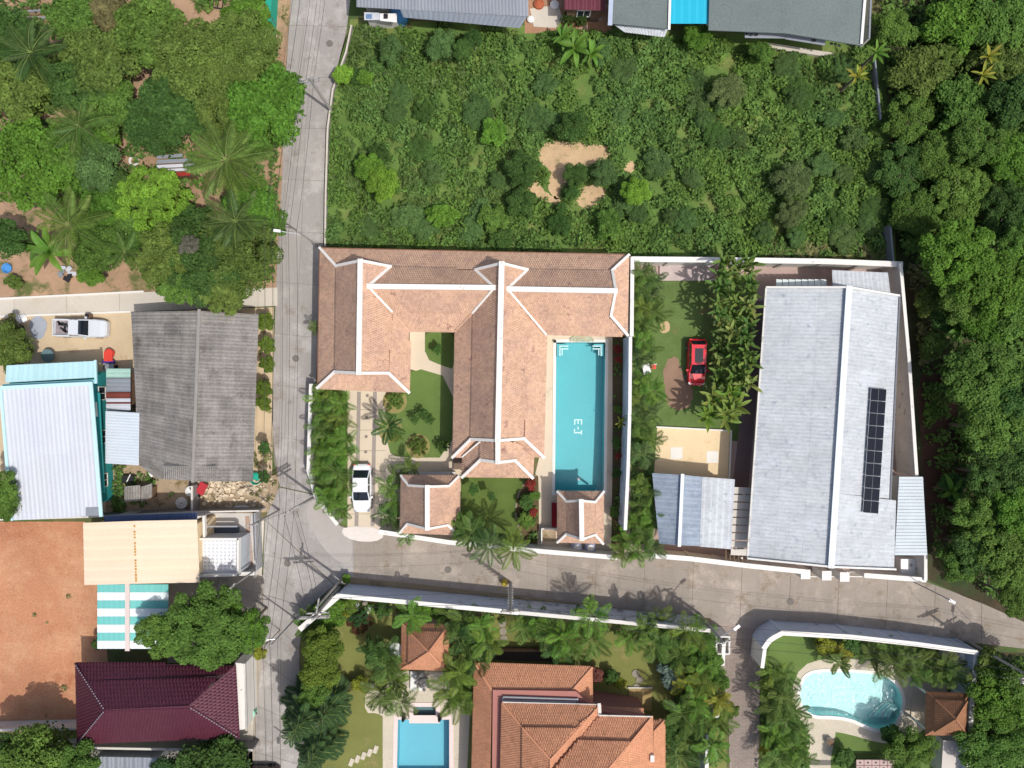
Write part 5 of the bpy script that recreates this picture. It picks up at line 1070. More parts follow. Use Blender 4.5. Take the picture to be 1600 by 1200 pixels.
pole(530, 918, 9.2, 'tall utility pole with doubled crossarms at the corner of the junction', ((0, 2.6), (.4, 2.6), (1.3, 2.0)), None, 0.05, r=.18)
pole(534, 904, 8.8, 'second utility pole standing close beside the junction pole', ((0, 1.4),), None, 1.4, r=.14)
e_ = pole(798, 911, 8.8, 'white utility pole with ladder arms on the south edge of the side road', ((0, 1.7), (.5, 1.5)), None, .05, r=.17)
for i in range(9): MB().box((0, -.22, 1.5+i*.8), (.5, .08, .07)).build('rung', m_poleC, e_)
MB().lathe([(.3, 0), (.34, .5), (.2, .8)], (-.6, .15, .02), 10).build('transformer_base', M('yellow_bush', A(180, 160, 60), .1, 2), e_)
pole(1094, 960, 7.6, 'utility pole with a street lamp above the palm garden wall', ((0, 1.3),), (.8, .6, 1.5), .2)
pole(1512, 1002, 8.8, 'utility pole at the far right end of the road wall', ((0, 2.2), (.4, 1.6)), None, .4)
pole(1540, 1012, 8.2, 'street lamp pole right of the kidney pool wall', ((0, 1.8),), (.1, .9, 1.3), .5, r=.12)
pole(1425, 908, 6.0, 'thin white lamp post outside the south east wall corner', (), (.7, -.4, .7), r=.06)
pole(462, 966, 7.0, 'street lamp pole on the road bend above the palm garden hedge', (), (-1, 0, 1.9), r=.09)
pole(480, 1172, 7.0, 'street lamp pole hidden in the dark tree at the bottom of the road', (), (0, -1, .8), r=.09)
def cable(P, Q, sag, label, group, r=.015):
    n = 14; mb = MB(); pts = [Vector(P).lerp(Vector(Q), i/n)-Vector((0, 0, sag*4*(i/n)*(1-i/n))) for i in range(n+1)]
    for i in range(n): mb.tube(pts[i], pts[i+1], r, n=4, caps=False)
    return tag(mb.build('power_cable', m_wire), label, 'cable', group)
TA = W(518, 174, 0); TC = W(494, 775, 0); TD = W(530, 918, 0); TE = W(798, 911, 0); TF = W(1094, 960, 0); TG = W(1512, 1002, 0); TH = W(462, 966, 0); TI = W(470, 1180, 0); TB = W(499, 386, 0)
def Z(v, dx, dy, z): return Vector((v.x+dx, v.y+dy, z))
gA = 'cables above the main road'; gB = 'cables above the side road'
for i, (o, z) in enumerate(((-2.6, 7.0), (-1.9, 7.1), (-1.0, 7.2), (.3, 7.2), (-.7, 6.3))):
    p0 = W(548, -60, 0); cable(Z(p0, o, 0, z), Z(TA, o, 0, z), .3, ordn[i]+' cable from the left above the top stretch of the main road', gA)
    cable(Z(TA, o, 0, z), Z(TB, o-.3, 0, z), .35, ordn[i]+' cable from the left between the top pole and the villa corner', gA)
    cable(Z(TB, o-.3, 0, z), Z(TC, o-.2, 0, z), .6, ordn[i]+' cable from the left beside the west side of the villa', gA)
    cable(Z(TC, o-.2, 0, z), Z(TH, o+.2, 0, z-.4), .35, ordn[i]+' cable from the left across the junction', gA)
    cable(Z(TH, o+.2, 0, z-.4), Z(W(470, 1300, 0), o, 0, z-.4), .4, ordn[i]+' cable from the left above the southern stretch of road', gA)
for i, (o, z) in enumerate(((.4, 8.3), (-.5, 7.8), (1.0, 7.0))):
    cable(Z(TD, 0, o, z), Z(TE, 0, o, z), .7, ordn[i]+' cable over the side road between the junction and the white pole', gB)
    cable(Z(TE, 0, o, z), Z(TF, 0, o, z-.8), .7, ordn[i]+' cable over the side road between the white pole and the lamp pole', gB)
    cable(Z(TF, 0, o, z-.8), Z(TG, 0, o, z), .8, ordn[i]+' cable over the side road above the kidney pool wall', gB)
    cable(Z(TG, 0, o, z), Z(W(1800, 1060, 0), 0, o, z), .5, ordn[i]+' cable leaving the last pole towards the right edge', gB)
for i, (o, z) in enumerate(((-.6, 8.0), (.6, 8.0), (0, 7.3))):
    cable(Z(TC, o, 0, z), Z(TD, o, 0, z+.4), .3, ordn[i]+' cable linking the palm hedge pole to the junction pole', gA)
cable(Z(W(437, 797, 0), 0, 0, 7.0), Z(TC, 0, 0, 7.6), .3, 'cable crossing the road from the rubble yard pole to the palm hedge pole', gA)
cable(Z(W(404, 887, 0), 0, 0, 6.5), Z(TD, 0, 0, 7.4), .4, 'cable crossing the junction from the terrace gate pole', gA)
cable(Z(W(1425, 908, 0), 0, 0, 5.8), Z(TG, 0, 0, 7.6), .3, 'cable from the wall corner lamp post to the last pole', gB)
# ------------------------------------------------------------ vegetation
def leaf_arrays(pos, nrm, size, el=1.5, bend=.0):
    n = len(pos); nrm = nrm/np.linalg.norm(nrm, axis=1, keepdims=True)
    r = rng.normal(size=(n, 3)); t = np.cross(nrm, r); t /= np.linalg.norm(t, axis=1, keepdims=True)+1e-9; b = np.cross(nrm, t)
    s = size[:, None]
    v = np.stack([pos-t*s*el*.5, pos+b*s*.5-nrm*s*.08, pos+t*s*el*.5-nrm*s*.15, pos-b*s*.5-nrm*s*.08], 1)
    return v.reshape(-1, 3)
def leaf_mesh(name, pos, nrm, size, mat, el=1.5):
    v = leaf_arrays(pos, nrm, size, el); return np_mesh(name, v, 4, np.arange(len(v)), mat)
def sph(n, up=0.0):
    d = rng.normal(size=(n, 3)); d[:, 2] += up; d /= np.linalg.norm(d, axis=1, keepdims=True); return d
def crown_mesh(name, nb, rb, per, ls, el=1.5, flat=.55, core=.0, mat=None, spread=.74, droop=0):
    ps, ns, ss = [], [], []
    for i in range(nb):
        if 12 < nb < 80 and random.random() < .1: continue
        a = 2*math.pi*(i*.618+random.random()*.15); rr = math.sqrt((i+.5)/nb)*spread*(random.uniform(.84, 1.2) if nb != 80 else random.uniform(.97, 1.03))
        c = np.array([rr*math.cos(a), rr*math.sin(a), flat*math.sqrt(max(0, 1-rr*rr))*random.uniform(.72, 1.15)-droop*rr])
        R = rb*random.uniform(.7, 1.3)
        d = sph(per, .55); k = rng.uniform(.7, 1.06, per)
        ps.append(c+d*k[:, None]*R*np.array([1, 1, .8])); ns.append(d*.55+rng.normal(size=(per, 3))*.38+np.array([0, 0, .6])); ss.append(rng.uniform(.6, 1.3, per)*ls)
    # inner fill so that gaps show darker leaves rather than bare sky or soil
    m = int(nb*per*.12); d = sph(m, 0); p = d*rng.uniform(.2, .75, m)[:, None]*np.array([1, 1, flat*.8]); ps.append(p); ns.append(rng.normal(size=(m, 3))+np.array([0, 0, .8])); ss.append(rng.uniform(.8, 1.6, m)*ls)
    return leaf_mesh(name, np.concatenate(ps), np.concatenate(ns), np.concatenate(ss), mat or m_leaf, el)
CR = {
 'broad': [crown_mesh('crown', 30, .24, 300, .062, 1.4) for _ in range(4)],
 'fine': [crown_mesh('crown', 44, .20, 330, .036, 1.8, .5) for _ in range(3)],
 'big': [crown_mesh('crown', 64, .165, 230, .042, 1.5, .5) for _ in range(3)],
 'bush': [crown_mesh('crown', 14, .34, 170, .13, 1.6, .5) for _ in range(4)],
 'dome': [crown_mesh('crown', 80, .13, 260, .036, 1.4, .7, spread=.86) for _ in range(1)],
 'dense': [crown_mesh('crown', 26, .26, 420, .055, 1.3, .75, spread=.7) for _ in range(2)],
 'clip': [crown_mesh('crown', 30, .17, 230, .05, 1.3, .62, spread=.84) for _ in range(2)],
 'rag': [crown_mesh('crown', 20, .22, 200, .085, 2.6, .5, spread=.8) for _ in range(3)],
 'bigleaf': [crown_mesh('crown', 22, .26, 110, .16, 2.0, .5, spread=.78) for _ in range(3)],
}
def trunk_mesh():
    mb = MB(); mb.tube((0, 0, 0), (.03, .01, .5), .06, .045, 8); mb.tube((.03, .01, .5), (0, 0, .8), .045, .025, 6)
    for i in range(6):
        a = i*1.05+.3; mb.tube((.03, .01, .42+.05*i), (.5*math.cos(a), .5*math.sin(a), .72+.03*i), .028, .008, 5)
    me = mb.build('trunk', m_trunk); d = me.data; bpy.data.objects.remove(me); return d
TM = trunk_mesh()
def col(c): return (c[0], c[1], c[2], 1)
G_ = dict(weed=(.062, .112, .034), mid=(.072, .135, .026), dark=(.044, .092, .022), deep=(.03, .066, .02), olive=(.082, .128, .028), lime=(.15, .28, .035), bright=(.09, .19, .026), yell=(.20, .22, .03),
          blue=(.062, .115, .036), grey=(.09, .125, .045), brown=(.10, .10, .045), red=(.17, .032, .025), spruce=(.03, .062, .02), hedge=(.10, .16, .025), bare=(.26, .24, .2))
def tree(px, py, rpx, h, kind='broad', tint='mid', label='', name='tree', cat='tree', group=None, hz=None, trunk=True, sub='crown'):
    r = rpx*PX; zc = max(.15, h-r*.55); t = thing(name, label, cat, W(px, py, h*.85).xy.to_3d(), random.uniform(0, 6.28), group)
    me = random.choice(CR[kind]); c = bpy.data.objects.new(sub, me); C.objects.link(c); c.parent = t
    z = hz or min(r, h*.95); c.location = (0, 0, max(.1, h-z*.75)); c.scale = (r, r*(random.uniform(.76, 1.12) if kind not in ('clip', 'dome') else 1), z)
    f = random.uniform(.88, 1.14); g = G_[tint] if isinstance(tint, str) else tint
    f *= 1.55 if tint not in ('lime', 'yell', 'hedge', 'bright') else 1.25; c.color = (g[0]*f*random.uniform(.95, 1.1), g[1]*f, g[2]*f*.95, 1)
    if trunk:
        k = bpy.data.objects.new('trunk', TM); C.objects.link(k); k.parent = t; k.scale = (r*.9, r*.9, h)
    return t
# fronds ----------------------------------------------------------
def frond_mesh(np_, ll, lw, droop, vee=.5, seg=10, rachis=.012, taper=.5):
    mb = MB(); P = lambda s: Vector((s*(1-.12*droop*s), 0, .25*s-droop*s*s*.75))
    pts = [P(i/seg) for i in range(seg+1)]
    for i in range(seg): mb.beam(pts[i], pts[i+1], rachis*(1.2-i/seg), rachis, 1)
    for i in range(np_):
        s = .1+.9*(i+.5)/np_; p = P(s); pr = math.sin(math.pi*min(1, (s*.86+.1)))**.7
        for sd in (-1, 1):
            l = ll*pr*random.uniform(.85, 1.1); fw = .55+s*.55
            d = Vector((fw*taper*2*.6, sd*1.0, -vee*random.uniform(.5, 1.2))).normalized()
            q = p+d*l; q.z -= l*.12; w_ = Vector((1, 0, 0)).cross(d).cross(d).normalized()*lw*.5
            m = p.lerp(q, .45)
            mb.add([p, m+w_, q, m-w_], [(0, 1, 2, 3)])
    o = mb.build('frond', [m_frond, m_rachis]); me = o.data; bpy.data.objects.remove(o); return me
def blade_mesh(wd, droop, seg=6, tear=False):
    mb = MB(); vs = []
    for i in range(seg+1):
        s = i/seg; x = s*(1-.15*droop*s); z = .35*s-droop*s*s*.8; w_ = wd*.5*(math.sin(math.pi*min(1, s*.9+.08))**.6) if s < 1 else .01
        for k in (-1, 0, 1): vs.append((x, k*w_, z-(abs(k)*w_*-.25)))
    fs = []
    for i in range(seg):
        b = i*3; fs += [(b, b+3, b+4, b+1), (b+1, b+4, b+5, b+2)]
    mb.add(vs, fs); mb.beam((0, 0, -.004), (.5, 0, .35*.5-droop*.25*.8-.004), .02, .02)
    o = mb.build('leaf', m_frond); me = o.data; bpy.data.objects.remove(o); return me
FR = {'coco': [frond_mesh(38, .23, .02, d, .55, 10, .012) for d in (.35, .5, .75)], 'areca': [frond_mesh(15, .34, .05, d, .35, 7, .02) for d in (.3, .5, .7)],
      'foxtail': [frond_mesh(22, .26, .05, d, .2, 7, .02) for d in (.4, .6)], 'banana': [blade_mesh(.28, d) for d in (.3, .55, .8)], 'helic': [blade_mesh(.22, d, 5) for d in (.2, .45)],
      'cycad': [frond_mesh(20, .2, .026, .35, .3, 6, .02)]}
def palm(px, py, zt, L, n, kind='areca', tint='bright', label='', name='palm', cat='palm', group=None, up=.35, spread=.9, multi=0, sub='frond'):
    t = thing(name, label, cat, W(px, py, zt).xy.to_3d(), 0, group)
    if zt > .6:
        h = max(.3, zt-.1); mb = MB()
        if multi:
            for i in range(multi): a = i*2.1; mb.tube((.18*math.cos(a), .18*math.sin(a), 0), (.32*math.cos(a), .32*math.sin(a), h), .05, .035, 6)
        else:
            mb.tube((0, 0, 0), (.05, .03, h*.5), .16 if zt > 3 else .09, .12 if zt > 3 else .07, 8); mb.tube((.05, .03, h*.5), (0, 0, h), .12 if zt > 3 else .07, .1 if zt > 3 else .06, 8)
        mb.build('trunk', m_trunk, t)
    g = G_[tint] if isinstance(tint, str) else tint; a0 = random.random()*6; L *= .88 if kind == 'coco' else 1
    for i in range(n):
        f = bpy.data.objects.new(sub, FR[kind][i % len(FR[kind])]); C.objects.link(f); f.parent = t
        az = a0+i*2.39996+random.uniform(-.15, .15); k = i/max(1, n-1)
        el = up+ (1-k)*spread*.9-.35*(1-up); s = L*random.uniform(.82, 1.08)*(.75+.25*k if kind in ('coco',) else 1)
        off = .12 if multi else 0
        if multi: a = (i % multi)*2.1; f.location = (.3*math.cos(a), .3*math.sin(a), zt-.15-random.random()*.35)
        else: f.location = (0, 0, max(.1, zt-.1*k))
        f.rotation_euler = (random.uniform(-.15, .15), -el*(.3+.7*(1-k)), az); f.scale = (s, s, s)
        q = random.uniform(.95, 1.5); f.color = (g[0]*q*random.uniform(.9, 1.2), g[1]*q, g[2]*q, 1)
    return t
# fields of weeds --------------------------------------------------
def field(name, poly, dens, rr, hh, ls, mat, label, cat, holes=(), per=95, el=1.7, clear=(), cseed=0):
    P = WP(poly); H = [WP(h) for h in holes]; xs = [p.x for p in P]; ys = [p.y for p in P]
    area = (max(xs)-min(xs))*(max(ys)-min(ys)); n = int(area*dens); x = rng.uniform(min(xs), max(xs), n); y = rng.uniform(min(ys), max(ys), n)
    k = inpoly(x, y, P)
    for h in H: k &= ~inpoly(x, y, h)
    x = x[k]; y = y[k]; n = len(x); R = rng.uniform(*rr, n)*np.where(rng.random(n) < .15, 1.4, 1)
    for h in H: # shrink near clearings
        pass
    hN = .5+.5*np.sin(x*.55+np.sin(y*.35)*2)*np.cos(y*.5+np.sin(x*.3)*1.7)
    Z = hh[0]+(hh[1]-hh[0])*(.25+.75*hN)*rng.uniform(.5, 1.1, n)
    cnt = np.maximum(8, (per*R*R).astype(int)); rep = np.repeat(np.arange(n), cnt); m = len(rep)
    d = sph(m, .7); kk = rng.uniform(.6, 1.08, m)
    pos = np.stack([x[rep]+d[:, 0]*kk*R[rep], y[rep]+d[:, 1]*kk*R[rep], np.maximum(.04, Z[rep]*.55+d[:, 2]*kk*R[rep]*.6)], 1)
    kin = inpoly(pos[:, 0], pos[:, 1], P)
    for h in H: kin &= ~inpoly(pos[:, 0]+rng.normal(size=m)*.55, pos[:, 1]+rng.normal(size=m)*.55, h)
    pos = pos[kin]; d = d[kin]; m = len(pos)
    nrm = d*.5+rng.normal(size=(m, 3))*.38+np.array([0, 0, .65]); s = rng.uniform(.45, 1.8, m)*ls
    return mo(name, leaf_mesh(name, pos, nrm, s, mat, el), label=label, category=cat, kind='stuff') if False else tag(mo(name, leaf_mesh(name, pos, nrm, s, mat, el)), label, cat, kind='stuff')
bare1 = smooth_loop([(838, 232), (868, 218), (915, 226), (952, 228), (955, 246), (915, 258), (888, 282), (874, 318), (856, 300), (862, 270), (842, 252)], 1)
bare2 = smooth_loop([(812, 285), (840, 278), (852, 298), (882, 310), (868, 324), (826, 304)], 1)
bare3 = smooth_loop([(905, 290), (940, 288), (950, 305), (920, 330), (900, 318)], 1)
lotp = [(552, 44), (640, 34), (700, 36), (810, 50), (950, 52), (1044, 60), (1110, 60), (1195, 78), (1310, 92), (1365, 60), (1376, 180), (1390, 350), (1388, 402), (990, 403), (985, 396), (510, 388), (514, 300), (517, 200), (524, 150), (545, 80)]
lotr = [(900, 50), (950, 52), (1044, 60), (1110, 60), (1195, 78), (1310, 92), (1365, 60), (1376, 180), (1390, 350), (1388, 402), (990, 403), (985, 396), (880, 386), (850, 300), (800, 200), (790, 60)]
lotl = [(552, 44), (640, 34), (700, 36), (810, 50), (900, 52), (795, 60), (805, 200), (855, 300), (885, 395), (510, 388), (514, 300), (517, 200), (524, 150), (545, 80)]
field('undergrowth', lotl, 1.25, (.3, .9), (.15, .9), .14, m_weed, 'mixed grass and low weeds in the western half of the overgrown lot', 'undergrowth', [bare1, bare2, bare3, [(548, 44), (578, 44), (572, 110), (540, 150), (530, 150)]], per=120)
field('tall_grass', lotl, .5, (.3, .8), (.1, .5), .13, m_grassb, 'tufts of yellowish grass between the weeds of the overgrown lot', 'grass', [bare1, bare2, bare3], per=140, el=4)
field('undergrowth', lotr, 1.7, (.35, .85), (.3, 1.1), .15, m_weed, 'dense tangled weeds and low shrubs filling the overgrown lot north of the villa', 'undergrowth', [bare1, bare2, bare3, [(548, 44), (578, 44), (572, 110), (540, 150), (530, 150)], [(975, 253), (992, 250), (996, 266), (978, 272)]], per=150)
field('short_grass', [(548, 44), (600, 44), (590, 110), (545, 160), (530, 150)], 3, (.2, .4), (.05, .2), .12, m_grassb, 'short bright grass strip beside the kerb at the top of the lot', 'grass', per=150, el=3)
field('dry_weeds', [(1195, 378), (1385, 384), (1388, 406), (1190, 402)], 1.6, (.3, .7), (.3, .9), .17, m_weedy, 'dry yellowish weeds along the north white wall', 'weeds', per=90, el=3)
field('climbing_weeds', [(1412, 410), (1470, 430), (1478, 520), (1462, 560), (1432, 575), (1425, 480)], 1.4, (.4, .8), (.3, 1.6), .19, m_weedy, 'yellowish climbing weeds outside the north east wall corner', 'weeds', per=90, el=2)
eastp = [(1370, -40), (1640, -40), (1640, 960), (1600, 958), (1540, 930), (1500, 900), (1500, 640), (1480, 560), (1470, 430), (1400, 400), (1378, 180)]
field('undergrowth', eastp, .9, (.5, 1.3), (.5, 2.0), .2, m_weed, 'dark tangled undergrowth below the woodland trees at the right side', 'undergrowth', per=48)
field('undergrowth', [(1530, 1022), (1640, 1036), (1640, 1230), (1520, 1230)], .8, (.6, 1.2), (.5, 1.8), .22, m_weed, 'undergrowth east of the kidney pool wall', 'undergrowth', per=70)
field('ground_plants', [(-30, -30), (425, -30), (440, 60), (432, 300), (425, 440), (250, 440), (140, 400), (60, 300), (-30, 250)], .5, (.4, 1.0), (.2, .8), .19, m_weed, 'loose patches of weeds on the orchard soil at the upper left', 'weeds', per=80)
field('verge_weeds', [(414, 490), (428, 490), (424, 600), (428, 720), (436, 760), (410, 752), (404, 600)], .9, (.25, .5), (.1, .6), .16, m_weedy, 'straggling weeds on the verge left of the main road', 'weeds', per=80)
field('verge_weeds', [(438, 120), (448, 30), (455, 0), (440, -20), (436, 80)], .8, (.25, .5), (.1, .4), .15, m_weedy, 'pale weeds between the green net fence and the road', 'weeds', per=60)
field('verge_weeds', [(424, 90), (443, 100), (439, 300), (431, 446), (416, 446), (422, 300)], 1.6, (.25, .6), (.1, .6), .15, m_weed, 'green verge weeds between the orchard and the main road', 'weeds', per=110)
field('sparse_undergrowth', [(1436, 570), (1500, 560), (1510, 640), (1510, 880), (1455, 890), (1448, 760)], 1.2, (.3, .9), (.2, 1.2), .17, m_weed, 'sparse shrubs on the shaded leaf litter east of the slanting wall', 'undergrowth', per=80)
field('dirt_weeds', [(0, 822), (125, 822), (145, 920), (140, 1030), (112, 1130), (0, 1130)], .03, (.12, .3), (.03, .1), .09, m_weedy, 'tiny dry weed tufts dotted over the red dirt plot', 'weeds', per=220)
pb = MB()
for i in range(120):
    x = random.uniform(0, 130); y = random.uniform(822, 1130); s_ = random.uniform(.04, .10); pb.box(W(x, y, .02), (s_, s_*.8, s_*.5), random.random()*3)
tag(pb.build('pebbles', M('pebble_stone', A(206, 166, 132), .2, 2), kind='stuff'), 'scattered pebbles on the red dirt plot', 'pebbles')
field('rubble_weeds', [(400, 700), (430, 735), (434, 780), (400, 796), (385, 770)], 1.0, (.2, .5), (.1, .5), .15, m_weedy, 'brownish weeds on the rubble at the road corner', 'weeds', per=80)
field('vegetable_patch', [(172, 726), (246, 728), (280, 760), (262, 790), (180, 800), (170, 750)], 1.3, (.25, .6), (.2, .8), .17, m_weed, 'green patch of weeds south of the pale steel lean-to', 'weeds', per=90)
field('hedge_base', [(485, 602), (540, 616), (541, 810), (522, 806), (495, 772), (484, 730)], 1.2, (.3, .6), (.1, .7), .16, m_weed, 'low green planting under the palm hedge west of the driveway', 'planting', per=80)
field('bed_plants', [(838, 748), (824, 752), (812, 776), (809, 805), (816, 830), (822, 848), (842, 848)], 1.6, (.2, .5), (.2, .7), .14, m_weed, 'mixed foliage of the curved flower bed beside the lower lawn', 'planting', per=110)
field('bed_plants', [(959, 530), (971, 530), (969, 846), (958, 846)], 1.8, (.2, .4), (.2, .8), .14, m_weed, 'narrow strip of shrubs between the long pool and the tall wall', 'planting', per=110)
field('garden_border_plants', [(536, 938), (660, 950), (800, 962), (1100, 988), (1100, 1000), (800, 974), (660, 962), (536, 952)], 1.5, (.3, .6), (.4, 1.2), .17, m_weed, 'green border planting along the inside of the palm garden wall', 'planting', per=90)
field('garden_border_plants', [(1000, 640), (1022, 640), (1020, 870), (985, 870), (988, 420), (1004, 420)], 1.1, (.3, .7), (.3, 1.0), .18, m_weed, 'low planting at the foot of the garden strip left of the red car', 'planting', per=80)
field('garden_border_plants', [(1050, 1000), (1126, 1010), (1130, 1200), (1046, 1200), (1044, 1130), (1050, 1060)], 1.2, (.4, .8), (.4, 1.4), .19, m_weed, 'thick planting between the orange house and the brick side drive', 'planting', per=80)
field('garden_border_plants', [(1190, 1046), (1236, 1060), (1240, 1110), (1260, 1140), (1262, 1215), (1184, 1215)], 1.2, (.4, .8), (.4, 1.2), .19, m_weed, 'thick planting west of the kidney shaped pool', 'planting', per=80)
# orchard trees, upper left ----------------------------------------
T_ = tree
orch = [
 (10, 50, 42, 6, 'dense', 'dark', 'dark rounded tree cut off by the left edge near the top'), (115, 25, 40, 6, 'broad', 'mid', 'mid green tree at the top edge right of the plank stack'),
 (150, 90, 45, 6.5, 'broad', 'olive', 'olive tree left of the teal tarpaulin clearing'), (175, 20, 38, 6, 'rag', 'brown', 'half bare brownish tree at the top edge of the orchard'),
 (235, 45, 48, 7, 'broad', 'mid', 'green tree right of the half bare brownish tree'), (300, 85, 62, 8, 'fine', 'olive', 'very large olive canopy in the middle of the orchard'),
 (375, 70, 48, 7.5, 'fine', 'olive', 'spreading olive tree beside the green net fence'), (385, 28, 34, 6, 'broad', 'bright', 'bright green tree against the green net fence at the top'),
 (345, 140, 55, 7.5, 'fine', 'olive', 'broad olive tree south east of the very large canopy'), (415, 165, 50, 8, 'broad', 'bright', 'bright tree overhanging the main road below the net fence'),
 (408, 112, 30, 5, 'rag', 'olive', 'straggly tree at the road edge left of the top utility pole'), (265, 165, 48, 6.5, 'broad', 'dark', 'dark green tree north of the tin shack'),
 (395, 210, 36, 6.5, 'broad', 'mid', 'green tree at the road side north of the bare soil patch'), (240, 205, 36, 5.5, 'dense', 'dark', 'compact dark tree touching the soil path by the tin shack'),
 (120, 130, 36, 6, 'broad', 'dark', 'dark tree below the blue plastic drum'), (20, 135, 48, 6.5, 'broad', 'olive', 'olive tree at the left edge west of the blue plastic drum'),
 (75, 135, 22, 4.5, 'dense', 'bright', 'small bright tree right next to the blue plastic drum'), (165, 165, 34, 5.5, 'broad', 'mid', 'green tree between the two soil clearings of the orchard'),
 (40, 250, 62, 6.5, 'big', 'bright', 'wide bright green crown at the left edge of the orchard'), (100, 235, 34, 5.5, 'broad', 'mid', 'green tree right of the wide bright crown'),
 (150, 262, 36, 5, 'dense', 'blue', 'bluish green tree at the centre of the orchard beside the soil path'), (160, 215, 22, 4, 'bush', 'bright', 'small bushy tree at the north end of the soil path'),
 (230, 318, 49, 5, 'dome', 'lime', 'round lime green shrub tree in front of the tin shack'), (150, 330, 40, 5, 'broad', 'bright', 'leafy green tree left of the round lime green shrub tree'),
 (395, 320, 36, 6, 'dense', 'bright', 'bright round tree by the road south of the coconut palms'), (420, 345, 24, 5, 'broad', 'mid', 'small green tree leaning over the main road'),
 (310, 400, 56, 7, 'fine', 'dark', 'large dark tree overhanging the pale lane'), (255, 400, 44, 6.5, 'fine', 'olive', 'olive tree overhanging the lane left of the large dark tree'),
 (370, 395, 50, 7, 'fine', 'olive', 'olive tree at the corner of the lane and the main road'), (280, 448, 26, 6, 'rag', 'mid', 'drooping branches hanging over the pale lane'),
 (345, 455, 30, 6, 'rag', 'olive', 'overhanging branch touching the grey corrugated roof'), (150, 385, 34, 4.5, 'dense', 'mid', 'green bushy tree beside the scrap heap above the lane'),
 (142, 425, 16, 3, 'bush', 'bright', 'small shrub at the lane edge above the planter post'), (5, 370, 32, 5, 'dense', 'dark', 'dark tree at the left edge above the sandy track'),
 (195, 300, 28, 4.5, 'broad', 'dark', 'dark tree tucked behind the round lime shrub on its left'), (200, 365, 30, 4.5, 'broad', 'mid', 'tree filling the space south of the round lime shrub'),
 (305, 348, 26, 4.5, 'broad', 'dark', 'dark low tree beside the white sacks'), (300, 385, 12, 6.9, 'rag', (.085, .085, .065), 'bare grey twiggy crown poking out of the large dark tree'),
 (12, 545, 32, 4, 'broad', 'olive', 'olive shrub tree by the rubbish at the left edge'), (5, 765, 26, 6, 'dense', 'mid', 'green tree overlapping the white ribbed roof at the left edge'), (15, 790, 20, 5.5, 'dense', 'mid', 'lower green tree overlapping the white ribbed roof at the left edge'),
 (8, 510, 16, 2.2, 'rag', 'brown', 'dry twiggy shrub at the left edge below the lane'), (18, 440, 12, 1.2, 'rag', 'olive', 'sparse weed clump on the sand at the left edge above the lane'),
]
for x, y, r, h, k, ti, lb in orch: T_(x, y, r*1.28, h, k, ti, lb, group='orchard trees')
# trees in the south west
T_(322, 983, 68, 8, 'big', 'mid', 'central crown of the broad leafy tree between the striped awning and the road', hz=3.4, trunk=True)
for x, y, r, lb in ((252, 1000, 46, 'left'), (385, 985, 46, 'right')):
    pass
bt = bpy.data.objects[-1] if False else None
for (x, y, r, ti, lb) in ((254, 993, 46, 'mid', 'low leafy tree against the north side of the maroon roof'), (380, 983, 42, 'bright', 'leafy tree by the road edge with yellowing leaves, right of the maroon roof'), (318, 960, 34, 'mid', 'leafy tree crown south of the terrace forecourt')):
    T_(x, y, r, 7, 'big', ti, lb, group='trees between the awning and the road')
T_(408, 1015, 12, 6, 'bush', 'yell', 'small yellow leaved branch at the right tip of the roadside tree')
for x, y, r, h, k, ti, lb in ((55, 1192, 60, 6, 'dense', 'mid', 'green tree at the bottom left corner'), (110, 1200, 40, 5.5, 'broad', 'mid', 'tree at the bottom edge right of the corner tree'), (8, 1168, 26, 5, 'dense', 'dark', 'dark tree at the left edge below the red dirt plot'),
   (320, 1205, 60, 5.5, 'broad', 'dark', 'dark tree at the bottom edge below the maroon roof'), (262, 1208, 30, 5, 'broad', 'deep', 'very dark tree at the bottom edge left of the maroon house tree'), (372, 1200, 24, 4.5, 'bush', 'dark', 'dark shrub at the bottom edge beside the dark car'),
   (152, 1005, 10, 2, 'bush', 'dark', 'small dark shrub left of the striped awning')):
    T_(x, y, r, h, k, ti, lb, group='south west trees')
for i, (x, y, r) in enumerate(((415, 503, 15), (418, 540, 13), (418, 570, 14), (412, 608, 14), (410, 630, 13), (414, 700, 9), (413, 745, 10))):
    T_(x, y, r, 2.4, 'bush', 'hedge' if i < 5 else 'dark', ordn[i]+' shrub from the north in the verge beside the grey corrugated roof', 'shrub', 'shrub', 'verge shrubs by the grey roof')
junk('green_basket', 'round green bin tub at the south east corner of the grey corrugated roof', 'tub', 402, 747, [('tub_body', lambda b: b.lathe([(.5, 0), (.6, .5), (.55, .5), (.4, .1)], n=14), m_greenn)])
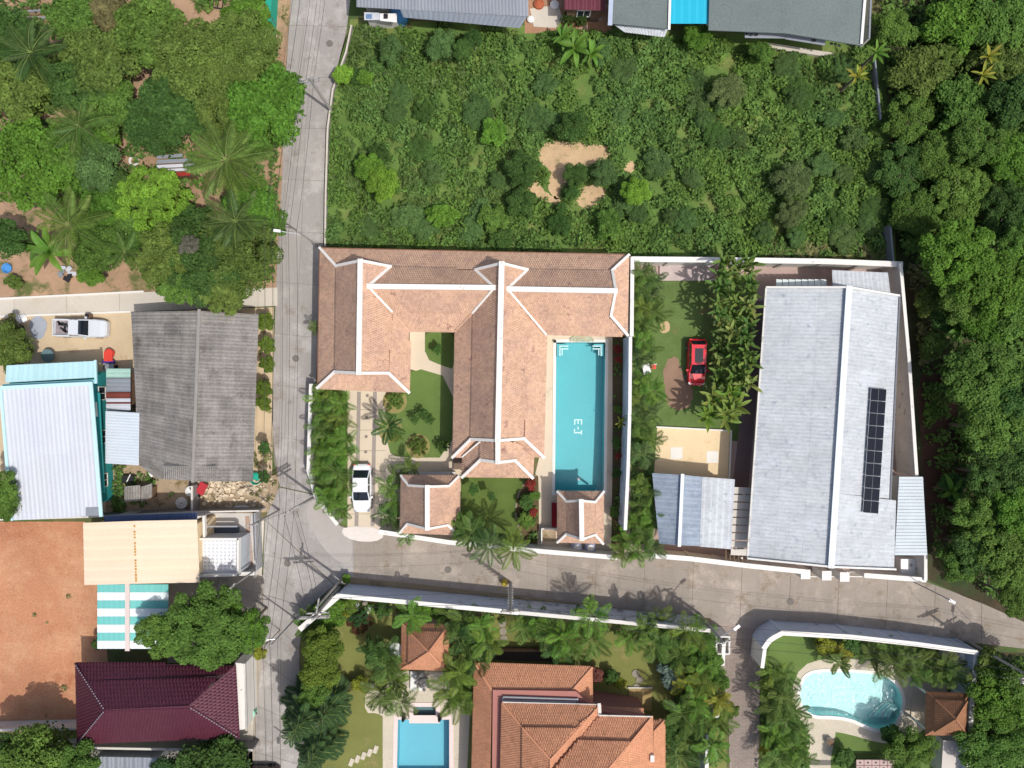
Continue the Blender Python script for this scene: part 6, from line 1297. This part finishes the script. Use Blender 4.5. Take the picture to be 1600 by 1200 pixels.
# dark conifer like tree and hedge on the east side of the southern road
for x, y, r, h, k, ti, lb in ((505, 1010, 34, 4.5, 'dense', 'hedge', 'yellow green hedge tree north of the dark conifer'), (500, 1050, 34, 4.5, 'dense', 'hedge', 'yellow green hedge tree touching the dark conifer'), (515, 960, 26, 3, 'bush', 'bright', 'bright shrub inside the diagonal wall corner'),
   (545, 945, 16, 2, 'bush', 'hedge', 'lime shrub behind the white wall near the junction'), (490, 1085, 28, 5, 'broad', 'mid', 'green shrub squeezed between the hedge and the dark conifer')):
    T_(x, y, r, h, k, ti, lb, group='corner hedge trees')
palm(485, 975, 2.0, 1.9, 16, 'foxtail', 'mid', 'spiky green palm at the corner below the diagonal wall', spread=.8)
def conifer(px, py, h, L, tiers, label, group=None):
    t = thing('conifer', label, 'conifer', W(px, py, h*.5).xy.to_3d(), 0, group)
    MB().tube((0, 0, 0), (0, 0, h), .16, .03, 8).build('trunk', m_trunk, t)
    for k in range(tiers):
        f = k/(tiers-1); z = 1.2+(h-1.6)*f; l = L*(1-f*.75); n = 9 if k < tiers-2 else 6
        for i in range(n):
            b = bpy.data.objects.new('branch', BR[(i+k) % 2]); C.objects.link(b); b.parent = t; b.location = (0, 0, z)
            s_ = l*random.uniform(.72, 1.12); b.scale = (s_, s_*1.1, s_); b.rotation_euler = (random.uniform(-.2, .2), -.1-f*.35, k*.7+i*2*math.pi/n+random.uniform(-.2, .2))
            q = random.uniform(.9, 1.5); b.color = (.036*q, .074*q, .024*q, 1)
    return t
BR = [frond_mesh(20, .32, .052, d, .1, 6, .03, .8) for d in (.35, .5)]
conifer(476, 1118, 8.5, 3.2, 8, 'big dark layered conifer leaning over the southern road', 'dark conifers by the southern road')
conifer(512, 1108, 6.5, 2.5, 6, 'smaller dark conifer reaching east over the lawn', 'dark conifers by the southern road')
conifer(495, 1168, 7.5, 2.8, 7, 'lower dark conifer at the bottom of the hedge', 'dark conifers by the southern road')
# east woodland --------------------------------------------------
def locs(i): return ''
wood = [
 (1400, 40, 34, 5, 'broad', 'mid', 'tree right of the wide grey roof at the top'), (1440, 110, 44, 5, 'broad', 'olive', 'olive tree in the upper right scrub'), (1500, 30, 50, 6, 'broad', 'bright', 'bright tree near the top edge of the woodland'),
 (1565, 20, 48, 6.5, 'broad', 'mid', 'tree close to the top right corner'), (1480, 85, 34, 4.5, 'rag', 'olive', 'straggly olive tree below the bright top tree'), (1570, 95, 40, 5, 'rag', 'olive', 'straggly tree at the right edge with yellow fronds beside it'),
 (1510, 160, 44, 5.5, 'broad', 'mid', 'tree above the dark gap in the upper right woodland'), (1590, 160, 44, 7, 'dense', 'dark', 'dark dense tree on the right edge below the yellow fronds'), (1430, 175, 44, 4.5, 'fine', 'mid', 'low fine leaved tree right of the thin grey wall'),
 (1540, 220, 48, 7, 'big', 'mid', 'tree with a clumpy crown, upper right'), (1595, 250, 42, 7, 'big', 'bright', 'bright clumpy crown on the right edge'), (1475, 240, 44, 5, 'fine', 'mid', 'fine leaved tree in the middle of the upper right'), (1420, 260, 44, 4.2, 'fine', 'dark', 'dark fine leaved tree north of the wall corner'),
 (1510, 300, 48, 6, 'big', 'mid', 'clumpy green tree north of the large bright tree'), (1580, 330, 46, 7, 'big', 'dark', 'dark clumpy tree on the right edge above the large bright tree'), (1440, 330, 42, 4.5, 'fine', 'mid', 'fine leaved tree just north east of the wall corner'),
 (1500, 395, 56, 7.5, 'big', 'bright', 'large bright clumpy tree level with the north white wall'), (1560, 440, 56, 8, 'big', 'bright', 'large bright tree level with the top of the metal roof'), (1510, 465, 40, 6.5, 'big', 'mid', 'clumpy tree near the yellowish weeds by the east wall'),
 (1600, 390, 40, 7.5, 'big', 'mid', 'crown cut by the right edge level with the north wall'), (1600, 500, 42, 7, 'broad', 'mid', 'crown cut by the right edge level with the metal roof top'), (1540, 510, 36, 6, 'broad', 'bright', 'bright tree above the dark gap level with the solar panels'),
 (1545, 590, 58, 8, 'big', 'mid', 'large round crown right of the solar panels'), (1600, 620, 48, 8, 'big', 'dark', 'dark crown cut by the right edge level with the solar panels'), (1560, 670, 52, 8, 'big', 'mid', 'large crown below the round crown by the solar panels'),
 (1600, 710, 46, 8, 'big', 'dark', 'dark crown at the right edge level with the lower solar panels'), (1565, 745, 48, 7.5, 'big', 'dark', 'dark crown level with the annex roof'), (1545, 810, 46, 7, 'big', 'mid', 'crown right of the annex roof'),
 (1600, 800, 44, 8, 'big', 'bright', 'bright crown at the right edge level with the annex'), (1585, 870, 46, 7.5, 'big', 'mid', 'crown overhanging the right end of the side road'), (1530, 860, 36, 6, 'broad', 'dark', 'dark tree near the south east corner of the compound'),
 (1500, 880, 30, 5, 'broad', 'mid', 'small tree by the leaf litter outside the wall corner'), (1590, 935, 32, 6.5, 'big', 'mid', 'lowest crown hanging over the side road at the right edge'), (1455, 470, 24, 3, 'bush', 'olive', 'olive shrub against the slanting white wall'),
 (1460, 540, 22, 2.4, 'bush', 'olive', 'yellow green shrub at the south end of the climbing weeds'), (1478, 500, 20, 3, 'bush', 'dark', 'dark shrub beside the climbing weeds'), (1490, 760, 18, 3, 'rag', 'dark', 'thin dark shrub beside the annex roof'),
 (1580, 1100, 52, 5.5, 'fine', 'bright', 'fine leaved bright tree east of the brown pavilion'), (1560, 1170, 54, 5.5, 'fine', 'mid', 'fine leaved tree at the bottom right corner'), (1600, 1060, 36, 5.5, 'broad', 'mid', 'tree at the right edge beside the thatched umbrella'),
 (1545, 1040, 24, 4, 'bush', 'olive', 'olive shrub north of the thatched umbrella'),
]
for x, y, r, h, k, ti, lb in wood: T_(x, y, r*1.1, h if y > 380 else h*.7, k, ti, lb, group='woodland trees on the east side')
for x, y in ((1545, 88), (1536, 118), (1340, 118), (1370, 82)):
    lb = {1545: 'yellow green papaya crown high in the upper right scrub', 1536: 'smaller papaya crown just below the first in the upper right scrub', 1340: 'yellow papaya like crown below the broken awning', 1370: 'green papaya crown at the corner of the wide grey roof'}[x]
    palm(x, y, 3.6, 1.3, 9, 'helic', 'yell' if x != 1370 else 'bright', lb, 'papaya_tree', 'papaya tree', 'papaya crowns', sub='leaf')
palm(1500, 512, 3.4, 1.9, 7, 'banana', 'bright', 'banana like plant at the dark gap right of the slanting white wall', 'banana_plant', 'banana plant', sub='leaf'); palm(1488, 768, 3, 1.7, 6, 'banana', 'bright', 'banana plant beside the annex roof at the wood edge', 'banana_plant', 'banana plant', sub='leaf')
# shrubs of the overgrown lot
lot = [(600, 285, 30, 2.6, 'dense', 'lime', 'bright lime bush in the lot beside the main road'), (575, 262, 26, 2.2, 'dense', 'bright', 'bright green bush just above the bright lime bush'), (535, 115, 16, 1.8, 'bush', 'lime', 'small lime bush at the kerb near the top of the lot'), (570, 120, 14, 1.6, 'bush', 'bright', 'small bright bush right of the kerb lime bush'),
 (610, 75, 26, 2.4, 'broad', 'blue', 'bluish bush near the white shed'), (690, 70, 26, 2.6, 'broad', 'blue', 'bluish bush below the grey roof in the lot'), (722, 78, 18, 3, 'dense', 'dark', 'dark upright bush below the grey roof'), (740, 60, 16, 2.8, 'dense', 'dark', 'dark round bush touching the grey roof'),
 (895, 200, 32, 2.6, 'dense', 'dark', 'dark rounded bush on the north edge of the bare sand patch'), (815, 262, 32, 2.4, 'broad', 'dark', 'dark bush left of the bare sand patch'), (900, 272, 22, 2, 'dense', 'dark', 'dark bush in the middle of the bare sand patch'), (945, 270, 24, 2.2, 'broad', 'blue', 'bluish bush on the right edge of the bare sand patch'),
 (893, 300, 13, 1.5, 'dense', 'dark', 'small round bush at the foot of the bare sand patch'), (878, 326, 10, 1.2, 'dense', 'dark', 'tiny dark bush south of the bare sand patch'), (992, 300, 24, 3, 'dense', 'lime', 'light green tree standing out right of the bare sand patch'), (815, 315, 26, 2, 'broad', 'dark', 'dark bush south west of the bare sand patch'),
 (770, 205, 22, 2, 'bigleaf', 'bright', 'large leaved bright bush in the centre of the lot'), (690, 335, 24, 2, 'bigleaf', 'bright', 'large leaved bush just north of the villa roof'), (770, 340, 22, 2, 'bigleaf', 'mid', 'large leaved bush north of the central ridge of the villa'), (950, 350, 26, 2.2, 'bigleaf', 'mid', 'large leaved bush near the north east corner of the villa'),
 (1240, 280, 36, 2.8, 'fine', 'grey', 'greyish dry looking bush in the right part of the lot'), (1240, 330, 28, 2.4, 'fine', 'grey', 'lower greyish bush in the right part of the lot'), (1140, 140, 30, 2.8, 'fine', 'grey', 'greyish bush below the turquoise roof'), (1090, 55, 26, 2.8, 'broad', 'bright', 'bright bush directly below the turquoise roof'), (1190, 80, 22, 2.6, 'broad', 'mid', 'bush in front of the broken awning')]
for x, y, r, h, k, ti, lb in lot: T_(x, y, r, h, k, ti, lb, 'shrub', 'shrub', 'bushes of the overgrown lot')
for i in range(55):
    for _ in range(50):
        x = random.uniform(530, 1380); y = random.uniform(75, 375)
        if y < 95 and x > 1150: continue
        if math.hypot((x-890)/85, (y-270)/70) < 1: continue
        if x > 930 or random.random() < .42: break
    T_(x, y, random.uniform(14, 30), random.uniform(.9, 1.6), random.choice(('broad', 'fine', 'bush', 'fine')), random.choice(('weed', 'weed', 'dark', 'blue', 'weed')), 'leafy green shrub merging into the weeds of the overgrown lot', 'shrub', 'shrub', 'indistinct shrubs of the overgrown lot', trunk=False)
for x, y, lb in ((898, 75, 'large'), (925, 85, 'smaller right hand'), (880, 60, 'smaller upper')):
    palm(x, y, 2.2, 2.1 if x == 898 else 1.5, 10, 'banana', 'bright', lb+' bright banana clump below the two round shrubs', 'banana_plant', 'banana plant', 'banana clumps below the northern yard', sub='leaf')
# coconut palms
for x, y, z, L, n, ti, lb in ((48, 82, 6.5, 4.0, 16, 'dark', 'dark coconut palm at the top left'), (122, 196, 6.0, 3.8, 13, 'mid', 'coconut palm above the bluish green tree'), (353, 250, 7.5, 5.0, 18, (.095, .16, .03), 'large yellowish coconut palm beside the tin shack'),
    (368, 345, 6.5, 4.2, 15, (.065, .11, .028), 'dull coconut palm with drooping fronds below the largest one'), (108, 352, 6.5, 4.4, 16, (.10, .17, .03), 'yellowish coconut palm at the lower left of the orchard'), (195, 395, 5, 2.8, 10, 'mid', 'young coconut palm beside the lane overhang')):
    palm(x, y, z, L, n, 'coco', ti, lb, 'coconut_palm', 'coconut palm', 'coconut palms of the orchard', up=.15, spread=1.0)
palm(78, 395, 3, 2.6, 10, 'banana', 'bright', 'banana plant above the scrap heap by the lane', 'banana_plant', 'banana plant', sub='leaf'); palm(60, 385, 2.6, 2.0, 8, 'banana', 'mid', 'smaller banana plant left of the scrap heap', 'banana_plant', 'banana plant', sub='leaf')
# villa garden palms
hedge = [(515, 610), (497, 628), (530, 632), (505, 650), (530, 656), (494, 672), (515, 680), (535, 690), (498, 706), (520, 712), (538, 712), (502, 735), (525, 742), (500, 760), (520, 768), (537, 760), (512, 785), (530, 800)]
for i, (x, y) in enumerate(hedge):
    palm(x, y, random.uniform(1.9, 3.3), random.uniform(1.2, 1.6), 11, 'areca', random.choice(('bright', 'mid', 'hedge', 'bright')), ordn[i]+' palm from the north in the hedge between the main road and the driveway', 'garden_palm', 'palm', 'palm hedge west of the driveway', multi=2)
palm(607, 667, 3.4, 1.7, 9, 'foxtail', 'dark', 'single palm on the lawn edge casting a star shadow on the driveway', 'garden_palm', 'palm')
for i, (x, y, z, t_) in enumerate(((638, 733, 2.2, 'hedge'), (605, 762, 2.4, 'bright'), (620, 748, 1.6, 'mid'), (612, 788, 2.0, 'bright'), (600, 808, 2.2, 'dark'), (615, 812, 1.6, 'mid'))):
    palm(x, y, z, 1.25, 10, 'areca', t_, ordn[i]+' palm clump around the west side of the tiled carport', 'garden_palm', 'palm', 'palms west of the carport', multi=2)
palm(634, 838, 2.2, 1.15, 9, 'areca', 'bright', 'small palm overhanging the road wall below the carport', 'garden_palm', 'palm')
for i, (x, y, z, L) in enumerate(((738, 832, 4.2, 1.9), (765, 852, 5.2, 2.6), (802, 858, 5.4, 2.7), (722, 822, 3.2, 1.5))):
    palm(x, y, z, L, 13, 'coco' if i in (1, 2) else 'foxtail', ('mid', 'blue', 'hedge', 'bright')[i], ('feathery palm right beside the carport corner', 'large feathery palm hanging over the side road, left one', 'large feathery palm hanging over the side road, right one', 'small palm beside the lower right corner of the carport')[i], 'garden_palm', 'palm', 'palms at the south end of the lower lawn', up=.1)
for (x, y, r, lb) in ((617, 626, 16, 'round clipped shrub by the driveway below the villa wing'), (653, 697, 16.5, 'round clipped shrub at the south end of the courtyard lawn'), (648, 655, 8, 'smallest left clipped ball of the courtyard lawn group'), (661, 647, 10, 'upper clipped ball of the courtyard lawn group'), (671, 655, 9, 'right clipped ball of the courtyard lawn group'), (692, 698, 11, 'small shrub at the east side of the courtyard lawn'), (617, 680, 13, 'shrub at the foot of the single lawn palm')):
    T_(x, y, r, 1.0 if r > 12 else 1.5, 'clip', 'dark' if r < 12 else 'olive', lb, 'clipped_shrub', 'shrub', trunk=False)
for x, y, r, h, lb in ((684, 545, 9, 1.6, 'dark topiary shrub in the small north court'), (768, 775, 8, 2.4, 'small slim tree on the lower lawn'), (740, 765, 9, 2.6, 'small twisted tree on the lower lawn near the carport')):
    T_(x, y, r, h, 'bush', 'dark', lb, 'small_tree', 'tree')
for x, y, r, ti, lb in ((830, 758, 10, 'red', 'red flowering shrub at the top of the curved bed'), (834, 800, 7, 'red', 'small red flowering shrub in the middle of the curved bed'), (823, 785, 12, 'dark', 'dark shrub in the curved bed beside the lawn'), (822, 815, 13, 'mid', 'green shrub at the south end of the curved bed'), (835, 775, 10, 'mid', 'green shrub right beside the pool paving in the curved bed'),
   (965, 546, 8, 'red', 'red flowering shrub at the north end of the pool strip'), (966, 562, 7, 'red', 'second red flowering shrub in the pool strip'), (966, 712, 6, 'red', 'small orange red shrub half way down the pool strip'), (965, 640, 8, 'mid', 'green shrub in the pool strip level with the pool lettering'), (963, 690, 8, 'dark', 'dark shrub in the pool strip south of the lettering'), (963, 740, 8, 'dark', 'dark shrub in the pool strip above the pavilion'), (960, 800, 10, 'mid', 'green shrub right of the pool pavilion')):
    T_(x, y, r, 1.4, 'bush', ti, lb, 'shrub', 'shrub', trunk=False)
palm(970, 660, 1.9, .8, 8, 'helic', 'yell', 'yellow green rosette leaning on the tall wall beside the pool', 'garden_palm', 'plant', sub='leaf')
palm(492, 512, 2.4, .9, 8, 'areca', 'hedge', 'single small palm at the road beside the villa west wall', 'garden_palm', 'palm')
# compound garden, left strip
strip = [(1003, 428), (1022, 436), (1000, 450), (1015, 462), (1002, 482), (1024, 492), (1006, 508), (1000, 530), (1015, 545), (1003, 562), (1006, 598), (1018, 612), (1003, 625), (1012, 645), (1000, 665), (1016, 690), (1004, 712), (1000, 760), (1014, 775), (1003, 795), (1020, 815), (996, 822), (1008, 845), (980, 845), (970, 868), (995, 868), (1020, 862)]
for i, (x, y) in enumerate(strip):
    lb = (ordn+['twenty first', 'twenty second', 'twenty third', 'twenty fourth', 'twenty fifth', 'twenty sixth', 'twenty seventh'])[i]+' palm from the north in the strip east of the tall pale blue wall'
    palm(x, y, random.uniform(1.8, 3.2), random.uniform(1.2, 1.65), 11, 'areca', random.choice(('mid', 'bright', 'hedge', 'mid', 'blue')), lb, 'garden_palm', 'palm', 'palms east of the tall pool wall', multi=2)
hi = 0
for row in range(13):
    for c in range(3):
        x = 1124+c*20+random.uniform(-5, 5)+(4 if row < 5 else 5)-row*.2; y = 414+row*15.5+random.uniform(-4, 4); hi += 1
        palm(x, y, random.uniform(3.4, 4.6)-(1.6 if 6 < row and c == 0 else 0), random.uniform(1.1, 1.5), 12, 'helic', random.choice(((.12, .19, .04), (.085, .15, .03), (.17, .22, .06), (.07, .14, .03))), ('left', 'middle', 'right')[c]+' clump in the '+ordn[row]+' row from the north of the red car hedge', 'heliconia_clump', 'plant', 'tall leafy hedge clumps', up=.7, multi=2, sub='leaf')
for i, (x, y, r) in enumerate(((1118, 625, 26), (1142, 612, 24), (1135, 650, 26), (1108, 650, 20), (1148, 635, 20))):
    palm(x, y, 3.4+.3*(i % 3), 1.6, 16, 'helic', (.12, .21, .03) if i % 2 else (.14, .20, .04), ordn[i]+' bright leafy clump of the rounded mass between the hedge and the cream patio', 'heliconia_clump', 'plant', 'bright clumps above the cream patio', up=.5, multi=3, sub='leaf')
# palm garden of the south compound
sc = [(640, 965, 'bright'), (700, 968, 'mid'), (725, 975, 'mid'), (750, 985, 'bright'), (735, 1005, 'mid'), (715, 1000, 'dark'), (760, 1010, 'hedge'), (722, 1030, 'mid'), (745, 1035, 'dark'), (712, 1055, 'hedge'), (725, 1075, 'mid'), (700, 1085, 'hedge'), (735, 1090, 'mid'), (712, 1105, 'hedge'),
      (815, 985, 'mid'), (835, 975, 'bright'), (860, 990, 'mid'), (880, 1000, 'bright'), (905, 975, 'mid'), (925, 965, 'bright'), (895, 1025, 'mid'), (870, 1020, 'dark'), (925, 1005, 'mid'), (985, 1000, 'bright'), (1005, 985, 'mid'), (1030, 975, 'hedge'), (1020, 1010, 'mid'), (1050, 1000, 'dark'), (1075, 990, 'hedge'), (1095, 1000, 'bright'), (1085, 1025, 'bright'),
      (1060, 1030, 'mid'), (1110, 1040, 'bright'), (1090, 1055, 'hedge'), (1100, 1075, 'hedge'), (1075, 1075, 'yell'), (1085, 1105, 'bright'), (1065, 1120, 'mid'), (1095, 1130, 'mid'), (1120, 1100, 'yell'), (1125, 1130, 'hedge'), (1075, 1160, 'mid'), (1115, 1170, 'bright'), (1060, 1185, 'dark'), (600, 1045, 'mid'), (615, 1070, 'hedge'), (595, 1090, 'olive'), (622, 1100, 'olive'), (580, 1020, 'dark'), (600, 1025, 'dark')]
def area_name(x, y):
    if x < 640: return 'on the lawn left of the garden pavilion'
    if x < 770: return 'between the pavilion and orange house'
    if x < 940: return 'in the grove north of the orange house'
    if y < 1060: return 'in the grove by the white gate enclosure'
    return 'between the orange house and side drive'
cnt = {}
for i, (x, y, ti) in enumerate(sc):
    an = area_name(x, y); cnt[an] = cnt.get(an, 0)+1
    k = 'areca' if i % 3 else 'foxtail'
    palm(x, y, random.uniform(2.2, 4.0), random.uniform(1.5, 2.1), 12, k, ti, ordn[cnt[an]-1]+' palm from the north '+an, 'garden_palm', 'palm', 'palms of the orange house garden', multi=2)
for x, y, r, h, k, ti, lb in ((560, 975, 20, 1.4, 'clip', (.09, .045, .025), 'round dark red leaved shrub on the dry lawn'), (560, 968, 17, 1.6, 'clip', 'deep', 'dark green back half of the red leaved round shrub'), (562, 1068, 12, 1.4, 'bush', 'yell', 'round yellow shrub below the dry lawn'), (545, 1072, 12, 1.2, 'rag', 'brown', 'brownish shrub left of the round yellow shrub'),
   (588, 1020, 20, 4, 'broad', 'dark', 'dark tree on the dry lawn left of the garden pavilion'), (598, 955, 15, 1.5, 'bush', 'dark', 'dark shrub near the white furniture behind the wall'), (930, 1055, 13, 1.6, 'bush', (.13, .05, .04), 'reddish leaved shrub at the corner of the orange house'), (955, 1060, 13, 1.5, 'bush', 'dark', 'dark shrub right of the reddish shrub'), (970, 1068, 11, 1.3, 'bush', 'yell', 'small yellow shrub in the dark bed by the orange house'),
   (1050, 1060, 24, 2.6, 'rag', (.10, .14, .12), 'silvery blue leaved plant in the garden right of the paved landing'), (1105, 1035, 26, 3.5, 'broad', 'mid', 'green tree at the end of the white wall by the side drive'), (1125, 1060, 20, 2.8, 'dense', 'mid', 'green tree leaning over the brick side drive'), (1143, 1110, 12, 2.2, 'bush', 'olive', 'olive branch reaching into the brick side drive'),
   (1050, 1145, 26, 3.2, 'broad', 'dark', 'dark tree right of the orange house'), (538, 955, 12, 1.5, 'bush', 'yell', 'yellow shrub near the white wall at the junction'), (690, 955, 14, 2, 'bush', 'bright', 'bright shrub inside the wall north of the garden pavilion'), (664, 958, 14, 1.8, 'bush', 'bright', 'bright shrub inside the wall just left above the garden pavilion'), (660, 1068, 14, 1.7, 'rag', (.2, .19, .2), 'pale greyish plant between the loungers and the orange house'),
   (580, 912, 1, .1, 'bush', 'dark', '')):
    if lb: T_(x, y, r, h, k, ti, lb, 'shrub' if h < 2.5 else 'tree', 'shrub' if h < 2.5 else 'tree', trunk=h > 2.4)
T_(541, 904, 8, 1.1, 'bush', 'bright', 'small green shrub at the foot of the junction poles', 'shrub', 'shrub', trunk=False)
fg = thing('garden_furniture', 'cluster of pale garden ornaments behind the wall near the junction', 'ornament', W(568, 948))
for i in range(5): MB().lathe([(.2, 0), (.3, .3), (.2, .6), (.05, .7)], (math.cos(i*1.3)*.7, math.sin(i*1.3)*.5, 0), 9).build('ornament', (m_plast, m_rock)[i % 2], fg)
tag(MB().lathe([(.18, 0), (.2, .5), (.05, .62)], W(583, 1069, .01), 12).build('garden_light', m_plast), 'small white globe light between the lawn and the pool deck', 'lamp')
# kidney pool garden
kp = [(1205, 1055, 'hedge'), (1225, 1060, 'mid'), (1200, 1080, 'hedge'), (1222, 1095, 'olive'), (1240, 1115, 'mid'), (1205, 1110, 'olive'), (1225, 1130, 'mid'), (1245, 1145, 'mid'), (1210, 1150, 'bright'), (1235, 1170, 'bright'), (1215, 1190, 'mid'), (1255, 1190, 'mid'),
      (1360, 1028, 'olive'), (1375, 1045, 'olive'), (1395, 1020, 'mid'), (1400, 1045, 'olive'), (1420, 1030, 'olive'), (1430, 1055, 'mid'), (1445, 1040, 'olive'), (1465, 1055, 'mid'), (1480, 1040, 'olive'), (1495, 1060, 'mid'), (1528, 1065, 'olive'), (1532, 1050, 'hedge'), (1310, 1040, 'olive')]
for i, (x, y, ti) in enumerate(kp):
    w_ = i < 12; j = i if w_ else i-12
    palm(x, y, random.uniform(1.8, 3.2), random.uniform(1.3, 1.8), 11, 'areca' if i % 4 else 'foxtail', ti, ordn[j]+(' palm from the north in the grove west of the kidney pool' if w_ else ' palm from the left in the grove north of the kidney pool'), 'garden_palm', 'palm', 'palms around the kidney pool', multi=2)
for x, y, r, h, k, ti, lb in ((1290, 1008, 20, 1.8, 'bush', 'yell', 'yellowish shrub behind the road wall of the kidney pool garden'), (1320, 1020, 16, 1.8, 'bush', 'yell', 'second yellowish shrub right of the first behind the road wall'), (1335, 1008, 14, 2, 'bush', 'dark', 'dark shrub in the shade north of the kidney pool'),
   (1430, 1178, 44, 3.6, 'fine', 'mid', 'big feathery green shrub south of the kidney pool'), (1194, 1172, 10, 1.6, 'clip', 'yell', 'round yellow shrub at the edge of the brick side drive'), (1320, 1185, 16, 1.6, 'bush', 'dark', 'dark shrub left of the pink screen'), (1395, 1150, 18, 1.6, 'bush', 'dark', 'dark shrub at the south rim of the kidney pool paving')):
    T_(x, y, r, h, k, ti, lb, 'shrub', 'shrub', trunk=h > 3)
for t in [o for o in C.objects if o.get('_crown')]:
    del t['_crown']; c = bpy.data.objects.new('foliage', CR['clip'][0]); C.objects.link(c); c.parent = t; c.location = (0, 0, .6); c.scale = (.8, .8, .9); c.color = (.05, .09, .02, 1)
cat_lawn = None
